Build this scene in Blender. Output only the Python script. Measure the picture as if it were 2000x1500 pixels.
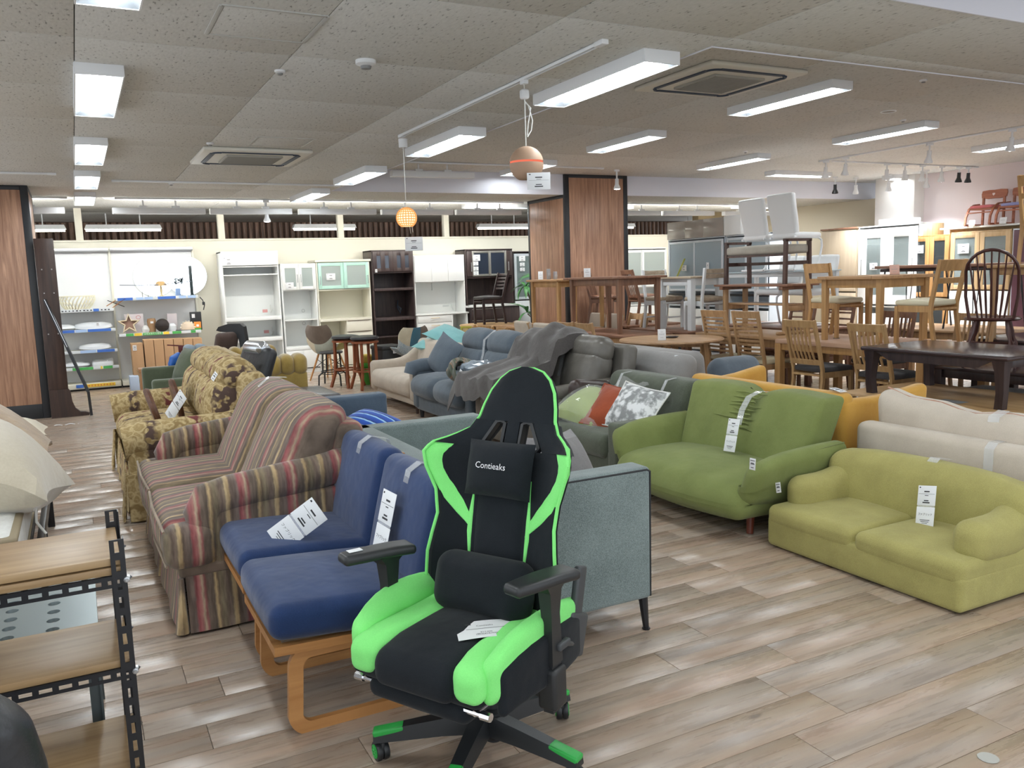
import bpy, bmesh, math, random
from mathutils import Matrix, Vector
S = bpy.context.scene
C = S.collection
PI = math.pi
rnd = random.Random(7)
for o in list(bpy.data.objects):
    bpy.data.objects.remove(o)

# ------------------------------------------------------------ camera, world, exposure
def make_camera():
    f, yaw, tilt, roll = 1642.63, math.radians(27.1245), math.radians(7.4709), math.radians(-1.8695)
    fw = Vector((math.sin(yaw) * math.cos(tilt), math.cos(yaw) * math.cos(tilt), -math.sin(tilt)))
    rt = Vector((math.cos(yaw), -math.sin(yaw), 0))
    up = rt.cross(fw)
    r2 = rt * math.cos(roll) + up * math.sin(roll)
    u2 = -rt * math.sin(roll) + up * math.cos(roll)
    cam = bpy.data.cameras.new('camera')
    cam.sensor_width = 36
    cam.lens = f / 2000 * 36
    cam.clip_start, cam.clip_end = 0.05, 200
    o = bpy.data.objects.new('camera', cam)
    C.objects.link(o)
    m = Matrix((r2, u2, -fw)).transposed().to_4x4()
    m.translation = (0, 0, 1.5)
    o.matrix_world = m
    S.camera = o
make_camera()
W = bpy.data.worlds.new('world')
S.world = W
W.use_nodes = True
W.node_tree.nodes['Background'].inputs[0].default_value = (0.86, 0.93, 1.0, 1)
W.node_tree.nodes['Background'].inputs[1].default_value = 1.5
S.view_settings.view_transform = 'Standard'
S.view_settings.look = 'None'
S.view_settings.exposure = 0.32
S.view_settings.gamma = 1
S.view_settings.use_curve_mapping = False
TUBE = 34           # strength of the fluorescent tubes
DIM_TUBE = 12.0       # tubes in the space behind the partition

# ------------------------------------------------------------ materials
MATS = {}
def nodes_of(name):
    m = bpy.data.materials.new(name)
    m.use_nodes = True
    nt = m.node_tree
    b = nt.nodes['Principled BSDF']
    return m, nt, b
def col(c):
    return (c[0], c[1], c[2], 1)
def hx(s):
    """sRGB hex to linear"""
    v = [int(s[i:i + 2], 16) / 255 for i in (0, 2, 4)]
    return tuple(x / 12.92 if x <= 0.04045 else ((x + 0.055) / 1.055) ** 2.4 for x in v)
def plain(name, c, rough=0.5, metal=0.0, spec=0.5, coat=0.0):
    if name in MATS: return MATS[name]
    m, nt, b = nodes_of(name)
    b.inputs['Base Color'].default_value = col(c)
    b.inputs['Roughness'].default_value = rough
    b.inputs['Metallic'].default_value = metal
    b.inputs['Specular IOR Level'].default_value = spec
    b.inputs['Coat Weight'].default_value = coat
    MATS[name] = m
    return m
def lk(nt, a, b):
    nt.links.new(a, b)
def nd(nt, t, **kw):
    n = nt.nodes.new(t)
    for k, v in kw.items(): setattr(n, k, v)
    return n
def ramp(nt, stops, interp='LINEAR'):
    r = nd(nt, 'ShaderNodeValToRGB')
    r.color_ramp.interpolation = interp
    while len(r.color_ramp.elements) < len(stops):
        r.color_ramp.elements.new(0.5)
    for e, (p, c) in zip(r.color_ramp.elements, stops):
        e.position = p
        e.color = col(c)
    return r
def coords(nt, scale=(1, 1, 1), kind='Object', loc=(0, 0, 0)):
    tc = nd(nt, 'ShaderNodeTexCoord')
    mp = nd(nt, 'ShaderNodeMapping')
    mp.inputs['Scale'].default_value = scale
    mp.inputs['Location'].default_value = loc
    lk(nt, tc.outputs[kind], mp.inputs[0])
    return mp.outputs[0]
def fabric(name, c, c2=None, scale=260, big=6, rough=0.92, bump=0.25, mix=0.5, sheen=0.25):
    """woven cloth: fine two-tone fibre noise plus soft large variation"""
    if name in MATS: return MATS[name]
    m, nt, b = nodes_of(name)
    c2 = c2 or tuple(x * 0.72 for x in c)
    v = coords(nt)
    n = nd(nt, 'ShaderNodeTexNoise'); n.inputs['Scale'].default_value = scale; n.inputs['Detail'].default_value = 2
    lk(nt, v, n.inputs['Vector'])
    n2 = nd(nt, 'ShaderNodeTexNoise'); n2.inputs['Scale'].default_value = big; n2.inputs['Detail'].default_value = 3
    lk(nt, v, n2.inputs['Vector'])
    mx = nd(nt, 'ShaderNodeMath', operation='MULTIPLY_ADD')
    lk(nt, n.outputs[0], mx.inputs[0]); mx.inputs[1].default_value = mix
    ad = nd(nt, 'ShaderNodeMath', operation='MULTIPLY'); lk(nt, n2.outputs[0], ad.inputs[0]); ad.inputs[1].default_value = 1 - mix
    lk(nt, ad.outputs[0], mx.inputs[2])
    r = ramp(nt, [(0.34, c2), (0.66, c)])
    lk(nt, mx.outputs[0], r.inputs[0]); lk(nt, r.outputs[0], b.inputs['Base Color'])
    b.inputs['Roughness'].default_value = rough
    b.inputs['Specular IOR Level'].default_value = 0.2
    b.inputs['Sheen Weight'].default_value = sheen
    bp = nd(nt, 'ShaderNodeBump'); bp.inputs['Strength'].default_value = bump; bp.inputs['Distance'].default_value = 0.004
    lk(nt, n.outputs[0], bp.inputs['Height'])
    n3 = nd(nt, 'ShaderNodeTexNoise'); n3.inputs['Scale'].default_value = 9; n3.inputs['Detail'].default_value = 2
    lk(nt, v, n3.inputs['Vector'])
    bp2 = nd(nt, 'ShaderNodeBump'); bp2.inputs['Strength'].default_value = 0.35; bp2.inputs['Distance'].default_value = 0.02
    lk(nt, n3.outputs[0], bp2.inputs['Height']); lk(nt, bp.outputs[0], bp2.inputs['Normal'])
    lk(nt, bp2.outputs[0], b.inputs['Normal'])
    MATS[name] = m
    return m
def leather(name, c, rough=0.42):
    if name in MATS: return MATS[name]
    m, nt, b = nodes_of(name)
    v = coords(nt)
    n = nd(nt, 'ShaderNodeTexVoronoi'); n.inputs['Scale'].default_value = 220; lk(nt, v, n.inputs['Vector'])
    n2 = nd(nt, 'ShaderNodeTexNoise'); n2.inputs['Scale'].default_value = 10; n2.inputs['Detail'].default_value = 5; lk(nt, v, n2.inputs['Vector'])
    r = ramp(nt, [(0.3, tuple(x * 0.8 for x in c)), (0.7, c)]); lk(nt, n2.outputs[0], r.inputs[0]); lk(nt, r.outputs[0], b.inputs['Base Color'])
    b.inputs['Roughness'].default_value = rough
    bp = nd(nt, 'ShaderNodeBump'); bp.inputs['Strength'].default_value = 0.12; bp.inputs['Distance'].default_value = 0.002
    lk(nt, n.outputs[0], bp.inputs['Height'])
    bp2 = nd(nt, 'ShaderNodeBump'); bp2.inputs['Strength'].default_value = 0.4; bp2.inputs['Distance'].default_value = 0.02
    lk(nt, n2.outputs[0], bp2.inputs['Height']); lk(nt, bp.outputs[0], bp2.inputs['Normal']); lk(nt, bp2.outputs[0], b.inputs['Normal'])
    MATS[name] = m
    return m
def wood(name, c, c2=None, axis=0, grain=22, rough=0.42, kind='Object', stretch=14, rand=0.0):
    """wood with the grain along a local axis"""
    if name in MATS: return MATS[name]
    m, nt, b = nodes_of(name)
    c2 = c2 or tuple(x * 0.62 for x in c)
    sc = [1, 1, 1]; sc[axis] = 1.0 / stretch
    v = coords(nt, tuple(sc), kind)
    oi = nd(nt, 'ShaderNodeObjectInfo')
    vm = nd(nt, 'ShaderNodeVectorMath', operation='ADD'); lk(nt, v, vm.inputs[0])
    cb = nd(nt, 'ShaderNodeCombineXYZ')
    mm = nd(nt, 'ShaderNodeMath', operation='MULTIPLY'); lk(nt, oi.outputs['Random'], mm.inputs[0]); mm.inputs[1].default_value = 7
    lk(nt, mm.outputs[0], cb.inputs[0]); lk(nt, mm.outputs[0], cb.inputs[1]); lk(nt, mm.outputs[0], cb.inputs[2])
    lk(nt, cb.outputs[0], vm.inputs[1])
    n = nd(nt, 'ShaderNodeTexNoise'); n.inputs['Scale'].default_value = grain; n.inputs['Detail'].default_value = 6; n.inputs['Roughness'].default_value = 0.62
    n.inputs['Distortion'].default_value = 0.6
    lk(nt, vm.outputs[0], n.inputs['Vector'])
    r = ramp(nt, [(0.32, c2), (0.52, tuple((a + d) / 2 for a, d in zip(c, c2))), (0.7, c)])
    lk(nt, n.outputs[0], r.inputs[0]); lk(nt, r.outputs[0], b.inputs['Base Color'])
    b.inputs['Roughness'].default_value = rough
    bp = nd(nt, 'ShaderNodeBump'); bp.inputs['Strength'].default_value = 0.08; bp.inputs['Distance'].default_value = 0.002
    lk(nt, n.outputs[0], bp.inputs['Height']); lk(nt, bp.outputs[0], b.inputs['Normal'])
    MATS[name] = m
    return m
def glow(name, c, strength):
    if name in MATS: return MATS[name]
    m = bpy.data.materials.new(name); m.use_nodes = True
    nt = m.node_tree
    nt.nodes.remove(nt.nodes['Principled BSDF'])
    e = nd(nt, 'ShaderNodeEmission'); e.inputs[0].default_value = col(c); e.inputs[1].default_value = strength
    lk(nt, e.outputs[0], nt.nodes['Material Output'].inputs[0])
    MATS[name] = m
    return m
def glass(name, c=(0.9, 0.95, 0.95), alpha=0.25, rough=0.05):
    """thin pane or film: mostly see-through with a glossy surface"""
    if name in MATS: return MATS[name]
    m, nt, b = nodes_of(name)
    b.inputs['Base Color'].default_value = col(c)
    b.inputs['Roughness'].default_value = rough
    b.inputs['Alpha'].default_value = alpha
    b.inputs['Specular IOR Level'].default_value = 0.8
    MATS[name] = m
    return m
def bands(name, axis, period, stops, noise_amt=0.5, nscale=40, offset=0.0, stretch=6):
    """cloth with woven bands across a local axis; the bands are broken up by a stretched noise"""
    if name in MATS: return MATS[name]
    m, nt, b = nodes_of(name)
    tc = nd(nt, 'ShaderNodeTexCoord'); sp = nd(nt, 'ShaderNodeSeparateXYZ'); lk(nt, tc.outputs['Object'], sp.inputs[0])
    n0 = nd(nt, 'ShaderNodeTexNoise'); n0.inputs['Scale'].default_value = 30; lk(nt, tc.outputs['Object'], n0.inputs['Vector'])
    wob = nd(nt, 'ShaderNodeMath', operation='MULTIPLY_ADD'); lk(nt, n0.outputs[0], wob.inputs[0]); wob.inputs[1].default_value = 0.012
    lk(nt, sp.outputs[axis], wob.inputs[2])
    d = nd(nt, 'ShaderNodeMath', operation='MULTIPLY_ADD'); lk(nt, wob.outputs[0], d.inputs[0]); d.inputs[1].default_value = 1 / period; d.inputs[2].default_value = offset + 20
    f = nd(nt, 'ShaderNodeMath', operation='FRACT'); lk(nt, d.outputs[0], f.inputs[0])
    r = ramp(nt, stops, 'LINEAR'); lk(nt, f.outputs[0], r.inputs[0])
    sc = [1 / stretch] * 3; sc[axis] = 1.0
    v = coords(nt, tuple(sc))
    n = nd(nt, 'ShaderNodeTexNoise'); n.inputs['Scale'].default_value = nscale; n.inputs['Detail'].default_value = 3; lk(nt, v, n.inputs['Vector'])
    n2 = nd(nt, 'ShaderNodeTexNoise'); n2.inputs['Scale'].default_value = 300; lk(nt, tc.outputs['Object'], n2.inputs['Vector'])
    hs = nd(nt, 'ShaderNodeMix', data_type='RGBA', blend_type='OVERLAY'); hs.inputs[0].default_value = noise_amt
    g = ramp(nt, [(0.36, (0.25, 0.25, 0.25)), (0.62, (0.68, 0.68, 0.68))]); lk(nt, n.outputs[0], g.inputs[0])
    lk(nt, r.outputs[0], hs.inputs[6]); lk(nt, g.outputs[0], hs.inputs[7])
    lk(nt, hs.outputs[2], b.inputs['Base Color'])
    b.inputs['Roughness'].default_value = 0.88; b.inputs['Specular IOR Level'].default_value = 0.2; b.inputs['Sheen Weight'].default_value = 0.2
    bp = nd(nt, 'ShaderNodeBump'); bp.inputs['Strength'].default_value = 0.2; bp.inputs['Distance'].default_value = 0.003
    lk(nt, n2.outputs[0], bp.inputs['Height']); lk(nt, bp.outputs[0], b.inputs['Normal'])
    MATS[name] = m
    return m
def floral(name, axis):
    """gold damask with leafy figures and dark burgundy motif columns across a local axis"""
    if name in MATS: return MATS[name]
    m, nt, b = nodes_of(name)
    tc = nd(nt, 'ShaderNodeTexCoord')
    nz = nd(nt, 'ShaderNodeTexNoise'); nz.inputs['Scale'].default_value = 14; nz.inputs['Detail'].default_value = 2; lk(nt, tc.outputs['Object'], nz.inputs['Vector'])
    vo = nd(nt, 'ShaderNodeTexVoronoi'); vo.inputs['Scale'].default_value = 17
    va = nd(nt, 'ShaderNodeVectorMath', operation='MULTIPLY_ADD'); lk(nt, nz.outputs[1], va.inputs[0]); va.inputs[1].default_value = (0.12, 0.12, 0.12); lk(nt, tc.outputs['Object'], va.inputs[2])
    lk(nt, va.outputs[0], vo.inputs['Vector'])
    base = ramp(nt, [(0.05, hx('b09a70')), (0.3, hx('9c865c')), (0.5, hx('c2ae84')), (0.75, hx('8e7850'))])
    lk(nt, vo.outputs['Distance'], base.inputs[0])
    sp = nd(nt, 'ShaderNodeSeparateXYZ'); lk(nt, va.outputs[0], sp.inputs[0])
    d = nd(nt, 'ShaderNodeMath', operation='MULTIPLY_ADD'); lk(nt, sp.outputs[axis], d.inputs[0]); d.inputs[1].default_value = 1 / 0.27; d.inputs[2].default_value = 20.3
    f = nd(nt, 'ShaderNodeMath', operation='FRACT'); lk(nt, d.outputs[0], f.inputs[0])
    stripe = ramp(nt, [(0.0, (0, 0, 0)), (0.34, (0, 0, 0)), (0.43, (1, 1, 1)), (0.57, (1, 1, 1)), (0.66, (0, 0, 0)), (1, (0, 0, 0))]); lk(nt, f.outputs[0], stripe.inputs[0])
    n2 = nd(nt, 'ShaderNodeTexNoise'); n2.inputs['Scale'].default_value = 19; n2.inputs['Detail'].default_value = 1; lk(nt, tc.outputs['Object'], n2.inputs['Vector'])
    th = ramp(nt, [(0.44, (0, 0, 0)), (0.5, (1, 1, 1))]); lk(nt, n2.outputs[0], th.inputs[0])
    mk = nd(nt, 'ShaderNodeMath', operation='MULTIPLY'); lk(nt, stripe.outputs[0], mk.inputs[0]); lk(nt, th.outputs[0], mk.inputs[1])
    fl = nd(nt, 'ShaderNodeMath', operation='FLOOR'); lk(nt, d.outputs[0], fl.inputs[0])
    par = nd(nt, 'ShaderNodeMath', operation='MODULO'); lk(nt, fl.outputs[0], par.inputs[0]); par.inputs[1].default_value = 2
    mot = nd(nt, 'ShaderNodeMix', data_type='RGBA'); lk(nt, par.outputs[0], mot.inputs[0]); mot.inputs[6].default_value = col(hx('6e3c3c')); mot.inputs[7].default_value = col(hx('564640'))
    fin = nd(nt, 'ShaderNodeMix', data_type='RGBA'); lk(nt, mk.outputs[0], fin.inputs[0]); lk(nt, base.outputs[0], fin.inputs[6]); lk(nt, mot.outputs[2], fin.inputs[7])
    lk(nt, fin.outputs[2], b.inputs['Base Color'])
    b.inputs['Roughness'].default_value = 0.85; b.inputs['Specular IOR Level'].default_value = 0.2
    MATS[name] = m
    return m

# ------------------------------------------------------------ mesh helpers
I4 = Matrix.Identity(4)
def T(x=0, y=0, z=0): return Matrix.Translation((x, y, z))
def R(a, ax='Z'): return Matrix.Rotation(math.radians(a), 4, ax)
def BM(): return bmesh.new()
def _axis_samples(a, r, k, m):
    r = min(r, a)
    e = [-a + r * (1 - math.cos(i * PI / 2 / k)) if False else -a + r * (1 - math.tan((k - i) * PI / 4 / k)) for i in range(k + 1)]
    if a - r < 1e-6: inner = []
    else: inner = [-(a - r) + 2 * (a - r) * i / (m + 1) for i in range(1, m + 1)]
    out = e + inner + [-x for x in reversed(e)]
    res = []
    for x in out:
        if not res or abs(x - res[-1]) > 1e-6: res.append(x)
    return res
def rbox(bm, sx, sy, sz, M=I4, r=0.02, k=2, n=0, puff=(0, 0, 0), fn=None):
    """box of full size sx,sy,sz with rounded edges, optional crowned faces and a free deformation"""
    a = (sx / 2, sy / 2, sz / 2)
    r = min(r, *a)
    if not isinstance(n, tuple): n = (n, n, n)
    ax = [_axis_samples(a[i], r, k, n[i]) for i in range(3)]
    cache = {}
    def vert(p):
        key = (round(p[0], 5), round(p[1], 5), round(p[2], 5))
        if key in cache: return cache[key]
        q = [max(-(a[i] - r), min(a[i] - r, p[i])) for i in range(3)]
        d = Vector((p[0] - q[0], p[1] - q[1], p[2] - q[2]))
        if d.length > 1e-9: d = d.normalized() * r
        v = [q[0] + d[0], q[1] + d[1], q[2] + d[2]]
        u = [v[i] / a[i] if a[i] else 0 for i in range(3)]
        w = list(v)
        for i in range(3):
            if puff[i]:
                j, l = (i + 1) % 3, (i + 2) % 3
                w[i] += u[i] * puff[i] * max(0, 1 - u[j] ** 2) * max(0, 1 - u[l] ** 2)
        w = Vector(w)
        if fn: w = Vector(fn(w.x, w.y, w.z))
        cache[key] = bm.verts.new(M @ w)
        return cache[key]
    for i in range(3):
        j, l = (i + 1) % 3, (i + 2) % 3
        for s in (-1, 1):
            for p in range(len(ax[j]) - 1):
                for q in range(len(ax[l]) - 1):
                    quad = []
                    for (pp, qq) in ((p, q), (p + 1, q), (p + 1, q + 1), (p, q + 1)):
                        c = [0, 0, 0]; c[i] = s * a[i]; c[j] = ax[j][pp]; c[l] = ax[l][qq]
                        quad.append(vert(c))
                    if s < 0: quad.reverse()
                    if len(set(quad)) == 4:
                        try: bm.faces.new(quad)
                        except ValueError: pass
    return bm
def box(bm, x0, x1, y0, y1, z0, z1, M=I4):
    vs = [bm.verts.new(M @ Vector((x, y, z))) for x in (x0, x1) for y in (y0, y1) for z in (z0, z1)]
    for f in ((0, 1, 3, 2), (4, 6, 7, 5), (0, 4, 5, 1), (2, 3, 7, 6), (0, 2, 6, 4), (1, 5, 7, 3)):
        bm.faces.new([vs[i] for i in f])
    return bm
def bx(bm, x0, x1, y0, y1, z0, z1, r=0.004, M=I4):
    """box by corners with a small chamfer"""
    return rbox(bm, x1 - x0, y1 - y0, z1 - z0, M @ T((x0 + x1) / 2, (y0 + y1) / 2, (z0 + z1) / 2), r=r, k=1)
def tube(bm, pts, r, seg=8, M=I4, closed=False, sq=None):
    """round (or rectangular when sq=(w,h)) section swept along points"""
    pts = [Vector(p) for p in pts]
    n = len(pts)
    rings = []
    prev = None
    for i, p in enumerate(pts):
        if closed: t = (pts[(i + 1) % n] - pts[i - 1])
        elif i == 0: t = pts[1] - pts[0]
        elif i == n - 1: t = pts[-1] - pts[-2]
        else: t = (pts[i + 1] - p).normalized() + (p - pts[i - 1]).normalized()
        t.normalize()
        if prev is None:
            u = Vector((0, 0, 1)).cross(t)
            if u.length < 0.1: u = Vector((1, 0, 0)).cross(t) if abs(t.x) < 0.9 else Vector((0, 1, 0)).cross(t)
        else:
            u = prev - t * prev.dot(t)
        u.normalize(); prev = u
        w = t.cross(u)
        rr = r[i] if isinstance(r, (list, tuple)) else r
        if sq: ring = [u * (a * sq[0] / 2) + w * (b * sq[1] / 2) for a, b in ((-1, -1), (1, -1), (1, 1), (-1, 1))]
        else: ring = [u * (rr * math.cos(2 * PI * k / seg)) + w * (rr * math.sin(2 * PI * k / seg)) for k in range(seg)]
        rings.append([bm.verts.new(M @ (p + q)) for q in ring])
    s = len(rings[0])
    rng = range(n) if closed else range(n - 1)
    for i in rng:
        a, b = rings[i], rings[(i + 1) % n]
        for k in range(s):
            bm.faces.new((a[k], a[(k + 1) % s], b[(k + 1) % s], b[k]))
    if not closed:
        bm.faces.new(list(reversed(rings[0]))); bm.faces.new(rings[-1])
    return bm
def bar(bm, p, q, w, h, M=I4):
    return tube(bm, [p, q], 0, M=M, sq=(w, h))
def rod(bm, p, q, r, r2=None, seg=8, M=I4):
    return tube(bm, [p, q], [r, r if r2 is None else r2], seg=seg, M=M)
def lathe(bm, prof, seg=20, M=I4):
    rings = []
    for (r, z) in prof:
        if r < 1e-5: rings.append([bm.verts.new(M @ Vector((0, 0, z)))])
        else: rings.append([bm.verts.new(M @ Vector((r * math.cos(2 * PI * k / seg), r * math.sin(2 * PI * k / seg), z))) for k in range(seg)])
    for a, b in zip(rings, rings[1:]):
        for k in range(seg):
            l = (k + 1) % seg
            if len(a) == 1 and len(b) == 1: continue
            if len(a) == 1: bm.faces.new((a[0], b[l], b[k]))
            elif len(b) == 1: bm.faces.new((a[k], a[l], b[0]))
            else: bm.faces.new((a[k], a[l], b[l], b[k]))
    if len(rings[0]) > 1: bm.faces.new(list(reversed(rings[0])))
    if len(rings[-1]) > 1: bm.faces.new(rings[-1])
    return bm
def prism(bm, pts, d0, d1, M=I4):
    """outline pts (a,b) in the local XZ plane, extruded along Y from d0 to d1"""
    a = [bm.verts.new(M @ Vector((p[0], d0, p[1]))) for p in pts]
    b = [bm.verts.new(M @ Vector((p[0], d1, p[1]))) for p in pts]
    n = len(pts)
    bm.faces.new(a); bm.faces.new(list(reversed(b)))
    for i in range(n):
        bm.faces.new((a[i], b[i], b[(i + 1) % n], a[(i + 1) % n]))
    bmesh.ops.recalc_face_normals(bm, faces=bm.faces)
    return bm
def pillow(bm, w, h, t, M=I4, n=10, ear=0.06, sag=None):
    """stuffed cushion lying in the local XY plane, pinched towards its four corners"""
    g = [[None] * (n + 1) for _ in range(2 * (n + 1))]
    for side in (0, 1):
        for i in range(n + 1):
            for j in range(n + 1):
                u, v = -1 + 2 * i / n, -1 + 2 * j / n
                edge = i in (0, n) or j in (0, n)
                if side and edge:
                    g[side * (n + 1) + i][j] = g[i][j]; continue
                b = (max(0, 1 - u ** 2) * max(0, 1 - v ** 2)) ** 0.42
                x = u * w / 2 * (1 - ear * (1 - v * v)); y = v * h / 2 * (1 - ear * (1 - u * u))
                z = t / 2 * b * (1 if side else -1)
                p = Vector((x, y, z))
                if sag: p = Vector(sag(p.x, p.y, p.z))
                g[side * (n + 1) + i][j] = bm.verts.new(M @ p)
    for side in (0, 1):
        o = side * (n + 1)
        for i in range(n):
            for j in range(n):
                q = [g[o + i][j], g[o + i + 1][j], g[o + i + 1][j + 1], g[o + i][j + 1]]
                if not side: q.reverse()
                bm.faces.new(q)
    return bm
def strip(bm, rows, yf, t, n=10, p=5.0, M=I4, capr=0.0):
    """closed slab between left/right edge curves: rows = (h, xl, xr); mid-surface y = yf(x,h), thickness t, rounded edges"""
    rings = []
    m = len(rows)
    for ri, (h, xl, xr) in enumerate(rows):
        ring_f, ring_b = [], []
        for i in range(n + 1):
            s = -math.cos(PI * i / n)
            s = s * 0.5 + (-1 + 2 * i / n) * 0.5
            x = (xl + xr) / 2 + (xr - xl) / 2 * s
            e = max(0.0, 1 - abs(s) ** p) ** 0.5
            y = yf(x, h)
            ring_f.append(Vector((x, y + t / 2 * e, h)))
            ring_b.append(Vector((x, y - t / 2 * e, h)))
        ring = ring_f + list(reversed(ring_b[1:-1]))
        rings.append([bm.verts.new(M @ v) for v in ring])
    k = len(rings[0])
    for a, b in zip(rings, rings[1:]):
        for i in range(k):
            bm.faces.new((a[i], b[i], b[(i + 1) % k], a[(i + 1) % k]))
    bm.faces.new(rings[0]); bm.faces.new(list(reversed(rings[-1])))
    return bm
def sheet(bm, P, nu, nv, th=0.0):
    """grid sheet from a function P(u,v) over [0,1]^2; th gives it thickness along its normals"""
    g = [[Vector(P(i / nu, j / nv)) for j in range(nv + 1)] for i in range(nu + 1)]
    vs = [[bm.verts.new(p) for p in row] for row in g]
    for i in range(nu):
        for j in range(nv):
            bm.faces.new((vs[i][j], vs[i + 1][j], vs[i + 1][j + 1], vs[i][j + 1]))
    if th:
        bm.normal_update()
        bmesh.ops.solidify(bm, geom=list(bm.faces), thickness=th)
    return bm

# ------------------------------------------------------------ object helpers
def obj(name, bm, mat, parent=None, angle=35, kind=None):
    bm.normal_update()
    lim = math.radians(angle)
    for f in bm.faces: f.smooth = True
    for e in bm.edges:
        if len(e.link_faces) == 2 and e.calc_face_angle(0) > lim: e.smooth = False
    me = bpy.data.meshes.new(name)
    bm.to_mesh(me); bm.free()
    if mat is not None: me.materials.append(mat)
    o = bpy.data.objects.new(name, me)
    C.objects.link(o)
    if parent is not None: o.parent = parent
    if kind: o['kind'] = kind
    return o
def tag(o, label, cat, group=None):
    o['label'] = label; o['category'] = cat
    if group: o['group'] = group
    return o
def thing(name, label, cat, loc=(0, 0, 0), rz=0, group=None):
    o = bpy.data.objects.new(name, None)
    C.objects.link(o)
    o.empty_display_size = 0.1
    o.location = loc
    o.rotation_euler = (0, 0, math.radians(rz))
    return tag(o, label, cat, group)
def struct(name, bm, mat, parent=None, angle=35):
    return obj(name, bm, mat, parent, angle, kind='structure')
def dup(root, loc, rz, label=None, group=None):
    r = root.copy(); C.objects.link(r)
    r.location = loc; r.rotation_euler = (0, 0, math.radians(rz))
    if label: r['label'] = label
    if group: r['group'] = group
    for ch in list(root.children):
        c = ch.copy(); C.objects.link(c); c.parent = r
        for g in list(ch.children):
            d = g.copy(); C.objects.link(d); d.parent = c
    return r
def clone(o, parent=None, M=None):
    c = o.copy(); C.objects.link(c)
    if parent is not None: c.parent = parent
    if M is not None: c.matrix_basis = M
    return c
FONT_CACHE = {}
def text_mesh(s, size, name='lettering'):
    key = (s, size)
    if key in FONT_CACHE: return FONT_CACHE[key]
    cu = bpy.data.curves.new('txt', 'FONT')
    cu.body = s; cu.size = size; cu.align_x = 'CENTER'; cu.align_y = 'CENTER'; cu.resolution_u = 2
    o = bpy.data.objects.new('txt', cu)
    C.objects.link(o)
    me = bpy.data.meshes.new_from_object(o.evaluated_get(bpy.context.evaluated_depsgraph_get()))
    me.name = name
    bpy.data.objects.remove(o); bpy.data.curves.remove(cu)
    FONT_CACHE[key] = me
    return me
def add_text(bm, s, size, M):
    me = text_mesh(s, size)
    tmp = bmesh.new(); tmp.from_mesh(me)
    vm = {v: bm.verts.new(M @ v.co) for v in tmp.verts}
    for f in tmp.faces:
        try: bm.faces.new([vm[v] for v in f.verts])
        except ValueError: pass
    tmp.free()

# ------------------------------------------------------------ palette
INK = plain('printed ink', (0.03, 0.03, 0.035), 0.7)
PAPER = plain('white card', hx('e6e8ea'), 0.6)
WHITE = plain('white lacquer', hx('e8eae8'), 0.3)
CREAM = plain('cream laminate', hx('e6e3d3'), 0.4)
WHITEM = plain('white painted metal', hx('e2e4e6'), 0.4)
BLACKP = plain('black plastic', (0.018, 0.02, 0.022), 0.42)
BLACKM = plain('black painted metal', (0.012, 0.013, 0.016), 0.38)
CHROME = plain('chrome', (0.75, 0.75, 0.77), 0.18, 1.0)
STEEL = plain('brushed steel', (0.5, 0.51, 0.52), 0.38, 1.0)
FILM = glass('clear tape', (0.9, 0.93, 0.96), 0.28, 0.12)
LAMP = glow('fluorescent tube', (0.93, 0.98, 1.0), TUBE)
LAMPD = glow('fluorescent tube behind the partition', (1.0, 0.98, 0.86), DIM_TUBE)
SPOT = glow('spot lamp lens', (0.92, 0.96, 1.0), 26)
ENAMEL = plain('white enamel reflector', hx('9aa1a8'), 0.35)
DKWOOD = wood('dark brown wood', hx('4b352c'), hx('2c1e19'), 2)
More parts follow.
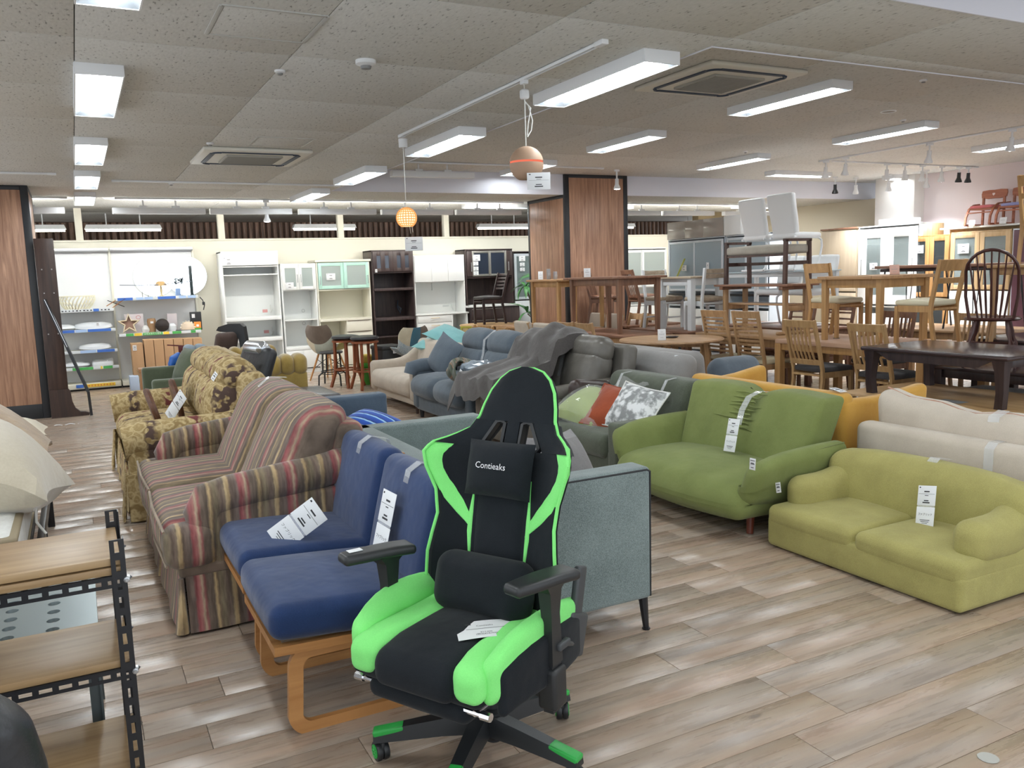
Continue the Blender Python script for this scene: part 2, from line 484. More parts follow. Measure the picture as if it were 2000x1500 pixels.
# ------------------------------------------------------------ floor
def floor_material():
    m, nt, b = nodes_of('plank floor')
    geo = nd(nt, 'ShaderNodeNewGeometry'); oi = nd(nt, 'ShaderNodeObjectInfo')
    ad = nd(nt, 'ShaderNodeMath', operation='ADD'); lk(nt, geo.outputs['Random Per Island'], ad.inputs[0]); lk(nt, oi.outputs['Random'], ad.inputs[1])
    fr = nd(nt, 'ShaderNodeMath', operation='FRACT'); lk(nt, ad.outputs[0], fr.inputs[0])
    mp = nd(nt, 'ShaderNodeMapping'); mp.inputs['Scale'].default_value = (0.075, 1, 1)
    lk(nt, geo.outputs['Position'], mp.inputs[0])
    cb = nd(nt, 'ShaderNodeCombineXYZ'); ml = nd(nt, 'ShaderNodeMath', operation='MULTIPLY'); lk(nt, fr.outputs[0], ml.inputs[0]); ml.inputs[1].default_value = 11
    lk(nt, ml.outputs[0], cb.inputs[0]); lk(nt, ml.outputs[0], cb.inputs[2])
    va = nd(nt, 'ShaderNodeVectorMath', operation='ADD'); lk(nt, mp.outputs[0], va.inputs[0]); lk(nt, cb.outputs[0], va.inputs[1])
    n1 = nd(nt, 'ShaderNodeTexNoise'); n1.inputs['Scale'].default_value = 42; n1.inputs['Detail'].default_value = 7; n1.inputs['Roughness'].default_value = 0.6; n1.inputs['Distortion'].default_value = 0.4
    lk(nt, va.outputs[0], n1.inputs['Vector'])
    n2 = nd(nt, 'ShaderNodeTexNoise'); n2.inputs['Scale'].default_value = 9; n2.inputs['Detail'].default_value = 3
    lk(nt, va.outputs[0], n2.inputs['Vector'])
    r1 = ramp(nt, [(0.26, hx('84705f')), (0.43, hx('a28d7a')), (0.6, hx('b39e8a')), (0.76, hx('c4b19d'))]); lk(nt, n1.outputs[0], r1.inputs[0])
    r2 = ramp(nt, [(0.36, hx('ad8f78')), (0.5, hx('a89887')), (0.66, hx('96938f'))]); lk(nt, n2.outputs[0], r2.inputs[0])
    mx = nd(nt, 'ShaderNodeMix', data_type='RGBA', blend_type='MIX'); mx.inputs[0].default_value = 0.42
    lk(nt, r1.outputs[0], mx.inputs[6]); lk(nt, r2.outputs[0], mx.inputs[7])
    # knots
    mpk = nd(nt, 'ShaderNodeMapping'); mpk.inputs['Scale'].default_value = (0.45, 1, 1); lk(nt, geo.outputs['Position'], mpk.inputs[0])
    vk = nd(nt, 'ShaderNodeTexVoronoi'); vk.inputs['Scale'].default_value = 3.1; lk(nt, mpk.outputs[0], vk.inputs['Vector'])
    rk = ramp(nt, [(0.0, (1, 1, 1)), (0.03, (0.8, 0.8, 0.8)), (0.05, (0, 0, 0))]); lk(nt, vk.outputs['Distance'], rk.inputs[0])
    mk = nd(nt, 'ShaderNodeMix', data_type='RGBA'); lk(nt, rk.outputs[0], mk.inputs[0]); lk(nt, mx.outputs[2], mk.inputs[6]); mk.inputs[7].default_value = col(hx('705e50'))
    hv = nd(nt, 'ShaderNodeHueSaturation'); hv.inputs['Saturation'].default_value = 0.95
    vm = nd(nt, 'ShaderNodeMath', operation='MULTIPLY_ADD'); lk(nt, fr.outputs[0], vm.inputs[0]); vm.inputs[1].default_value = 0.12; vm.inputs[2].default_value = 0.92
    lk(nt, vm.outputs[0], hv.inputs['Value']); lk(nt, mk.outputs[2], hv.inputs['Color']); lk(nt, hv.outputs[0], b.inputs['Base Color'])
    rr = nd(nt, 'ShaderNodeMath', operation='MULTIPLY_ADD'); lk(nt, n1.outputs[0], rr.inputs[0]); rr.inputs[1].default_value = 0.16; rr.inputs[2].default_value = 0.2
    lk(nt, rr.outputs[0], b.inputs['Roughness'])
    b.inputs['Specular IOR Level'].default_value = 0.5
    bp = nd(nt, 'ShaderNodeBump'); bp.inputs['Strength'].default_value = 0.12; bp.inputs['Distance'].default_value = 0.002
    lk(nt, n1.outputs[0], bp.inputs['Height']); lk(nt, bp.outputs[0], b.inputs['Normal'])
    return m
FLOOR = floor_material()
bm = BM(); box(bm, -4, 15, -3, 18.5, -0.2, -0.004)
floor = struct('floor', bm, plain('floor joint', hx('4a4038'), 0.8))
PW, PL = 0.175, 1.2
bm = BM(); rbox(bm, PL - 0.002, PW - 0.002, 0.01, r=0.0012, k=1)
plank0 = None
known = {4: 1.90, 5: 2.18, 0: 1.93, 3: 2.32, 2: 2.1, 6: 0.27, 8: 0.36}
proto = obj('plank', bm, FLOOR, floor)
proto.location = (0, 0, -0.005)
mass = BM()
cnt = 0
for k in range(-26, 96):
    yc = 1.69 + PW * (k + 0.5)
    off = known.get(k, rnd.uniform(0, PL))
    i0 = math.floor((-4 - off) / PL)
    for i in range(i0, i0 + 17):
        x0 = off + i * PL
        xc = x0 + PL / 2
        near = 1.2 < yc < 8.9 and -0.9 < xc < (5.3 if yc < 4.6 else 4.0)
        if near and cnt < 285:
            c = proto if cnt == 0 else clone(proto, floor)
            c.location = (xc, yc, -0.005); cnt += 1
        elif xc < 15:
            box(mass, x0 + 0.001, x0 + PL - 0.001, yc - PW / 2 + 0.001, yc + PW / 2 - 0.001, -0.01, 0)
obj('plank_rows', mass, FLOOR, floor, kind='stuff')

# ------------------------------------------------------------ ceiling
def ceiling_material():
    m, nt, b = nodes_of('mineral board ceiling')
    geo = nd(nt, 'ShaderNodeNewGeometry')
    mp = nd(nt, 'ShaderNodeMapping'); mp.inputs['Scale'].default_value = (1, 0.35, 1); lk(nt, geo.outputs['Position'], mp.inputs[0])
    n = nd(nt, 'ShaderNodeTexNoise'); n.inputs['Scale'].default_value = 75; n.inputs['Detail'].default_value = 2; lk(nt, mp.outputs[0], n.inputs['Vector'])
    r = ramp(nt, [(0.29, hx('8f8f8c')), (0.36, hx('c9c9c5')), (0.7, hx('d2d2ce'))]); lk(nt, n.outputs[0], r.inputs[0])
    lk(nt, r.outputs[0], b.inputs['Base Color']); b.inputs['Roughness'].default_value = 0.9
    bp = nd(nt, 'ShaderNodeBump'); bp.inputs['Strength'].default_value = 0.3; bp.inputs['Distance'].default_value = 0.003
    lk(nt, n.outputs[0], bp.inputs['Height']); lk(nt, bp.outputs[0], b.inputs['Normal'])
    return m
CEIL = ceiling_material()
ZL, ZH = 2.67, 2.97
bm = BM()
box(bm, -4, 15, -3, 18.5, ZH + 0.012, ZH + 0.2)
ceiling = struct('ceiling', bm, plain('ceiling joint', hx('77777a'), 0.9))
bm = BM()
box(bm, -4, 3.14, -3, 11.25, ZL + 0.012, ZH + 0.012)
box(bm, 3.14, 15, 2.74, 3.66, ZL + 0.012, ZH + 0.012)
box(bm, 3.14, 3.35, -3, 2.74, ZL + 0.012, ZH + 0.012)
box(bm, -4, 15, 11.25, 18.5, ZL + 0.012, ZH + 0.012)
obj('dropped_ceiling', bm, plain('ceiling joint', hx('77777a'), 0.9), ceiling)
panel_meshes = {}
def ceiling_panel(x0, x1, y0, y1, z):
    key = (round(x1 - x0, 3), round(y1 - y0, 3))
    g = 0.0025
    if key not in panel_meshes:
        b_ = BM(); rbox(b_, key[0] - 2 * g, key[1] - 2 * g, 0.012, r=0.002, k=1)
        o = obj('ceiling_panel', b_, CEIL, ceiling); panel_meshes[key] = o
    else:
        o = clone(panel_meshes[key], ceiling)
    o.location = ((x0 + x1) / 2, (y0 + y1) / 2, z + 0.006)
def panel_field(xs, ys, z):
    for x0, x1 in zip(xs, xs[1:]):
        for y0, y1 in zip(ys, ys[1:]): ceiling_panel(x0, x1, y0, y1, z)
ys = [-3 + 0.0] + [3.50 - 1.094 * i for i in range(5, 0, -1)] + [3.50, 4.60, 5.70, 6.8, 7.9, 9.0, 10.1, 11.25]
panel_field([-4, -2.95, -1.93, -0.91, 0.105, 1.12, 2.13, 3.14], ys, ZL)
panel_field([3.14, 4.0, 5.6, 7.2, 8.8, 10.4, 12.0, 15], [2.74, 3.50, 3.66], ZL)
panel_field([3.14, 3.35], [-3, -1.5, 0, 1.5, 2.74], ZL)
panel_field([3.14, 5.04, 6.94, 8.84, 10.74, 12.64, 15], [3.66, 5.56, 7.46, 9.36, 11.25], ZH)
panel_field([3.35, 5.5, 8, 11, 15], [-3, -1, 1, 2.74], ZH)
panel_field([-4, -1, 2, 5, 8, 11, 15], [11.25, 13, 15, 17, 18.5], ZL)
# smooth white faces of the raised ceiling fields
SOFF = plain('soffit paint', hx('dcdde6'), 0.7)
n = 0
for (x0, x1, y0, y1) in ((3.14, 15, 11.238, 11.25), (3.14, 3.152, 3.66, 11.238), (3.152, 15, 3.66, 3.672), (3.35, 15, 2.728, 2.74), (3.35, 3.362, -3, 2.728)):
    n += 1
    bm = BM(); bx(bm, x0, x1, y0, y1, ZL - 0.004, ZH, 0.002); struct('trim_%d' % n, bm, SOFF)

# ------------------------------------------------------------ walls
WALL = plain('cream wall paint', hx('e6e3d4'), 0.75)
bm = BM(); bx(bm, -4, 11.9, 14.2, 14.3, 0, 2.17, 0.004); wall_back = struct('wall_back', bm, WALL)
bm = BM(); bx(bm, -4, 11.9, 14.185, 14.315, 2.17, 2.2, 0.004); struct('trim_6', bm, WALL)
for i, x in enumerate((-1.8, 0.14, 2.165, 4.11, 6.055, 8.0, 9.95)):
    bm = BM(); bx(bm, x - 0.05, x + 0.05, 14.2, 14.3, 2.2, ZL, 0.003); obj('post', bm, WALL, wall_back)
bm = BM(); bx(bm, -4, 14, 14.17, 14.2, 0, 0.08, 0.002); struct('baseboard_back', bm, plain('grey skirting', hx('a8a49a'), 0.6))
# slatted wall of the space behind
SLAT = wood('brown slat', hx('8a6a58'), hx('4e3a30'), 2, 30)
bm = BM(); box(bm, -4, 15, 17.1, 17.2, 0, ZL); wall_far = struct('wall_far', bm, plain('dark backing', hx('4a3a32'), 0.8))
bm = BM()
for i in range(155):
    x = -3.4 + i * 0.115
    lathe(bm, [(0.045, 0), (0.045, 0.63)], 8, T(x, 17.09, 2.02) @ Matrix.Diagonal((1, 0.8, 1, 1)))
obj('slats', bm, SLAT, wall_far, kind='stuff')
# right hand walls
PINK = plain('pale pink wall', hx('e9dcdc'), 0.75)
BEIGE = plain('beige wall', hx('d9cfbb'), 0.75)
bm = BM(); bx(bm, 13.2, 13.4, -3, 9.9, 0, ZH, 0.004); struct('wall_right', bm, PINK)
bm = BM(); bx(bm, 12.95, 14.6, 9.9, 10.7, 0, ZH, 0.004); struct('trim_7', bm, plain('white column paint', hx('e4e0dc'), 0.7))
bm = BM(); bx(bm, 13.4, 13.55, 10.7, 14.3, 0, ZL, 0.004); struct('wall_side', bm, BEIGE)
bm = BM(); bx(bm, 11.9, 13.4, 14.2, 14.3, 0, 2.3, 0.004); struct('wall_rear', bm, plain('light cream wall', hx('e8e0c8'), 0.75))
bm = BM(); bx(bm, 11.9, 15, 14.3, 14.5, 0, ZL, 0.004); struct('trim_8', bm, plain('olive brown wall', hx('8d7d60'), 0.75))

# ------------------------------------------------------------ wood clad columns
CLAD = wood('column cladding', hx('c39a7e'), hx('8a6450'), 2, 30, 0.4, 'Object', 18)
BLK = plain('black trim', (0.02, 0.022, 0.026), 0.45)
def column(name, x0, x1, y0, y1, ztop, zl, panels_x, panels_y):
    bm = BM(); bx(bm, x0 + 0.02, x1 - 0.02, y0 + 0.02, y1 - 0.02, 0, ztop, 0.002)
    o = struct(name, bm, BLK)
    for k in range(panels_x):
        w = (x1 - x0 - 0.16) / panels_x
        a = x0 + 0.08 + k * w
        bm = BM(); bx(bm, a + 0.001, a + w - 0.001, y0 + 0.004, y0 + 0.022, 0.17, ztop - 0.05, 0.002); obj('cladding_panel', bm, CLAD, o)
    for s in (0, 1):
        for k in range(panels_y):
            w = (y1 - y0 - 0.12) / panels_y
            a = y0 + 0.06 + k * w
            xx = (x0 + 0.004, x0 + 0.022) if s == 0 else (x1 - 0.022, x1 - 0.004)
            bm = BM(); bx(bm, xx[0], xx[1], a + 0.001, a + w - 0.001, 0.17, zl - 0.05, 0.002); obj('cladding_panel', bm, CLAD, o)
    for (a, b_, c, d) in ((x0, x0 + 0.08, y0, y0 + 0.06), (x1 - 0.08, x1, y0, y0 + 0.06), (x0, x0 + 0.06, y1 - 0.06, y1), (x1 - 0.06, x1, y1 - 0.06, y1)):
        bm = BM(); bx(bm, a, b_, c, d, 0, ztop if c == y0 else zl, 0.006); obj('corner_trim', bm, BLK, o)
    bm = BM(); bx(bm, x0 + 0.08, x1 - 0.08, y0, y0 + 0.03, 0, 0.17, 0.004); obj('plinth', bm, BLK, o)
    bm = BM(); bx(bm, x0 + 0.08, x1 - 0.08, y0, y0 + 0.03, ztop - 0.05, ztop, 0.004)
    bx(bm, x0, x0 + 0.03, y0 + 0.06, y1 - 0.06, zl - 0.05, zl, 0.004); bx(bm, x1 - 0.03, x1, y0 + 0.06, y1 - 0.06, zl - 0.05, zl, 0.004)
    obj('head_trim', bm, BLK, o)
    return o
column('wall_column_left', -1.55, -0.37, 11.17, 12.35, ZL, ZL, 1, 1)
column('wall_column_middle', 6.74, 7.9, 11.2, 12.4, ZH, ZL - 0.002, 1, 1)

# ------------------------------------------------------------ luminaires
LIGHTG = 'white fluorescent ceiling lights'
def ceiling_light(label, x, y, z, rz=0, length=1.23, width=0.235, depth=0.07, group=None, protoless=False):
    """trough luminaire: housing with sloping white reflectors and a tube cover along the middle; z = underside"""
    t = thing('ceiling_light', label, 'ceiling light', (x, y, z), rz, group)
    bm = BM(); w, l, d = width / 2, length / 2, depth
    th = 0.004
    for s in (-1, 1):
        bx(bm, s * w - th, s * w + th, -l, l, 0, d, 0.001); bx(bm, -w, w, s * l - th, s * l + th, 0, d, 0.001)
    bx(bm, -w, w, -l, l, d - 0.006, d, 0.001)
    obj('housing', bm, WHITEM, t)
    bm = BM()
    for s in (-1, 1):
        v = [bm.verts.new(p) for p in ((s * w * 0.98, -l, 0.003), (s * w * 0.98, l, 0.003), (s * w * 0.42, l, d * 0.75), (s * w * 0.42, -l, d * 0.75))]
        bm.faces.new(v)
        v = [bm.verts.new(p) for p in ((-w, s * l * 0.995, 0.003), (w, s * l * 0.995, 0.003), (w * 0.42, s * (l - 0.06), d * 0.75), (-w * 0.42, s * (l - 0.06), d * 0.75))]
        bm.faces.new(v)
    obj('reflector', bm, ENAMEL, t)
    bm = BM(); rbox(bm, w * 0.84, 2 * l - 0.1, 0.03, T(0, 0, d * 0.45), r=0.014, k=3); obj('tube', bm, LAMP, t)
    return t
for i, (y, w) in enumerate(((5.71, 'nearest of four in the left row'), (8.17, 'second of four in the left row'), (10.3, 'third of four in the left row'), (12.45, 'farthest of four in the left row'))):
    ceiling_light('square looking white trough light with glowing tube, ' + w, 0.22, y, 2.61, group='left row of trough ceiling lights')
for y, w in ((3.26, 'just above the view'), (0.82, 'over the photographer'), (-1.6, 'behind the photographer')): ceiling_light('trough light of the left row, ' + w, 0.22, y, 2.61, group='trough lights behind the photographer')
for i, (y, w) in enumerate(((4.43, 'largest, nearest the orange pendant lamp'), (6.88, 'behind the small glowing pendant cord'), (9.3, 'just before the raised ceiling end'), (11.55, 'farthest, beside the hanging track boards'))):
    ceiling_light('long trough light in the middle row, ' + w, 2.93, y, 2.6, group='middle row of trough ceiling lights')
for y, w in ((1.98, 'just above the view'), (-0.46, 'behind the photographer')): ceiling_light('trough light of the middle row, ' + w, 2.93, y, 2.6, group='trough lights behind the photographer')
for x, y, w in ((5.68, 5.65, 'in the raised ceiling beside the large air conditioner'), (5.68, 8.1, 'in the raised ceiling behind the orange pendant'), (5.7, 10.45, 'partly behind the orange pendant ball'),
                (8.27, 6.75, 'to the right, nearest the spot lamp track'), (8.25, 9.2, 'to the right, near the end of the raised ceiling')):
    ceiling_light('slim white trough light ' + w, x, y, 2.9, group='trough lights in the raised ceiling')
for x, w in ((10.5, 'left of the spot lamps'), (13.2, 'behind the spot lamps')):
    ceiling_light('crosswise white trough light ' + w, x, 10.15, 2.9, 90, group='crosswise lights of the raised ceiling')
for x, y, w in ((6.5, 13.0, 'left of the middle column'), (8.6, 13.0, 'right of the middle column'), (12.0, 12.6, 'above the right rear cabinets')):
    ceiling_light('white ceiling light ' + w, x, y, 2.61, 90, group='lights above the back cabinets')
# lamps over the floor outside the left and right of the frame continue the same rows
for x, y, w in ((5.68, 1.2, 'nearest'), (8.27, 1.2, 'second from the photographer'), (5.68, -1.3, 'level behind the photographer'), (8.27, 4.3, 'beside the windsor chair'), (10.85, 4.3, 'near the pink wall'), (10.85, 6.75, 'before the light oak cabinet')):
    ceiling_light('trough light beyond the right edge, ' + w, x, y, 2.9, group='trough lights beyond the right edge')
for x, y, w in ((-2.4, 5.7, 'over the bed'), (-2.4, 8.2, 'near the left column'), (-2.4, 3.3, 'level with the rack'), (-2.4, 0.8, 'level with the photographer')):
    ceiling_light('trough light beyond the left edge, ' + w, x, y, 2.61, group='trough lights beyond the left edge')
# lit tubes behind the partition
def tube_light(x, y, z, length, label):
    t = thing('tube_light', label, 'ceiling light', (x, y, z), 0, 'tube lights in the space behind the partition')
    bm = BM()
    for s in (-1, 1): prism(bm, [(-length / 2, 0.02), (length / 2, 0.02), (length / 2 - 0.03, 0.09), (-length / 2 + 0.03, 0.09)], 0, s * 0.07)
    obj('housing', bm, WHITEM, t)
    bm = BM(); rod(bm, (-length / 2 + 0.02, 0, 0.005), (length / 2 - 0.02, 0, 0.005), 0.02); obj('tube', bm, LAMPD, t)
    for s in (-0.25, 0.25):
        bm = BM(); rod(bm, (s, 0, 0.08), (s, 0, ZL - z), 0.01, seg=6); obj('hanger', bm, WHITEM, t)
for x, w in ((-0.6, 'at the dark panel'), (0.8, 'above the lamp shelves'), (4.1, 'above the mint cabinet'), (7.7, 'left of the middle column'), (10.3, 'right of the middle column'), (12.6, 'behind the white bench chairs')):
    tube_light(x, 15.2, 2.4, 1.15, 'suspended tube light in the back space ' + w)
# white hanging boards below their tracks
WASH = glow('wall washer tube', (1.0, 0.97, 0.9), 80)
def hanging_board(x0, x1, y, z0, z1, label, ztop=ZL, washer=True):
    t = thing('hanging_luminaire', label, 'ceiling light', ((x0 + x1) / 2, y, z0), 0, 'white wall washers hung from tracks')
    l = (x1 - x0) / 2; h = z1 - z0
    bm = BM(); bx(bm, -l, l, -0.05, 0.05, 0, h, 0.006); obj('housing', bm, WHITEM, t)
    if washer:
        bm = BM(); rod(bm, (-l + 0.03, 0.066, h * 0.45), (l - 0.03, 0.066, h * 0.45), 0.014); obj('tube', bm, WASH, t)
    for s in (-0.35 * l, 0.35 * l):
        bm = BM(); rod(bm, (s, 0, h), (s, 0, ztop - z0 - 0.03), 0.014, seg=6); bx(bm, s - 0.05, s + 0.05, -0.03, 0.03, h, h + 0.03, 0.003); obj('adapter', bm, WHITEM, t)
for x0, x1, w in ((-1.2, -0.02, 'beside the left column'), (0.54, 1.71, 'above the lamp shelves'), (1.77, 2.9, 'above the tall white cabinet'), (3.0, 4.17, 'above the mint green cabinet'),
                  (4.26, 5.44, 'above the dark cabinet with small panes'), (5.5, 6.66, 'left of the middle column'), (8.3, 9.5, 'right of the middle column'), (9.58, 10.75, 'above the grey wall units'), (11.0, 12.2, 'beside the camera dome')):
    hanging_board(x0, x1, 12.5, 2.455, 2.535, 'white box wall washer hung from the track, ' + w)
hanging_board(3.7, 4.85, 10.4, 2.77, 2.845, 'unlit grey box luminaire in front of the soffit', ZH, False)
# tracks
def track(name_label, p, q, z, grp='ceiling tracks'):
    v = Vector((q[0] - p[0], q[1] - p[1], 0)); a = math.degrees(math.atan2(v.y, v.x)); l = v.length
    t = thing('lighting_track', name_label, 'track', (p[0], p[1], z), a, grp)
    bm = BM(); bx(bm, 0, l, -0.018, -0.006, -0.02, 0, 0.001); bx(bm, 0, l, 0.006, 0.018, -0.02, 0, 0.001); bx(bm, 0, l, -0.018, 0.018, -0.004, 0, 0.001); obj('rail', bm, WHITEM, t)
    bm = BM(); box(bm, 0.02, l - 0.02, -0.006, 0.006, -0.012, -0.005); obj('slot', bm, BLACKP, t)
    for s in (0.02, l - 0.02):
        bm = BM(); bx(bm, s - 0.04, s + 0.04, -0.02, 0.02, -0.024, 0, 0.002); obj('end_cap', bm, WHITEM, t)
    return t
track('white lighting track above the two pendant lamps', (2.515, 3.76), (2.515, 6.78), ZL)
track('grey track across the ceiling left of the middle lights', (0.49, 10.45), (3.05, 10.52), ZL)
track('grey track farther back carrying the hanging boards', (0.6, 12.5), (4.1, 12.5), ZL)
track('grey track carrying hanging boards before the column', (4.15, 12.5), (6.7, 12.5), ZL)
track('grey track carrying hanging boards right of the column', (8.2, 12.5), (12.3, 12.5), ZL)
track('short grey track beside the left column', (-1.6, 9.95), (-0.08, 9.93), ZL)
track('short grey track behind the left column top', (-1.6, 12.5), (0.0, 12.5), ZL)
track('track in the raised ceiling along the soffit', (3.6, 10.4), (6.9, 10.4), ZH)
track('track in the raised ceiling holding the right spot lamps', (9.68, 5.2), (9.68, 8.95), ZH)
track('crosswise track above the right cabinets', (9.9, 8.92), (13.1, 8.88), ZH)
SPOTG = 'spot lamps on the right tracks'
def spot(x, y, ztop, label, lit=True, tilt=0, rz=0, dark=False, drop=0.06, group=SPOTG, s=1.0, watts=130):
    t = thing('spot_lamp', label, 'spot lamp', (x, y, ztop - 0.02), rz, group)
    bm = BM(); bx(bm, -0.04, 0.04, -0.018, 0.018, -0.03, 0, 0.003); rod(bm, (0, 0, -0.03), (0, 0, -0.03 - drop), 0.012, seg=6); obj('stem', bm, WHITEM, t)
    Mx = T(0, 0, -0.03 - drop) @ R(tilt, 'X') @ Matrix.Diagonal((s, s, s, 1))
    bm = BM(); lathe(bm, [(0.0, 0.0), (0.026, 0), (0.028, -0.08), (0.05, -0.13), (0.052, -0.15), (0.046, -0.15), (0.04, -0.13)], 16, Mx); obj('lamp_head', bm, BLACKP if dark else WHITEM, t)
    if lit:
        li = bpy.data.lights.new('lamp_beam', 'SPOT'); li.energy = watts; li.spot_size = math.radians(100); li.spot_blend = 0.8; li.shadow_soft_size = 0.05; li.color = (0.92, 0.95, 1.0)
        lo = bpy.data.objects.new('lamp_beam', li); C.objects.link(lo); lo.parent = t; lo.matrix_basis = Mx @ T(0, 0, -0.17)
    bm = BM(); lathe(bm, [(0.0, -0.155), (0.03, -0.152), (0.046, -0.14), (0.0, -0.139)], 16, Mx); obj('lens', bm, SPOT if lit else plain('dull lens', (0.3, 0.3, 0.3), 0.2), t)
for x, y, w in ((9.68, 6.15, 'nearest on the right track, below the frame top right'), (9.68, 7.2, 'second along the right track'), (9.68, 8.5, 'third along the right track'), (9.68, 8.85, 'at the far end of the right track')):
    spot(x, y, ZH, 'lit white spot lamp ' + w, tilt=12, rz=-30)
for x, lit, w in ((10.95, True, 'lit, first from the left on the crosswise track'), (11.35, True, 'lit, second from the left on the crosswise track'), (11.75, True, 'lit, third on the crosswise track'), (12.2, True, 'lit, above the light oak cabinet'),
                  (12.62, False, 'dark headed, unlit, above the red seat chair'), (12.85, False, 'dark round headed, unlit, rightmost on the track')):
    spot(x, 8.85, ZH, 'spot lamp ' + w, lit=lit, dark=not lit, tilt=10, rz=-40)
for x, y, w, dk in ((11.6, 10.4, 'dark headed before the soffit', True), (12.1, 10.4, 'small white before the soffit', False), (12.3, 9.9, 'white beside the column', False), (12.45, 9.3, 'white, lowest, shining on the pink wall', False)):
    spot(x, y, ZH, 'lit spot lamp ' + w, lit=not dk, dark=dk, drop=0.1, tilt=15, rz=-50)
spot(5.62, 10.4, ZH, 'tilted lit spot lamp on the track left of the column', tilt=-40, rz=60, drop=0.05, s=1.2, watts=70)
spot(7.15, 10.4, ZH, 'small lit spot lamp hanging before the middle column', drop=0.1, watts=40)
spot(2.54, 12.48, ZL, 'small lit lamp hanging from the back left track', drop=0.12, watts=40)
# air conditioners, hatches, detectors
def aircon(x, y, z, label):
    t = thing('air_conditioner', label, 'air conditioner', (x, y, z), 0, 'ceiling cassette air conditioners')
    bm = BM(); rbox(bm, 0.95, 0.95, 0.035, T(0, 0, -0.017), r=0.016, k=2, n=1); obj('panel', bm, plain('ivory plastic', hx('d8d6cc'), 0.45), t)
    bm = BM()
    for i in range(4):
        M_ = R(90 * i)
        rbox(bm, 0.62, 0.045, 0.012, M_ @ T(0, 0.375, -0.036), r=0.005, k=2)
    pts = [(0.375 * a, 0.375 * b_, -0.036) for a, b_ in ()]
    for i in range(4):
        c = [(0.31 + 0.065 * math.sin(k * PI / 12), 0.31 + 0.065 * math.cos(k * PI / 12), -0.036) for k in range(7)]
        tube(bm, c, 0.012, 6, R(90 * i))
    obj('air_slot', bm, plain('dark blue slot', hx('2b3a4c'), 0.5), t)
    bm = BM(); rbox(bm, 0.5, 0.5, 0.02, T(0, 0, -0.042), r=0.008, k=2); obj('grille', bm, plain('grey grille', hx('a09e96'), 0.6), t)
    bm = BM()
    for k in range(24): bx(bm, -0.235, 0.235, -0.235 + k * 0.02, -0.228 + k * 0.02, -0.056, -0.05, 0.001)
    obj('grille_bars', bm, plain('grille bar', hx('8e8c84'), 0.6), t)
aircon(1.56, 8.24, ZL, 'ivory cassette air conditioner on the left ceiling')
aircon(4.65, 5.34, ZH, 'large cassette air conditioner beside the nearest long light')
def hatch(x0, x1, y0, y1, label):
    t = thing('ceiling_hatch', label, 'hatch', ((x0 + x1) / 2, (y0 + y1) / 2, ZL), 0, 'ceiling access hatches')
    a, b_ = (x1 - x0) / 2, (y1 - y0) / 2
    bm = BM()
    for s in (-1, 1): bx(bm, s * a - 0.01, s * a + 0.01, -b_, b_, -0.005, 0.004, 0.001); bx(bm, -a, a, s * b_ - 0.01, s * b_ + 0.01, -0.005, 0.004, 0.001)
    obj('frame', bm, plain('hatch frame', hx('b8b8b4'), 0.5), t)
    bm = BM(); bx(bm, -a + 0.014, a - 0.014, -b_ + 0.014, b_ - 0.014, -0.003, 0.004, 0.001); obj('cover', bm, CEIL, t)
hatch(0.66, 1.115, 3.87, 4.33, 'square access hatch at the top of the view')
hatch(1.44, 1.9, 7.18, 7.63, 'small access hatch beside the left air conditioner')
def detector(x, y, z, label, big=False):
    t = thing('smoke_detector' if big else 'sprinkler_head', label, 'smoke detector' if big else 'sprinkler', (x, y, z))
    s = 1.0 if big else 0.55
    bm = BM(); lathe(bm, [(0.0, 0), (0.055 * s, 0), (0.055 * s, -0.02 * s), (0.03 * s, -0.03 * s), (0, -0.03 * s)], 20); obj('base', bm, WHITEM, t)
    bm = BM(); lathe(bm, [(0.03 * s, -0.03 * s), (0.026 * s, -0.045 * s), (0, -0.05 * s)], 16); obj('sensor', bm, plain('dark sensor', (0.2, 0.2, 0.2), 0.4), t)
detector(1.51, 4.56, ZL, 'round white smoke detector on the ceiling', True)
for x, y, w in ((1.13, 4.93, 'left of the smoke detector'), (1.12, 7.6, 'beside the left air conditioner'), (1.11, 10.7, 'near the back left track')):
    detector(x, y, ZL, 'small ceiling sprinkler head ' + w)
for x, y, w in ((6.35, 4.8, 'above the right lights'), (7.85, 8.5, 'between the raised ceiling lights'), (7.9, 6.2, 'near the ring socket')):
    detector(x, y, ZH, 'small sprinkler head in the raised ceiling ' + w)
t = thing('ceiling_speaker', 'thin white ring fitting between two right lights', 'ceiling speaker', (7.3, 5.9, ZH))
bm = BM(); tube(bm, [(0.07 * math.cos(k * PI / 12), 0.07 * math.sin(k * PI / 12), -0.003) for k in range(24)], 0.006, 6, closed=True); obj('ring', bm, WHITEM, t)
bm = BM(); lathe(bm, [(0, 0), (0.066, 0), (0.066, -0.003), (0, -0.003)], 24); obj('grille', bm, plain('ring grille', hx('9a9894'), 0.7), t)
t = thing('security_camera', 'white dome camera on the rear right', 'camera', (13.0, 13.2, 2.4))
bm = BM(); rod(bm, (0, 0, 0.08), (0, 0, 0.27), 0.015); lathe(bm, [(0, 0.09), (0.07, 0.09), (0.075, 0.03), (0, 0.03)], 20); obj('mount', bm, WHITEM, t)
bm = BM(); lathe(bm, [(0.05, 0.03), (0.04, -0.02), (0, -0.04)], 16); obj('dome', bm, BLACKP, t)
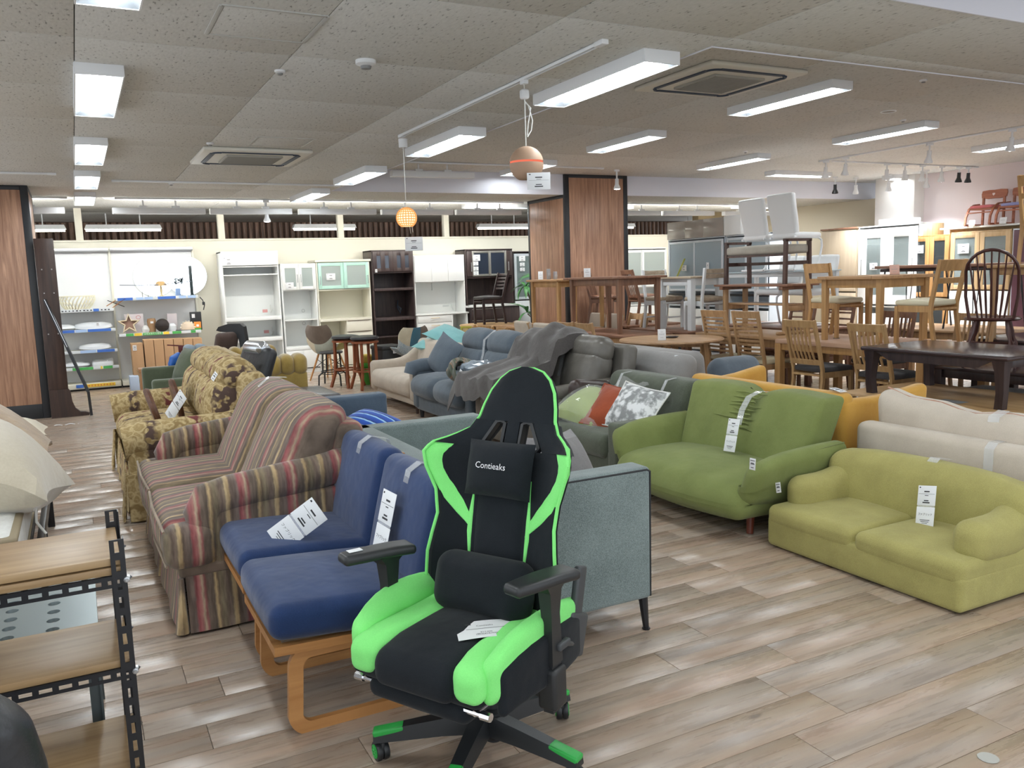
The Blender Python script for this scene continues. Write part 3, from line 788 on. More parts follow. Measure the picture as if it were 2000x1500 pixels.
# pendants
def card_body(t, w, h, lines=True, th=0.0015, title=None, sub=None, name='card'):
    """upright card in the local XZ plane, printed side towards -Y"""
    bm = BM(); bx(bm, -w / 2, w / 2, -th, 0, -h / 2, h / 2, 0.0005); c = obj(name, bm, PAPER, t)
    bm = BM()
    def line(x, z, lw, lh): box(bm, x - lw / 2, x + lw / 2, -th - 0.0006, -th - 0.0001, z - lh / 2, z + lh / 2)
    M_ = T(0, -th - 0.0008, 0) @ R(90, 'X')
    if title:
        add_text(bm, title, h * 0.17, T(0, 0, h * 0.2) @ M_)
    elif lines: line(0, h * 0.22, w * 0.3, h * 0.06)
    if lines:
        line(0, h * 0.05, w * 0.86, h * 0.008); line(0, h * 0.11, w * 0.2, h * 0.02)
        line(-w * 0.38, h * 0.4, w * 0.08, h * 0.05)
        if not sub: line(0, -h * 0.2, w * 0.26, h * 0.045); line(0, -h * 0.31, w * 0.36, h * 0.06)
    if sub:
        for i, s in enumerate(sub): add_text(bm, s, h * 0.1, T(0, 0, -h * 0.2 - i * h * 0.13) @ M_)
    obj('print', bm, INK, c)
    return c
CORD = plain('white cord', hx('dcdcd8'), 0.6)
t = thing('pendant_lamp', 'terracotta ball pendant lamp with glowing orange slit on white cord', 'pendant lamp', (2.515, 4.62, 2.16))
TERRA = plain('terracotta shade', hx('b3947c'), 0.6)
def ball(bm, r, a0, a1, seg=32, k=10, M=I4):
    lathe(bm, [(r * math.cos(a), r * math.sin(a)) for a in [math.radians(a0 + (a1 - a0) * i / k) for i in range(k + 1)]], seg, M)
bm = BM(); ball(bm, 0.105, 8, 76); obj('upper_shade', bm, TERRA, t)
bm = BM(); ball(bm, 0.105, -62, 1); obj('lower_shade', bm, TERRA, t)
bm = BM(); ball(bm, 0.101, 0.5, 8.5, k=3); obj('glowing_band', bm, glow('orange band', (1.0, 0.22, 0.13), 0.75), t)
bm = BM(); rod(bm, (0, 0, 0.1), (0, 0, 0.36), 0.0035, seg=6); tube(bm, [(0, 0, 0.36), (0.03, 0.01, 0.35), (0.05, 0, 0.26), (0.04, 0, 0.2), (0.012, 0, 0.16)], 0.0035, 6)
tube(bm, [(0, 0, 0.37), (0.035, -0.01, 0.33), (0.02, 0, 0.24), (0.012, 0, 0.17)], 0.0035, 6); rod(bm, (0, 0, 0.36), (0, 0, 0.5), 0.003, seg=6); obj('cord', bm, CORD, t)
bm = BM(); rbox(bm, 0.05, 0.05, 0.06, T(0.0, 0, 0.41), r=0.015, k=2); rbox(bm, 0.035, 0.05, 0.035, T(0, 0, 0.485), r=0.004, k=1); obj('cord_box', bm, WHITEM, t)
pc = thing('price_card', 'white price card clipped under the terracotta pendant lamp', 'price card', (2.53, 4.5, 2.045), -27)
card_body(pc, 0.14, 0.1)
t = thing('pendant_lamp', 'small glowing lattice ball pendant on a long thin cord', 'pendant lamp', (2.515, 6.74, 1.99))
SHADE = glow('lit lattice shade', (1.0, 0.52, 0.2), 1.4)
def lattice_material():
    m, nt, b = nodes_of('lattice shade'); nt.nodes.remove(b)
    e = nd(nt, 'ShaderNodeEmission'); e.inputs[0].default_value = (1.0, 0.42, 0.13, 1); e.inputs[1].default_value = 0.85
    lk(nt, e.outputs[0], nt.nodes['Material Output'].inputs[0]); return m
bm = BM(); ball(bm, 0.08, -60, 80, seg=28, k=12); obj('inner_glow', bm, glow('lit inner shade', (1.0, 0.72, 0.38), 2.0), t)
bm = BM()
for k in range(22):
    a = k * 2 * PI / 22
    tube(bm, [(0.084 * math.cos(b_) * math.cos(a), 0.084 * math.cos(b_) * math.sin(a), 0.084 * math.sin(b_)) for b_ in [math.radians(-58 + 14 * j) for j in range(11)]], 0.004, 4)
for b_ in range(-50, 81, 14):
    bb = math.radians(b_); tube(bm, [(0.084 * math.cos(bb) * math.cos(j * PI / 12), 0.084 * math.cos(bb) * math.sin(j * PI / 12), 0.084 * math.sin(bb)) for j in range(24)], 0.004, 4, closed=True)
obj('lattice', bm, lattice_material(), t)
bm = BM(); rod(bm, (0, 0, 0.08), (0, 0, 0.58), 0.003, seg=6); rod(bm, (0.025, 0, -0.07), (0.03, 0, -0.13), 0.0015, seg=5); rod(bm, (0.045, 0, -0.06), (0.05, 0, -0.12), 0.0015, seg=5); obj('cord', bm, CORD, t)
bm = BM(); lathe(bm, [(0, 0.57), (0.035, 0.57), (0.037, 0.64), (0, 0.645)], 20); obj('ceiling_cup', bm, WHITEM, t)
pc = thing('price_card', 'white price card hanging below the small glowing pendant', 'price card', (2.57, 6.74, 1.775), -27)
card_body(pc, 0.15, 0.115)
# ------------------------------------------------------------ gaming chair
GREEN = fabric('bright green cloth', hx('8aec84'), hx('7ee078'), 300, 4, 0.8, 0.1, 0.4, 0.1)
GREENP = plain('green plastic', hx('2faa4a'), 0.4)
GBLACK = fabric('black chair cloth', (0.012, 0.016, 0.02), (0.006, 0.008, 0.011), 500, 5, 0.85, 0.2, 0.5, 0.08)
GREYP = plain('dark grey plastic', (0.05, 0.055, 0.06), 0.5)
def lin(tab, h):
    for (a, va), (b, vb) in zip(tab, tab[1:]):
        if a <= h <= b: return va + (vb - va) * (h - a) / (b - a)
    return tab[-1][1] if h > tab[-1][0] else tab[0][1]
def gaming_chair():
    t = thing('gaming_chair', 'black and green high-back gaming chair on five castors in the foreground', 'gaming chair', (1.022 + 0.027, 2.267 - 0.014, 0), 119)
    # five-star base: legs placed by their world bearing
    for ang in (154.7, 226.7, 298.7, 10.7, 82.7):
        M_ = T(0.025, 0.017, 0) @ R(ang - 119)
        bm = BM()
        v = []
        for (r_, hw, z0, z1) in ((0.02, 0.034, 0.085, 0.15), (0.13, 0.031, 0.083, 0.135), (0.345, 0.024, 0.065, 0.1)):
            v.append([bm.verts.new(M_ @ Vector(p)) for p in ((r_, -hw, z0), (r_, hw, z0), (r_, hw * 0.7, z1), (r_, -hw * 0.7, z1))])
        for a, b_ in zip(v, v[1:]):
            for k in range(4): bm.faces.new((a[k], b_[k], b_[(k + 1) % 4], a[(k + 1) % 4]))
        bm.faces.new(v[0]); bm.faces.new(list(reversed(v[-1])))
        bmesh.ops.recalc_face_normals(bm, faces=bm.faces)
        rod(bm, M_ @ Vector((0.3255, 0, 0.05)), M_ @ Vector((0.3255, 0, 0.08)), 0.012)
        leg = obj('base_leg', bm, BLACKP, t)
        bm = BM()
        rbox(bm, 0.1, 0.042, 0.02, M_ @ T(0.297, 0, 0.0985) @ R(9.3, 'Y'), r=0.006, k=2); obj('green_cap', bm, GREENP, leg)
        Mc = M_ @ T(0.3255, 0, 0.031) @ R(35 + ang * 1.7)
        bm = BM()
        for s in (-1, 1): lathe(bm, [(0.012, s * 0.011 - 0.009), (0.029, s * 0.011 - 0.009), (0.031, s * 0.011 - 0.005), (0.031, s * 0.011 + 0.005), (0.029, s * 0.011 + 0.009), (0.012, s * 0.011 + 0.009)], 24, Mc @ R(90, 'X'))
        rbox(bm, 0.05, 0.012, 0.04, Mc @ T(0, 0, 0.014), r=0.005, k=1)
        ca = obj('castor', bm, BLACKP, t)
        bm = BM()
        for s in (-1, 1):
            for k in range(7):
                rod(bm, (0, 0, s * 0.0205), (0.018 * math.cos(k * 2 * PI / 7), 0.018 * math.sin(k * 2 * PI / 7), s * 0.0205), 0.0028, seg=5, M=Mc @ R(90, 'X'))
            tube(bm, [(0.0195 * math.cos(k * PI / 10), 0.0195 * math.sin(k * PI / 10), s * 0.0205) for k in range(20)], 0.003, 5, Mc @ R(90, 'X'), closed=True)
        obj('green_hub', bm, GREENP, ca)
    bm = BM(); lathe(bm, [(0, 0.06), (0.03, 0.06), (0.042, 0.09), (0.042, 0.152), (0.03, 0.16), (0, 0.16)], 20); obj('hub', bm, BLACKP, t)
    bm = BM(); lathe(bm, [(0, 0.05), (0.025, 0.05), (0.025, 0.24), (0.03, 0.24), (0.03, 0.33), (0, 0.33)], 18); obj('gas_lift', bm, BLACKP, t)
    bm = BM(); rbox(bm, 0.24, 0.3, 0.05, T(0, 0.06, 0.345), r=0.012); rod(bm, (-0.1, 0.1, 0.34), (-0.3, 0.12, 0.33), 0.008); obj('mechanism', bm, GREYP, t)
    # seat
    yc = 0.125
    bm = BM(); rbox(bm, 0.44, 0.48, 0.07, T(0, yc, 0.395), r=0.03, k=3, n=2); obj('seat_pan', bm, GBLACK, t)
    def droop(x, y, z):
        f = max(0, (y - 0.12) / 0.17); return (x, y, z - 0.045 * f * f)
    bm = BM(); rbox(bm, 0.29, 0.51, 0.1, T(0, yc + 0.005, 0.432), r=0.04, k=3, n=5, puff=(0, 0, 0.018), fn=droop); obj('seat_cushion', bm, GBLACK, t)
    for s in (-1, 1):
        def inner(x, y, z, s=s):
            f = max(0, (y - 0.12) / 0.17); sh = 0.035 * math.cos((y + 0.02) * 5.2)
            return (x * (1 + 0.15 * math.cos(y * 6)) + s * (0.02 - sh * 0.8), y, z - 0.04 * f * f + 0.012)
        bm = BM(); rbox(bm, 0.1, 0.5, 0.1, T(s * 0.172, yc + 0.006, 0.436), r=0.035, k=3, n=6, fn=inner); obj('seat_side_panel', bm, GREEN, t)
        def outer(x, y, z, s=s):
            f = max(0, (y - 0.08) / 0.19); g = math.cos(max(-1.4, min(1.4, (y - 0.0) * 4.6)))
            up = 0.055 * g + (x * s) * 0.45 * g
            return (x * (0.8 + 0.35 * g) + s * 0.03 * g, y, z * (1 + 0.25 * g) + up - 0.045 * f * f)
        bm = BM(); rbox(bm, 0.06, 0.46, 0.115, T(s * 0.218, yc - 0.01, 0.432), r=0.032, k=3, n=7, fn=outer); b_ = obj('seat_bolster', bm, GREEN, t)
        def side(x, y, z, s=s):
            g = math.cos(max(-1.4, min(1.4, y * 4.6))); f = max(0, (y - 0.08) / 0.19)
            return (x + s * (0.052 * g - 0.002), y, z * (1 + 0.5 * g) + 0.02 * g - 0.03 * f * f)
        bm = BM(); rbox(bm, 0.03, 0.43, 0.1, T(s * 0.232, yc - 0.015, 0.412), r=0.014, k=2, n=6, fn=side); obj('seat_side', bm, GBLACK, b_)
    # footrest folded below the seat front
    bm = BM(); rbox(bm, 0.36, 0.17, 0.065, T(0.01, 0.27, 0.335), r=0.028, k=3, n=1, puff=(0, 0, 0.01)); obj('footrest', bm, GBLACK, t)
    bm = BM()
    for s in (-0.19, 0.2): rod(bm, (s, -0.02, 0.36), (s, 0.345, 0.35), 0.009)
    rod(bm, (-0.21, 0.34, 0.35), (0.21, 0.34, 0.35), 0.008)
    for s in (-0.225, 0.225): rod(bm, (s - 0.015, 0.34, 0.35), (s + 0.015, 0.34, 0.35), 0.0125)
    obj('footrest_rail', bm, CHROME, t)
    # backrest, built upright in (x, thickness y, height h) and leaned back
    Mb = T(0, -0.055, 0.445) @ R(-15.5, 'X').inverted() @ I4
    HW = [(0, .19), (.03, .226), (.08, .246), (.16, .243), (.285, .222), (.36, .232), (.43, .262), (.476, .272), (.51, .256), (.545, .205), (.57, .168), (.61, .147), (.65, .139), (.70, .123), (.74, .098), (.765, .068), (.78, .02)]
    def yf(x, h):
        k = 2.6 * lin([(0, .8), (.2, 1), (.5, 1.15), (.58, .5), (.78, .6)], h)
        return k * max(0, abs(x) - 0.085) ** 2 + 0.035 * math.sin(h / 0.78 * PI * 1.1)
    TH = 0.062
    hs = [0, .015, .03, .055, .08, .12, .16, .22, .285, .32, .36, .395, .43, .455, .476, .495, .51]
    bm = BM(); strip(bm, [(h, -lin(HW, h), lin(HW, h)) for h in hs], yf, TH, 16, 6, Mb)
    CX = [(.51, .112), (.6, .062)]
    hc = [.51, .53, .545, .57, .59, .6]
    for s in (-1, 1):
        strip(bm, [(h, *sorted((s * lin(HW, h), s * lin(CX, h)))) for h in hc], yf, TH, 8, 8, Mb)
    strip(bm, [(h, -0.03, 0.03) for h in hc], yf, TH, 6, 8, Mb)
    strip(bm, [(h, -lin(HW, h), lin(HW, h)) for h in (.6, .61, .63, .65, .675, .70, .72, .74, .755, .765, .775, .78)], yf, TH, 14, 6, Mb)
    bk = obj('backrest', bm, GBLACK, t)
    for s in (-1, 1):
        bm = BM()
        q = [(s * .034, .512), (s * .034, .592), (s * .05, .6), (s * .066, .595), (s * .108, .52), (s * .1, .51)]
        tube(bm, [(x, yf(x, h) + TH * 0.33, h) for x, h in q], 0, M=Mb, closed=True, sq=(0.02, 0.011))
        obj('window_bezel', bm, BLACKP, bk)
        # green wing panel and green sliver, laid on the front of the shell
        top = [(.25, .1, .103), (.27, .102, .128), (.3, .112, .166), (.335, .136, .203), (.36, .156, .22), (.395, .186, .244), (.43, .208, .26), (.455, .214, .268), (.476, .212, .271), (.495, .2, .264), (.51, .19, .254), (.53, .174, .228), (.545, .163, .203), (.56, .154, .181)]
        bm = BM()
        strip(bm, [(h, *sorted((s * a, s * b_))) for h, a, b_ in top], lambda x, h: yf(x, h) + TH * 0.5 * (max(0, 1 - (abs(x) / lin(HW, h)) ** 6)) ** .5 - 0.001, 0.007, 6, 4, Mb)
        obj('wing_panel', bm, GREEN, bk)
        bm = BM()
        strip(bm, [(h, *sorted((s * a, s * b_))) for h, a, b_ in ((.13, .098, .101), (.18, .099, .11), (.24, .1, .117), (.3, .1, .116), (.36, .101, .109), (.42, .102, .104))], lambda x, h: yf(x, h) + TH * 0.5, 0.006, 4, 4, Mb)
        obj('side_sliver', bm, GREEN, bk)
    pp = [(h, lin(HW, h)) for h in (.01, .03, .055, .08, .12, .16, .22, .285, .32, .36, .395, .43, .455, .476, .495, .51, .53, .545, .57, .61, .65, .70, .74, .765, .777)]
    path = [(x - 0.004, yf(x, h) + 0.012, h) for h, x in pp] + [(-x + 0.004, yf(x, h) + 0.012, h) for h, x in reversed(pp)]
    bm = BM(); tube(bm, path, 0.0055, 7, Mb); obj('piping', bm, GREEN, bk)
    # raised middle of the backrest
    bm = BM(); strip(bm, [(h, -0.092, 0.092) for h in (0.02, .1, .2, .3, .4, .5)], lambda x, h: yf(x, h) + 0.028, 0.03, 8, 5, Mb); obj('centre_panel', bm, GBLACK, bk)
    # pillows
    bm = BM(); pillow(bm, 0.245, 0.175, 0.105, Mb @ T(0, 0.095, 0.445) @ R(90, 'X') @ R(0), 12, 0.03); hp = obj('headrest_pillow', bm, GBLACK, t)
    bm = BM(); add_text(bm, 'Contieaks', 0.0275, Mb @ T(-0.002, 0.151, 0.452) @ R(180, 'Z') @ R(90, 'X') @ Matrix.Scale(1.0, 4)); obj('embroidery', bm, plain('white thread', (0.8, 0.8, 0.82), 0.6), hp)
    bm = BM(); rbox(bm, 0.33, 0.11, 0.185, Mb @ T(0, 0.105, 0.09), r=0.05, k=4, n=4, puff=(0.01, 0.015, 0)); obj('lumbar_pillow', bm, GBLACK, t)
    # armrests
    for (cx, cy, ang, px, py) in ((0.275, 0.19, 23, 0.27, 0.15), (-0.29, 0.15, 14, -0.29, 0.11)):
        s = 1 if cx > 0 else -1
        bm = BM()
        def pad(x, y, z): return (x * (1 - 0.28 * max(0, y / 0.13) ** 2), y, z - 0.008 * max(0, -y / 0.13) ** 2)
        rbox(bm, 0.082, 0.235, 0.032, T(cx, cy, 0.672) @ R(-ang), r=0.014, k=3, n=3, fn=pad)
        ar = obj('armrest_pad', bm, BLACKP, t)
        if s > 0:
            bm = BM(); rbox(bm, 0.028, 0.044, 0.001, T(cx + 0.035, cy + 0.06, 0.6895) @ R(-ang), r=0.0004, k=1); obj('sticker', bm, PAPER, ar)
        bm = BM()
        tube(bm, [(px, py, 0.28 if s < 0 else 0.34), (px, py, 0.52)], 0, sq=(0.048, 0.032))
        v = []
        for (z, w, d_) in ((0.42, 0.04, 0.055), (0.56, 0.034, 0.045), (0.63, 0.04, 0.06), (0.66, 0.06, 0.12)):
            v.append([bm.verts.new((px + a * w / 2, py + b_ * d_ / 2, z)) for a, b_ in ((-1, -1), (1, -1), (1, 1), (-1, 1))])
        for a, b_ in zip(v, v[1:]):
            for k in range(4): bm.faces.new((a[k], a[(k + 1) % 4], b_[(k + 1) % 4], b_[k]))
        bm.faces.new(list(reversed(v[0]))); bm.faces.new(v[-1])
        obj('armrest_post', bm, BLACKP, t)
        bm = BM(); rbox(bm, 0.12, 0.06, 0.03, T(px - s * 0.06, py, 0.335), r=0.008, k=2); rbox(bm, 0.06, 0.07, 0.12, T(px, py, 0.35), r=0.012, k=2); obj('armrest_bracket', bm, BLACKP, t)
    # recline hinge covers and lever
    for s in (-1, 1):
        bm = BM(); rbox(bm, 0.03, 0.11, 0.13, T(s * 0.265, -0.06, 0.43) @ R(20, 'X'), r=0.012, k=2)
        rbox(bm, 0.022, 0.05, 0.15, T(s * 0.26, -0.1, 0.55) @ R(16, 'X'), r=0.008, k=2); obj('hinge_cover', bm, GREYP, t)
    bm = BM(); rod(bm, (-0.28, -0.02, 0.42), (-0.31, 0.06, 0.46), 0.008); rbox(bm, 0.02, 0.06, 0.022, T(-0.31, 0.08, 0.465), r=0.006); obj('recline_lever', bm, GREYP, t)
    return t
gaming_chair()
pc = thing('price_card', 'white price card lying on the gaming chair seat', 'price card', (0.957, 2.085, 0.4905), -10)
bm = BM()
MP = R(-8, 'Z')
sheet(bm, lambda u, v: MP @ Vector(((u - 0.5) * 0.165, (v - 0.5) * 0.115, 0.004 * math.sin(u * PI) + 0.004)), 8, 4, 0.0006)
cd = obj('card', bm, PAPER, pc)
bm = BM()
for s, z, sz in (('Contieaks', 0.02, 0.012), ('¥17,000', -0.024, 0.0105), ('(税込¥18,700)', -0.036, 0.0105)): add_text(bm, s, sz, MP @ T(0.0, z, 0.0088))
box(bm, -0.055, 0.055, 0.0005, 0.0015, 0.0082, 0.0086, MP); box(bm, -0.055, -0.038, 0.032, 0.038, 0.0075, 0.0079, MP)
obj('print', bm, INK, cd)

# ------------------------------------------------------------ sofa helpers (local: length x, front -y, z up)
def tape_strip(parent, pts, w=0.045):
    """clear tape following points"""
    bm = BM(); tube(bm, pts, 0, sq=(w, 0.0012)); return obj('clear_tape', bm, FILM, parent)
def cyl_arm(bm, x, y0, y1, z, r, seg=16, squash=1.0, M=I4):
    """rolled arm: a horizontal roll along y with a rounded front face"""
    prof = [(0, 0), (r * 0.8, 0.0), (r, 0.03), (r, (y1 - y0) - 0.02), (r * 0.8, y1 - y0), (0, y1 - y0)]
    lathe(bm, prof, seg, M @ T(x, y0, z) @ Matrix.Diagonal((1, 1, squash, 1)) @ R(-90, 'X'))
HANG = 0
def double_card(loc, rz, label, tilt=0, lean=0, s=0.098, fabric_word=True, group=None):
    """two white cards joined one below the other, as taped to the sofas"""
    t = thing('price_card', label, 'price card', loc, rz, group)
    M_ = R(tilt, 'Y') @ R(lean, 'X')
    for k, dz in enumerate((s * 0.54, -s * 0.54)):
        w, h = s * 1.02, s * 1.0
        bm = BM(); bx(bm, -w / 2, w / 2, -0.0015, 0, dz - h / 2, dz + h / 2, 0.0005, M_); c = obj('card', bm, PAPER, t)
        bm = BM()
        def ln(x, z, lw, lh): box(bm, x - lw / 2, x + lw / 2, -0.0022, -0.0016, dz + z - lh / 2, dz + z + lh / 2, M_)
        if k == 0:
            ln(0, s * .2, s * .3, s * .06); ln(0, s * .08, s * .9, s * .012); ln(0, s * .0, s * .2, s * .03); ln(-s * .4, s * .4, s * .08, s * .06); ln(0, -s * .26, s * .26, s * .05); ln(0, -s * .36, s * .4, s * .06)
        else:
            if fabric_word: add_text(bm, 'ファブリック', s * 0.135, M_ @ T(0, -0.0022, dz + s * 0.12) @ R(90, 'X'))
            ln(0, -s * .16, s * .55, s * .03); ln(0, -s * .24, s * .45, s * .025); ln(0, -s * .32, s * .3, s * .02)
        obj('print', bm, INK, c)
    bm = BM(); bx(bm, -s * .49, s * .49, -0.001, -0.0004, -s * .05, s * .05, 0.0002, M_); obj('film', bm, FILM, t)
    return t
def small_tag(loc, rz, label, lean=0, tilt=0, s=0.045, group=None):
    t = thing('price_tag', label, 'price tag', loc, rz, group)
    M_ = R(tilt, 'Y') @ R(lean, 'X')
    bm = BM(); bx(bm, -s * .33, s * .33, -0.0012, 0, -s / 2, s / 2, 0.0004, M_); c = obj('card', bm, PAPER, t)
    bm = BM()
    for z, w in ((.3, .5), (.08, .35), (.0, .45), (-.3, .3)): box(bm, -s * w / 2, s * w / 2, -0.0018, -0.0013, s * z - s * .03, s * z + s * .03, M_)
    obj('print', bm, INK, c)
    return t

# ------------------------------------------------------------ pair of blue bentwood chairs
BLUE = fabric('navy blue velour', hx('263d68'), hx('1c2f55'), 330, 5, 0.8, 0.12, 0.35, 0.25)
BENT = wood('light bent beech', hx('c9935a'), hx('ad7743'), 1, 20, 0.38)
def blue_chair():
    t = thing('armless_chair', 'blue velour armless chair on bent wood loops, nearest the gaming chair', 'chair', (0.76, 2.93, 0), -90, 'blue armless chairs side by side')
    bm = BM(); rbox(bm, 0.585, 0.6, 0.12, T(0, -0.0, 0.385) @ R(-4, 'X'), r=0.045, k=3, n=4, puff=(0.006, 0.006, 0.02)); obj('seat', bm, BLUE, t)
    bm = BM(); rbox(bm, 0.585, 0.12, 0.46, T(0, 0.3, 0.57) @ R(-14, 'X'), r=0.05, k=3, n=4, puff=(0.006, 0.02, 0.006)); bk = obj('backrest', bm, BLUE, t)
    bm = BM()
    for x0 in (0.2, 0.2):
        pass
    tube(bm, [(0.02, 0.222, 0.55), (0.02, 0.262, 0.71), (0.02, 0.285, 0.785), (0.02, 0.33, 0.812), (0.02, 0.41, 0.79), (0.02, 0.43, 0.73)], 0, sq=(0.05, 0.0015)); obj('clear_tape', bm, FILM, bk)
    bm = BM()
    for s in (-1, 1):
        bar(bm, (s * 0.255, -0.29, 0.312), (s * 0.255, 0.3, 0.29), 0.035, 0.03)
    bar(bm, (-0.255, -0.275, 0.312), (0.255, -0.275, 0.312), 0.03, 0.03); bar(bm, (-0.255, 0.26, 0.295), (0.255, 0.26, 0.295), 0.03, 0.03)
    obj('seat_frame', bm, BENT, t)
    for s in (-1, 1):
        def arc(cx, cz, r_, a0, a1, n=6): return [(s * 0.235, cx + r_ * math.cos(math.radians(a0 + (a1 - a0) * i / n)), cz + r_ * math.sin(math.radians(a0 + (a1 - a0) * i / n))) for i in range(n + 1)]
        pts = [(s * 0.235, -0.02, 0.283)] + arc(-0.165, 0.228, 0.055, 90, 175) + arc(-0.175, 0.068, 0.056, 185, 270) + [(s * 0.235, 0.1, 0.012)] + arc(0.25, 0.07, 0.058, 270, 350) + [(s * 0.235, 0.285, 0.28)]
        bm = BM(); tube(bm, pts, 0, sq=(0.024, 0.048)); obj('leg_loop', bm, BENT, t)
    for s in (-1, 1):
        bm = BM(); bar(bm, (s * 0.2, 0.26, 0.29), (s * 0.2, 0.41, 0.76), 0.03, 0.022); obj('back_frame', bm, BENT, t)
    return t
bc = blue_chair()
dup(bc, (0.77, 3.56, 0), -90, 'blue velour armless chair on bent wood loops, beside the striped loveseat', 'blue armless chairs side by side')
double_card((0.72, 3.36, 0.515), -48, 'white double price card leaning slantwise on the far blue seat', tilt=52, lean=-22, s=0.11)
double_card((0.947, 2.93, 0.59), -86, 'white double price card hanging on the nearer blue backrest', lean=-15, s=0.12)

# ------------------------------------------------------------ striped skirted loveseat
ST = [(0.0, hx('6a5a50')), (0.07, hx('77685a')), (0.1, hx('b09a76')), (0.15, hx('a48c68')), (0.19, hx('66574c')), (0.33, hx('70625a')), (0.38, hx('8a4a4c')), (0.46, hx('9a6862')), (0.5, hx('a8967e')), (0.55, hx('8a5452')), (0.6, hx('6c5e52')), (0.72, hx('60544a')), (0.77, hx('a8906a')), (0.82, hx('70604e')), (0.88, hx('7a6e58')), (1.0, hx('6a5a50'))]
STX = bands('striped tapestry across', 0, 0.21, ST, 0.55, 60)
STY = bands('striped tapestry along', 1, 0.21, ST, 0.55, 60)
def loveseat():
    L, D = 1.72, 0.86
    t = thing('loveseat', 'burgundy and tan striped loveseat with skirt and two loose cushions', 'sofa', (0.70, 4.58, 0), -90)
    bm = BM(); rbox(bm, L - 0.1, D - 0.14, 0.2, T(0, 0.03, 0.23), r=0.02, n=1); obj('base', bm, STX, t)
    # skirt panels with corner pleats
    def skirt(a, b_, out, nm, mat):
        bm = BM()
        d = Vector(b_) - Vector(a); nrm = Vector(out)
        def P(u, v):
            p = Vector(a) + d * u
            wave = 0.006 * math.sin(u * 11)
            return (p.x + nrm.x * (0.035 * (1 - v) + wave * (1 - v)), p.y + nrm.y * (0.035 * (1 - v) + wave * (1 - v)), 0.012 + 0.24 * v)
        sheet(bm, P, 16, 4, 0.008); obj(nm, bm, mat, t)
    hx_, y0, y1 = L / 2 - 0.03, -0.4, 0.4
    skirt((-hx_, y0, 0), (-0.01, y0, 0), (0, -1, 0), 'front_skirt', STX); skirt((0.01, y0, 0), (hx_ - 0.01, y0, 0), (0, -1, 0), 'front_skirt', STX)
    skirt((hx_, y0 + 0.015, 0), (hx_, y1, 0), (1, 0, 0), 'side_skirt', STY); skirt((-hx_, y1, 0), (-hx_, y0, 0), (-1, 0, 0), 'side_skirt', STY)
    bm = BM()
    bm.free()
    for s in (-1, 1):
        bm = BM(); tube(bm, [(s * (hx_ + 0.005), y0 - 0.005, 0.25), (s * (hx_ + 0.012), y0 - 0.015, 0.012)], [0.012, 0.03], 8); obj('corner_pleat', bm, STX, t)
    bm = BM(); tube(bm, [(0, y0 - 0.004, 0.25), (0, y0 - 0.03, 0.012)], [0.008, 0.02], 8); obj('corner_pleat', bm, STX, t)
    # apron above the skirt
    bm = BM(); rbox(bm, L - 0.06, D - 0.04, 0.06, T(0, 0.0, 0.272), r=0.02, n=2); obj('apron', bm, STX, t)
    PIP = fabric('piping cord', hx('a08e78'), hx('7a6a58'))
    for s in (-1, 1):
        x0 = s * 0.375
        bm = BM(); rbox(bm, 0.73, 0.68, 0.185, T(x0, -0.115, 0.385), r=0.05, k=3, n=5, puff=(0.01, 0.018, 0.028)); 
        c = obj('seat_cushion', bm, STX, t)
        # ear of the T cushion in front of the arm
        bm = BM(); rbox(bm, 0.16, 0.2, 0.17, T(s * 0.78, -0.355, 0.38), r=0.045, k=3, n=2, puff=(0.006, 0.01, 0.012)); obj('cushion_ear', bm, STY, c)
        bm = BM()
        for z in (0.31, 0.462): tube(bm, [(x0 - s * 0.355, -0.452, z), (x0, -0.466, z + (0.006 if z > 0.4 else 0)), (x0 + s * 0.46, -0.456, z)], 0.006, 6)
        obj('piping', bm, PIP, c)
        def lean(x, y, z): return (x, y + 0.24 * (z / 0.5 + 0.0) - 0.05 * (z / 0.25) ** 2 * 0.4, z)
        bm = BM(); rbox(bm, 0.76, 0.24, 0.5, T(s * 0.378, 0.2, 0.665), r=0.09, k=4, n=5, puff=(0.01, 0.05, 0.015), fn=lean); c = obj('back_cushion', bm, STX, t)
        bm = BM(); tube(bm, [(s * 0.378 - 0.34, 0.325, 0.905), (s * 0.378, 0.33, 0.928), (s * 0.378 + 0.34, 0.325, 0.905)], 0.007, 6); obj('piping', bm, PIP, c)
    bm = BM(); rbox(bm, L - 0.2, 0.16, 0.62, T(0, 0.36, 0.53) @ R(-6, 'X'), r=0.05, k=3, n=2); obj('back_frame', bm, STX, t)
    for s in (-1, 1):
        bm = BM()
        x = s * (L / 2 - 0.1)
        rbox(bm, 0.13, 0.62, 0.3, T(x, 0.05, 0.4), r=0.02, n=2)
        # the roll rises a little towards the back and turns down at the front
        pts = [(x, -0.275, 0.42), (x, -0.285, 0.5), (x, -0.255, 0.555), (x, -0.17, 0.572), (x, 0.1, 0.6), (x, 0.36, 0.64)]
        tube(bm, pts, [0.072, 0.085, 0.088, 0.085, 0.085, 0.08], 14)
        rbox(bm, 0.13, 0.05, 0.3, T(x, -0.27, 0.36), r=0.024, k=2)
        a = obj('arm', bm, STY, t, angle=60)
    bm = BM(); tube(bm, [(-0.4, 0.045, 0.62), (-0.4, 0.105, 0.76), (-0.4, 0.2, 0.9), (-0.4, 0.26, 0.95), (-0.4, 0.36, 0.94)], 0, sq=(0.05, 0.0015)); obj('clear_tape', bm, FILM, t)
loveseat()
double_card((0.73, 4.99, 0.575), -78, 'white double price card hanging on the striped loveseat back cushion', lean=-14, s=0.105)

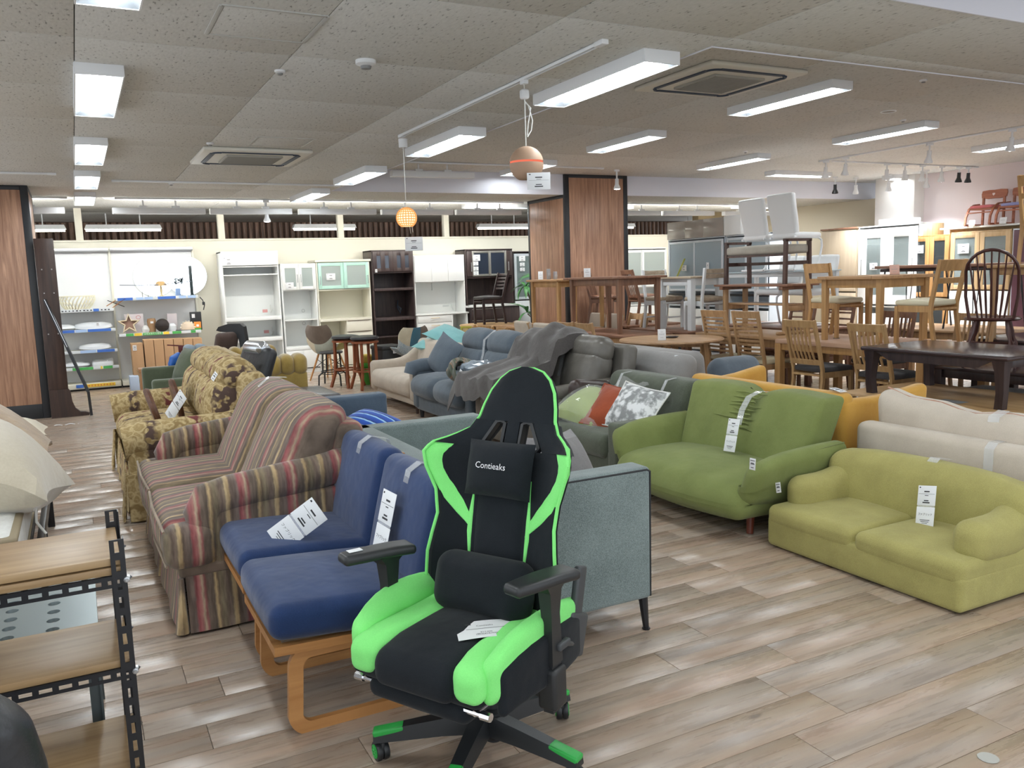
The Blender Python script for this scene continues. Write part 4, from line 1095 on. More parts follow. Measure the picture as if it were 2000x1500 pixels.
# ------------------------------------------------------------ floral sofa
FLX = floral('gold floral damask across', 0)
FLY = floral('gold floral damask along', 1)
def floral_sofa():
    L, D = 1.98, 0.92
    t = thing('floral_sofa', 'gold and burgundy floral sofa with rolled arms and pillow back', 'sofa', (0.63, 6.75, 0), -90)
    bm = BM(); rbox(bm, L - 0.1, D - 0.1, 0.26, T(0, 0.02, 0.2), r=0.03, n=2); obj('base', bm, FLX, t)
    for s in (-1, 1):
        bm = BM(); rbox(bm, 0.76, 0.62, 0.17, T(s * 0.38, -0.1, 0.395), r=0.06, k=3, n=4, puff=(0, 0.01, 0.03)); obj('seat_cushion', bm, FLX, t)
        for k, (z, y, h) in enumerate(((0.66, 0.24, 0.34), (0.86, 0.32, 0.22))):
            bm = BM(); rbox(bm, 0.8, 0.26, h, T(s * 0.4, y, z) @ R(-12, 'X'), r=0.1, k=4, n=4, puff=(0.01, 0.03, 0.015)); obj('back_pillow', bm, FLX, t)
    bm = BM(); rbox(bm, L - 0.2, 0.2, 0.7, T(0, 0.37, 0.55) @ R(-6, 'X'), r=0.08, k=3, n=2); obj('back_frame', bm, FLX, t)
    for s in (-1, 1):
        x = s * (L / 2 - 0.11)
        bm = BM(); rbox(bm, 0.2, D - 0.12, 0.36, T(x, -0.02, 0.35), r=0.04, k=2, n=3)
        tube(bm, [(x, -0.44, 0.5), (x, -0.3, 0.515), (x, 0.2, 0.525), (x, 0.36, 0.55)], [0.115, 0.118, 0.115, 0.11], 18)
        obj('arm', bm, FLY, t, angle=60)
        def P(u, v, x=x, s=s): return (x - 0.105 + 0.21 * u, -0.445 - 0.03 * (1 - v) * (1 + 0.3 * math.sin(u * 9)), 0.012 + 0.3 * v)
        bm = BM(); sheet(bm, P, 10, 4, 0.01); obj('front_skirt', bm, FLY, t)
        def Q(u, v, x=x, s=s): return (x + s * (0.105 + 0.025 * (1 - v) * (1 + 0.25 * math.sin(u * 20))), -0.44 + 0.8 * u, 0.012 + 0.3 * v)
        bm = BM(); sheet(bm, Q, 20, 4, 0.01); obj('side_skirt', bm, FLY, t)
    def Fk(u, v): return (-0.78 + 1.56 * u, -0.42 - 0.025 * (1 - v) * (1 + 0.25 * math.sin(u * 30)), 0.012 + 0.26 * v)
    bm = BM(); sheet(bm, Fk, 30, 4, 0.01); obj('front_skirt', bm, FLX, t)
floral_sofa()
double_card((0.585, 6.55, 0.62), -70, 'white double price card leaning on the floral sofa back', tilt=35, lean=-18, s=0.11, fabric_word=False)
small_tag((0.785, 5.92, 0.88), -70, 'small white tag on the nearest floral back pillow', lean=-20, tilt=30, s=0.06)
for i, (x, y) in enumerate(((0.42, 6.35), (0.62, 6.85))):
    o = BM(); lathe(o, [(0, -0.02), (0.15, -0.02), (0.16, 0), (0.15, 0.02), (0, 0.02)], 28, T(0, 0, 0) @ R(80 if i else 75, 'Y'))
    q = obj('round_board', o, wood('brown round board', hx('6d4a38'), hx('4a3024'), 1, 24), None)
    q.location = (x, y, 0.635); tag(q, ('brown round wooden board on the floral seat, ' + ('farther one' if i else 'nearer one')), 'board', 'round boards on the floral sofa')
# ------------------------------------------------------------ grey sofa with thin legs (back to back with the blue chairs)
GREYF = fabric('light grey tweed', hx('8a9796'), hx('5c6867'), 340, 5, 0.95, 0.35, 0.75)
GREYD = fabric('mid grey fleece', hx('7f7d7e'), hx('696768'), 200, 5, 0.95, 0.2, 0.4)
def box_sofa(name, label, X0, X1, Y0, Y1, face, mat, seat_z=0.38, arm_z=0.68, back_z=0.68, leg=0.13, arm_w=0.12, back_t=0.16, ncush=2, piping=None, legmat=None, r=0.03, arms=(1, 1), back_cush=True, seat_over=0.0, group=None):
    """rectangular sofa; face=-1 looks towards -X, +1 towards +X"""
    L, D = Y1 - Y0, X1 - X0
    t = thing(name, label, 'sofa', ((X0 + X1) / 2, (Y0 + Y1) / 2, 0), -90 if face < 0 else 90, group)
    bm = BM(); rbox(bm, L - 0.01, D - 0.02, seat_z - 0.15 - leg, T(0, 0, (seat_z - 0.15 + leg) / 2), r=min(r, .02), n=1); obj('base', bm, mat, t)
    iw = L - 2 * arm_w
    for k in range(ncush):
        w = iw / ncush
        bm = BM(); rbox(bm, w - 0.006, D - back_t + 0.0 + seat_over, 0.17, T(-iw / 2 + w * (k + .5), -back_t / 2 - seat_over / 2, seat_z - 0.075), r=0.045, k=3, n=4, puff=(0.004, 0.01, 0.02)); obj('seat_cushion', bm, mat, t)
        if back_cush:
            bm = BM(); rbox(bm, w - 0.006, 0.15, back_z - seat_z - 0.03, T(-iw / 2 + w * (k + .5), D / 2 - back_t - 0.05, (seat_z + back_z) / 2) @ R(-8, 'X'), r=0.05, k=3, n=3, puff=(0.004, 0.03, 0.01)); obj('back_cushion', bm, mat, t)
    bm = BM(); rbox(bm, L - 0.004, back_t, back_z - leg, T(0, D / 2 - back_t / 2, (back_z + leg) / 2), r=r, k=3, n=2); obj('backrest', bm, mat, t)
    for s in (-1, 1):
        if not arms[0 if s < 0 else 1]: continue
        bm = BM(); rbox(bm, arm_w, D, arm_z - leg, T(s * (L / 2 - arm_w / 2), 0, (arm_z + leg) / 2), r=r, k=3, n=2); a = obj('arm', bm, mat, t)
        if piping:
            bm = BM()
            xo = s * (L / 2 - 0.004)
            tube(bm, [(xo, -D / 2 + 0.008, leg + 0.01), (xo, -D / 2 + 0.004, arm_z - 0.02), (xo, -D / 2 + 0.02, arm_z - 0.012), (xo, D / 2 - 0.02, arm_z - 0.012), (xo, D / 2 - 0.005, leg + 0.01)], 0.005, 6); obj('piping', bm, piping, a)
    for sx in (-1, 1):
        for sy in (-1, 1):
            bm = BM(); rod(bm, (sx * (L / 2 - 0.03), sy * (D / 2 - 0.03), leg + 0.02), (sx * (L / 2 - 0.02), sy * (D / 2 - 0.02), 0), 0.022, 0.012, 8); rod(bm, (sx * (L / 2 - 0.02), sy * (D / 2 - 0.02), 0), (sx * (L / 2 - 0.02), sy * (D / 2 - 0.02), 0.008), 0.017); obj('leg', bm, legmat or BLACKM, t)
    return t
box_sofa('grey_sofa', 'light grey tweed sofa with dark piping on thin black legs', 1.21, 2.03, 2.74, 4.46, 1, GREYF, 0.4, 0.7, 0.7, 0.14, 0.13, 0.17, 2, plain('dark piping', (0.02, 0.022, 0.025), 0.7), r=0.02, back_cush=False)
small_tag((2.035, 2.79, 0.66), 90, 'small tag on the end of the light grey sofa arm', s=0.05)
for (x, y, z, rz, w, h, th, tilt, lab) in ((1.86, 3.16, 0.6, 20, 0.48, 0.42, 0.2, 62, 'grey fleece cushion standing on edge on the light grey sofa'), (1.8, 2.98, 0.54, -20, 0.46, 0.3, 0.16, 30, 'grey fleece cushion slumped behind the light grey sofa arm'), (1.93, 3.4, 0.53, 60, 0.4, 0.36, 0.16, 40, 'grey fleece cushion folded over deeper in the light grey sofa')):
    bm = BM(); pillow(bm, w, h, th, R(rz) @ R(tilt, 'X') @ R(12, 'Y'), 9, 0.1); o = obj('fleece_cushion', bm, GREYD); o.location = (x, y, z); tag(o, lab, 'cushion', 'grey fleece cushions')
STEELF = fabric('slate blue cloth', hx('5b6b7c'), hx('4c5a6a'), 260, 3, 0.9, 0.12, 0.4)
box_sofa('slate_sofa', 'slate blue sofa with plain square arm, behind the light grey sofa', 1.36, 2.12, 4.6, 6.46, 1, STEELF, 0.36, 0.6, 0.6, 0.06, 0.16, 0.18, 1, r=0.03, back_cush=False)
BST = bands('blue stripes', 0, 0.075, [(0.0, hx('1c4aa8')), (0.42, hx('1d55b8')), (0.5, hx('9cc8ee')), (0.62, hx('a8d4f4')), (0.68, hx('14306e')), (0.9, hx('1c4aa8')), (1, hx('1c4aa8'))], 0.1)
bm = BM(); pillow(bm, 0.46, 0.42, 0.2, I4, 10, 0.06); o = obj('striped_cushion', bm, BST); o.location = (1.7, 5.5, 0.47); o.rotation_euler = (math.radians(14), math.radians(-12), math.radians(35)); tag(o, 'blue and white striped cushion lying on the slate sofa', 'cushion')
BLKL = leather('black leather', (0.03, 0.032, 0.036), 0.38)
t = thing('ottoman', 'dark leather ottoman behind the slate blue sofa', 'ottoman', (1.86, 8.15, 0))
bm = BM(); rbox(bm, 0.62, 0.75, 0.12, T(0, 0, 0.37), r=0.04, k=3, n=3, puff=(0, 0, 0.015)); obj('cushion_top', bm, leather('brown black leather', hx('4b4748'), 0.35), t)
bm = BM(); rbox(bm, 0.6, 0.73, 0.26, T(0, 0, 0.18), r=0.015); obj('base', bm, leather('brown black leather', hx('4b4748'), 0.35), t)
for sx in (-1, 1):
    for sy in (-1, 1):
        bm = BM(); rod(bm, (sx * .25, sy * .3, 0.06), (sx * .25, sy * .3, 0), 0.02); obj('foot', bm, BLACKP, t)

# ------------------------------------------------------------ olive low sofa
OLIVE = fabric('olive green cloth', hx('b0a96a'), hx('99925a'), 300, 6, 0.92, 0.25, 0.55, 0.1)
def low_olive():
    L, D = 1.13, 0.66
    t = thing('low_sofa', 'low olive green two-seat floor sofa with rounded arms', 'sofa', (3.53, 2.73, 0), -90)
    bm = BM(); rbox(bm, L, D, 0.17, T(0, -0.002, 0.09), r=0.03, k=3, n=3, puff=(0, 0.006, 0)); obj('base', bm, OLIVE, t)
    for s in (-1, 1):
        def ear(x, y, z): return (x, y, z)
        bm = BM(); rbox(bm, L / 2 - 0.002, D - 0.1, 0.11, T(s * L / 4, -0.055, 0.175), r=0.04, k=3, n=5, puff=(0.0, 0.006, 0.018)); obj('seat_cushion', bm, OLIVE, t)
    def wrap(x, y, z):
        return (x, y - 0.07 * (abs(x) / (L / 2)) ** 4 + 0.12 * (z + 0.16) , z - 0.02 * (x / (L / 2)) ** 4)
    bm = BM(); rbox(bm, L - 0.02, 0.18, 0.33, T(0, 0.2, 0.325), r=0.07, k=4, n=6, puff=(0, 0.02, 0.012), fn=wrap); obj('backrest', bm, OLIVE, t)
    for s in (-1, 1):
        def slope(x, y, z, s=s):
            rise = 0.1 * max(0, (y + 0.05) / 0.28) ** 1.6
            return (x - s * 0.03 * max(0, y / 0.26), y, z + rise * (z + 0.1) / 0.2)
        bm = BM(); rbox(bm, 0.155, 0.52, 0.2, T(s * (L / 2 - 0.078), 0.045, 0.275), r=0.07, k=4, n=5, puff=(0.01, 0.012, 0), fn=slope); obj('arm', bm, OLIVE, t)
        bm = BM(); rbox(bm, 0.12, D - 0.14, 0.22, T(s * (L / 2 - 0.064), 0.06, 0.12), r=0.03, k=3, n=2); obj('arm_base', bm, OLIVE, t)
    bm = BM(); tube(bm, [(0.02, 0.125, 0.3), (0.02, 0.14, 0.4), (0.02, 0.17, 0.475), (0.02, 0.23, 0.515), (0.02, 0.32, 0.5)], 0, sq=(0.055, 0.0014)); obj('clear_tape', bm, FILM, t)
low_olive()
double_card((3.55, 2.6, 0.325), -90, 'white double price card on the olive low sofa', lean=-18, tilt=-10, s=0.096)
small_tag((3.235, 3.245, 0.325), -90, 'small barcode tag on the olive low sofa left arm', lean=-8, tilt=-18, s=0.055)

# ------------------------------------------------------------ green low sofa with gathered back
GRN = fabric('leaf green cloth', hx('828c54'), hx('707a46'), 320, 5, 0.92, 0.18, 0.45, 0.1)
def low_green():
    L, D = 1.22, 0.75
    t = thing('low_sofa', 'leaf green low sofa with gathered back and winged arms', 'sofa', (3.47, 3.98, 0), -90)
    def bag(x, y, z):
        return (x, y - 0.05 * max(0, 1 - (x / 0.6) ** 2) * (1 if y < 0 else 0), z - 0.03 * max(0, (-y - 0.1) / 0.25) ** 2 * (1 if z > 0 else 0.2))
    bm = BM(); rbox(bm, 1.2, 0.72, 0.2, T(0, -0.03, 0.215), r=0.085, k=4, n=7, puff=(0, 0.02, 0.05), fn=bag); obj('seat', bm, GRN, t)
    def gather(x, y, z):
        dip = math.exp(-(x / 0.09) ** 2)
        top = max(0, z / 0.23)
        sc = 1 - 0.06 * (1 - top)
        return (x * (0.93 + 0.07 * (z / 0.23 + 1) / 2), y + 0.16 * (z / 0.46 + 0.5) + (0.045 if y < 0 else -0.02) * dip * max(0, min(1, (z + 0.05) / 0.15)), z - 0.055 * dip * top + 0.012 * (1 - (abs(abs(x) - 0.32) / 0.3)) * top)
    bm = BM(); rbox(bm, 1.16, 0.2, 0.46, T(0, 0.2, 0.5), r=0.036, k=3, n=(21, 3, 10), puff=(0, 0.03, 0.006), fn=gather); bk = obj('backrest', bm, GRN, t)
    bm = BM()
    rr = random.Random(3)
    for k in range(9):
        z = 0.5 + k * 0.025
        for s in (-1, 1):
            l = rr.uniform(0.06, 0.17) * (1.6 if k == 2 else 1)
            yy = lambda x, z=z: 0.2 + 0.16 * ((z - 0.5) / 0.46 + 0.5) - 0.1 + 0.045 * math.exp(-(x / 0.09) ** 2) * max(0, min(1, (z - 0.45) / 0.15)) - 0.035 * (1 - (x / .58) ** 2) * (1 - ((z - .5) / .23) ** 2) - 0.001
            tube(bm, [(s * 0.004, yy(0.004), z), (s * l * .5, yy(l * .5), z + rr.uniform(-.004, .006)), (s * l, yy(l), z + rr.uniform(-.012, .012))], [0.007, 0.006, 0.001], 6)
    obj('gathers', bm, GRN, bk, kind='stuff')
    for s in (-1, 1):
        def wing(x, y, z, s=s):
            fl = z / 0.25 + 0.5
            return (x + s * (0.085 * fl) * (1 - 0.0 * y), y, z * (1 + 0.12 * (y / 0.35)) - 0.04 * max(0, -y / 0.35) ** 3 * (1 if z > 0 else -0.3))
        bm = BM(); rbox(bm, 0.13, 0.68, 0.31, T(s * 0.56, -0.0, 0.33), r=0.055, k=4, n=5, puff=(0.015, 0.02, 0.012), fn=wing); a = obj('arm', bm, GRN, t)
        bm = BM(); tube(bm, [(s * (0.56 + 0.042 + 0.085 + 0.008), -0.26, 0.435), (s * 0.695, 0.0, 0.475), (s * 0.695, 0.3, 0.498)], 0.004, 5); obj('seam', bm, fabric('leaf green fold', hx('747c48'), hx('6c7442')), a)
    for sx in (-1, 1):
        for sy in (-1, 1):
            bm = BM(); rod(bm, (sx * 0.47, sy * 0.2 + (0.02), 0.14), (sx * 0.485, sy * 0.22 + 0.02, 0), 0.026, 0.019, 12); obj('leg', bm, wood('red brown leg', hx('80402c'), hx('5f2c1f'), 2), t)
    bm = BM(); tube(bm, [(0.06, 0.1, 0.53), (0.06, 0.13, 0.62), (0.06, 0.185, 0.695), (0.06, 0.27, 0.722), (0.06, 0.37, 0.71)], 0, sq=(0.05, 0.0014)); obj('clear_tape', bm, FILM, t)
low_green()
double_card((3.5, 3.9, 0.475), -90, 'white double price card on the leaf green sofa back', lean=-16, tilt=-4, s=0.098)
small_tag((3.105, 3.3, 0.46), -86, 'small barcode tag on the leaf green sofa right arm', lean=-4, s=0.062)

# ------------------------------------------------------------ dark green tweed sofa with cushions
DGR = fabric('dark green grey tweed', hx('646a5c'), hx('484e42'), 330, 6, 0.95, 0.3, 0.7)
def tweed():
    L, D = 1.06, 0.82
    t = thing('tweed_sofa', 'dark green grey tweed sofa with buttoned back and box arms', 'sofa', (3.56, 5.17, 0), -90)
    bm = BM(); rbox(bm, L - 0.04, D - 0.05, 0.18, T(0, 0, 0.17), r=0.02, n=1); obj('base', bm, DGR, t)
    bm = BM(); rbox(bm, L - 0.28, D - 0.16, 0.17, T(0, -0.09, 0.285), r=0.05, k=3, n=5, puff=(0, 0.015, 0.025)); obj('seat_cushion', bm, DGR, t)
    def tuft(x, y, z):
        d = 0
        for cx in (-0.3, -0.1, 0.1, 0.3):
            for cz in (0.05,):
                d += math.exp(-((x - cx) ** 2 + (z - cz) ** 2) / 0.0022)
        return (x, y + (0.03 * d if y < 0 else 0) + 0.1 * (z / 0.4 + .5), z)
    bm = BM(); rbox(bm, L - 0.04, 0.2, 0.42, T(0, 0.24, 0.49), r=0.06, k=3, n=(17, 2, 9), puff=(0, 0.015, 0.005), fn=tuft); bk = obj('backrest', bm, DGR, t)
    for cx in (-0.3, -0.1, 0.1, 0.3):
        bm = BM(); lathe(bm, [(0, -0.004), (0.012, -0.003), (0.012, 0.003), (0, 0.006)], 10, T(cx, 0.205, 0.54) @ R(90, 'X')); obj('button', bm, DGR, bk)
    for s in (-1, 1):
        def rise(x, y, z): return (x, y, z + (0.05 * max(0, (y) / 0.38) ** 2) * (z / 0.35 + .5))
        bm = BM(); rbox(bm, 0.13, D - 0.02, 0.37, T(s * (L / 2 - 0.065), 0, 0.285), r=0.03, k=3, n=4, fn=rise); obj('arm', bm, DGR, t)
    for sx in (-1, 1):
        for sy in (-1, 1):
            bm = BM(); rod(bm, (sx * 0.45, sy * 0.33, 0.1), (sx * 0.45, sy * 0.33, 0), 0.025, 0.018); obj('leg', bm, DKWOOD, t)
    bm = BM()
    for x in (-0.28, 0.28): tube(bm, [(x, 0.13, 0.5), (x, 0.17, 0.63), (x, 0.21, 0.695), (x, 0.3, 0.705)], 0, sq=(0.03, 0.0014))
    obj('clear_tape', bm, FILM, t)
tweed()
LIME = fabric('lime green cushion', hx('9fb05c'), hx('8a9c48'), 300)
RUST = fabric('rust red cushion', hx('a4502f'), hx('8c4026'), 300)
def grey_print():
    m, nt, b = nodes_of('grey flower print'); v = coords(nt)
    n = nd(nt, 'ShaderNodeTexNoise'); n.inputs['Scale'].default_value = 16; n.inputs['Detail'].default_value = 5; lk(nt, v, n.inputs['Vector'])
    r = ramp(nt, [(0.42, hx('8a8c8c')), (0.5, hx('b8baba')), (0.56, hx('e0e2e2'))]); lk(nt, n.outputs[0], r.inputs[0]); lk(nt, r.outputs[0], b.inputs['Base Color']); b.inputs['Roughness'].default_value = 0.85
    return m
for (nm, mat, x, y, z, rx, rz, w, h, th, lab) in (
        ('cushion', LIME, 3.4, 5.33, 0.475, 24, 10, 0.5, 0.44, 0.22, 'lime green cushion in a clear plastic bag'),
        ('cushion', RUST, 3.44, 5.06, 0.5, 40, 24, 0.42, 0.4, 0.15, 'rust red cushion leaning beside the bagged lime cushion'),
        ('cushion', grey_print(), 3.46, 4.86, 0.52, 50, 12, 0.42, 0.38, 0.15, 'white and grey printed cushion leaning at the tweed sofa arm')):
    t = thing(nm, lab, 'cushion', (x, y, z), -90 + rz, 'cushions on the tweed sofa')
    M_ = R(7, 'Y') @ R(rx, 'X')
    bm = BM(); pillow(bm, w, h, th, M_, 10, 0.07); obj('cover', bm, mat, t)
    if mat is LIME:
        rr = random.Random(5)
        def crinkle(px, py, pz): return (px * 1.06 + rr.uniform(-.008, .008), py * 1.06 + rr.uniform(-.008, .008), pz * 1.16 + rr.uniform(-.006, .006))
        bm = BM(); pillow(bm, w, h, th, M_, 14, 0.05, crinkle)
        def knot(u, v): return tuple(M_ @ Vector((0.1 + (v - .5) * 0.16 * (1 + u) + rr.uniform(-.01, .01), 0.2 + 0.2 * u, 0.03 + 0.03 * math.sin(v * 9) * (1 - u * .3))))
        sheet(bm, knot, 5, 9)
        obj('plastic_bag', bm, glass('clear plastic bag', (0.92, 0.95, 0.95), 0.2, 0.08), t, angle=10)
    else:
        bm = BM()
        e = [(-w / 2 + w * k / 10, -h / 2 * (1 - 0.07 * (1 - (-1 + 2 * k / 10) ** 2)), 0) for k in range(11)] + [(w / 2 * (1 - 0.07 * (1 - (-1 + 2 * k / 10) ** 2)), -h / 2 + h * k / 10, 0) for k in range(1, 11)]
        e += [(-p[0], -p[1], 0) for p in e[1:-1]] + []
        tube(bm, [M_ @ Vector(p) for p in e], 0.006, 5, closed=True); obj('piping', bm, plain('white piping', hx('dcdcd8'), .8) if nm and mat is not RUST else RUST, t)
bm = BM(); rbox(bm, 0.4, 0.13, 0.2, R(8, 'Y'), r=0.064, k=4, n=2); o = obj('oval_cushion', bm, leather('dark brown shiny cover', hx('3a2c28'), 0.35)); o.location = (3.55, 5.58, 0.55); o.rotation_euler = (0, 0, math.radians(5)); tag(o, 'dark brown oval cushion on the tweed sofa far arm', 'cushion')

# ------------------------------------------------------------ grey brown leather recliner sofa
TAUPE = leather('grey brown leather', hx('6e6a63'), 0.36)
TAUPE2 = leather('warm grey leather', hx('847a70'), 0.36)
def recliner():
    L, D = 1.28, 0.9
    t = thing('recliner_sofa', 'grey brown leather two-seat recliner with folded headrests', 'recliner', (3.6, 6.31, 0), -90)
    bm = BM(); rbox(bm, L - 0.06, D - 0.08, 0.3, T(0, 0, 0.19), r=0.03, n=2); obj('base', bm, TAUPE, t)
    for s in (-1, 1):
        x = s * 0.27
        bm = BM(); rbox(bm, 0.53, 0.66, 0.18, T(x, -0.11, 0.4), r=0.06, k=3, n=4, puff=(0, 0.02, 0.03)); obj('seat_cushion', bm, TAUPE, t)
        bm = BM(); rbox(bm, 0.52, 0.2, 0.42, T(x, 0.2, 0.62) @ R(-14, 'X'), r=0.07, k=3, n=4, puff=(0, 0.04, 0)); bk = obj('back_cushion', bm, TAUPE, t)
        bm = BM()
        for q in (-0.13, 0.13): tube(bm, [(x + q * 1.4, 0.115, 0.46), (x + q * 1.1, 0.1, 0.58), (x + q * 0.6, 0.135, 0.78)], 0.004, 5)
        obj('seam', bm, leather('seam leather', hx('4e4a44'), .4), bk)
        bm = BM(); rbox(bm, 0.53, 0.19, 0.22, T(x, 0.255, 0.845) @ R(-12, 'X'), r=0.08, k=4, n=3, puff=(0.01, 0.02, 0.01)); obj('headrest', bm, TAUPE, t)
        bm = BM(); rbox(bm, 0.14, D - 0.04, 0.42, T(s * (L / 2 - 0.07), -0.01, 0.36), r=0.05, k=3, n=3)
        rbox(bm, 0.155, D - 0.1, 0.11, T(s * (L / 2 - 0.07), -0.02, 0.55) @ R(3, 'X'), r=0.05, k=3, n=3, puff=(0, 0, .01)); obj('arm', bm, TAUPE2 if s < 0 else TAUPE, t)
    bm = BM(); rbox(bm, L - 0.04, 0.14, 0.74, T(0, 0.4, 0.52) @ R(-8, 'X'), r=0.05, k=3, n=2); obj('back_shell', bm, TAUPE, t)
    bm = BM(); tube(bm, [(-0.02, 0.1, 0.6), (-0.02, 0.16, 0.84), (-0.02, 0.3, 0.965), (-0.02, 0.45, 0.95)], 0, sq=(0.05, 0.0014)); obj('clear_tape', bm, FILM, t)
recliner()
# dark cover cloth thrown over the farther recliner seat
def drape(u, v):
    y = 6.12 + 0.92 * u
    prof = [(2.99, 0.44), (3.03, 0.62), (3.22, 0.66), (3.5, 0.74), (3.58, 0.92), (3.74, 1.0), (3.92, 0.97), (4.06, 0.8)]
    f = v * (len(prof) - 1); i = min(int(f), len(prof) - 2); g = f - i
    x = prof[i][0] * (1 - g) + prof[i + 1][0] * g; z = prof[i][1] * (1 - g) + prof[i + 1][1] * g
    w = 0.016 * math.sin(9 * u + 7 * v) + 0.014 * math.sin(23 * u - 11 * v) * (0.4 + v) + 0.01 * math.sin(31 * (u - v))
    z += w + 0.03 * math.exp(-((u - 0.2 - v * 0.3) / 0.09) ** 2) - (0.34 * (u - 0.82) / 0.18 if u > 0.82 else 0) * 0.5 - (0.12 if u < 0.02 else 0)
    return (x + 0.6 * w - (0.05 if v < 0.3 else 0), y + 0.02 * math.sin(11 * v), z)
bm = BM(); sheet(bm, drape, 40, 34, 0.006); o = obj('cover_cloth', bm, fabric('dark brown grey sheet', hx('5a5654'), hx('4a4644'), 120, 5, 0.8, 0.1)); tag(o, 'crumpled dark grey brown cover cloth draped over the recliner', 'cloth')

# ------------------------------------------------------------ blue grey fabric two-seat recliner
BGR = fabric('blue grey cloth', hx('65707a'), hx('545e68'), 260, 5, 0.92, 0.2, 0.5)
def fabric_recliner():
    L, D = 1.52, 0.88
    t = thing('fabric_recliner', 'blue grey cloth two-seat sofa with high padded back', 'sofa', (3.55, 7.77, 0), -90)
    bm = BM(); rbox(bm, L - 0.1, D - 0.1, 0.24, T(0, 0.01, 0.2), r=0.03, n=2); obj('base', bm, BGR, t)
    for s in (-1, 1):
        x = s * 0.31
        bm = BM(); rbox(bm, 0.615, 0.7, 0.22, T(x, -0.13, 0.36), r=0.09, k=4, n=4, puff=(0, 0.03, 0.04)); obj('seat_cushion', bm, BGR, t)
        bm = BM(); rbox(bm, 0.62, 0.22, 0.34, T(x, 0.19, 0.57) @ R(-12, 'X'), r=0.08, k=4, n=3, puff=(0, 0.04, 0)); rbox(bm, 0.62, 0.24, 0.24, T(x, 0.25, 0.795) @ R(-12, 'X'), r=0.1, k=4, n=3, puff=(0.0, 0.03, 0.03)); obj('back_cushion', bm, BGR, t)
        bm = BM(); rbox(bm, 0.14, D - 0.08, 0.42, T(s * (L / 2 - 0.075), 0.0, 0.31), r=0.04, k=3, n=2)
        tube(bm, [(s * (L / 2 - 0.08), -0.44, 0.47), (s * (L / 2 - 0.08), -0.42, 0.53), (s * (L / 2 - 0.08), -0.3, 0.545), (s * (L / 2 - 0.08), 0.36, 0.555)], [0.07, 0.085, 0.085, 0.08], 14); obj('arm', bm, BGR, t, angle=60)
        for sy in (-1, 1):
            bm = BM(); rod(bm, (s * 0.64, sy * 0.34, 0.1), (s * 0.64, sy * 0.34, 0), 0.028, 0.02); obj('leg', bm, BLACKP, t)
    bm = BM(); rbox(bm, L - 0.22, 0.16, 0.7, T(0, 0.36, 0.5) @ R(-10, 'X'), r=0.07, k=3, n=2); obj('back_shell', bm, BGR, t)
    bm = BM(); tube(bm, [(0.02, 0.04, 0.5), (0.02, 0.1, 0.7), (0.02, 0.12, 0.84), (0.02, 0.25, 0.935), (0.02, 0.38, 0.93)], 0, sq=(0.05, 0.0014)); obj('clear_tape', bm, FILM, t)
fabric_recliner()
double_card((3.36, 7.62, 0.585), -80, 'white price card on the blue grey recliner back', lean=-16, s=0.09, fabric_word=False)
bm = BM(); pillow(bm, 0.42, 0.42, 0.16, R(20, 'Y') @ R(66, 'X'), 10, 0.06); o = obj('square_cushion', bm, BGR); o.location = (3.42, 8.23, 0.66); o.rotation_euler = (0, 0, math.radians(-80)); tag(o, 'blue grey square cushion leaning on the far arm', 'cushion')
PLAID = bands('green plaid wool', 0, 0.09, [(0, hx('5c6456')), (0.4, hx('4c5448')), (0.5, hx('a07c60')), (0.6, hx('6a6a62')), (0.85, hx('8c8478')), (1, hx('5c6456'))], 0.4)
def throw(u, v):
    a = u * 5.5
    return (3.2 + 0.16 * math.cos(a) * (0.5 + .5 * v) + 0.12 * (v - .5), 7.3 + 0.3 * (v - .5) + 0.06 * math.sin(a * 1.3), 0.55 + 0.075 * math.sin(a) + 0.03 * math.sin(v * 9 + u * 5) + 0.05)
bm = BM(); sheet(bm, throw, 36, 12, 0.012); o = obj('throw_blanket', bm, PLAID); tag(o, 'bundled green and brown plaid throw on the blue grey sofa', 'blanket')
def bagged(u, v):
    a = u * 2 * PI
    return (3.3 + 0.17 * math.cos(a) * math.sin(PI * v) ** .6 + 0.015 * math.sin(v * 17), 7.12 + 0.16 * (2 * v - 1), 0.645 + 0.06 * math.sin(a) * math.sin(PI * v) ** .6 + 0.01 * math.sin(a * 7 + v * 13))
bm = BM(); sheet(bm, bagged, 24, 12); o = obj('bagged_blanket', bm, plain('grey cloth in shiny plastic', hx('8a96a2'), 0.15, spec=0.9), angle=12); tag(o, 'grey blanket in shiny clear wrap on the near arm', 'blanket')

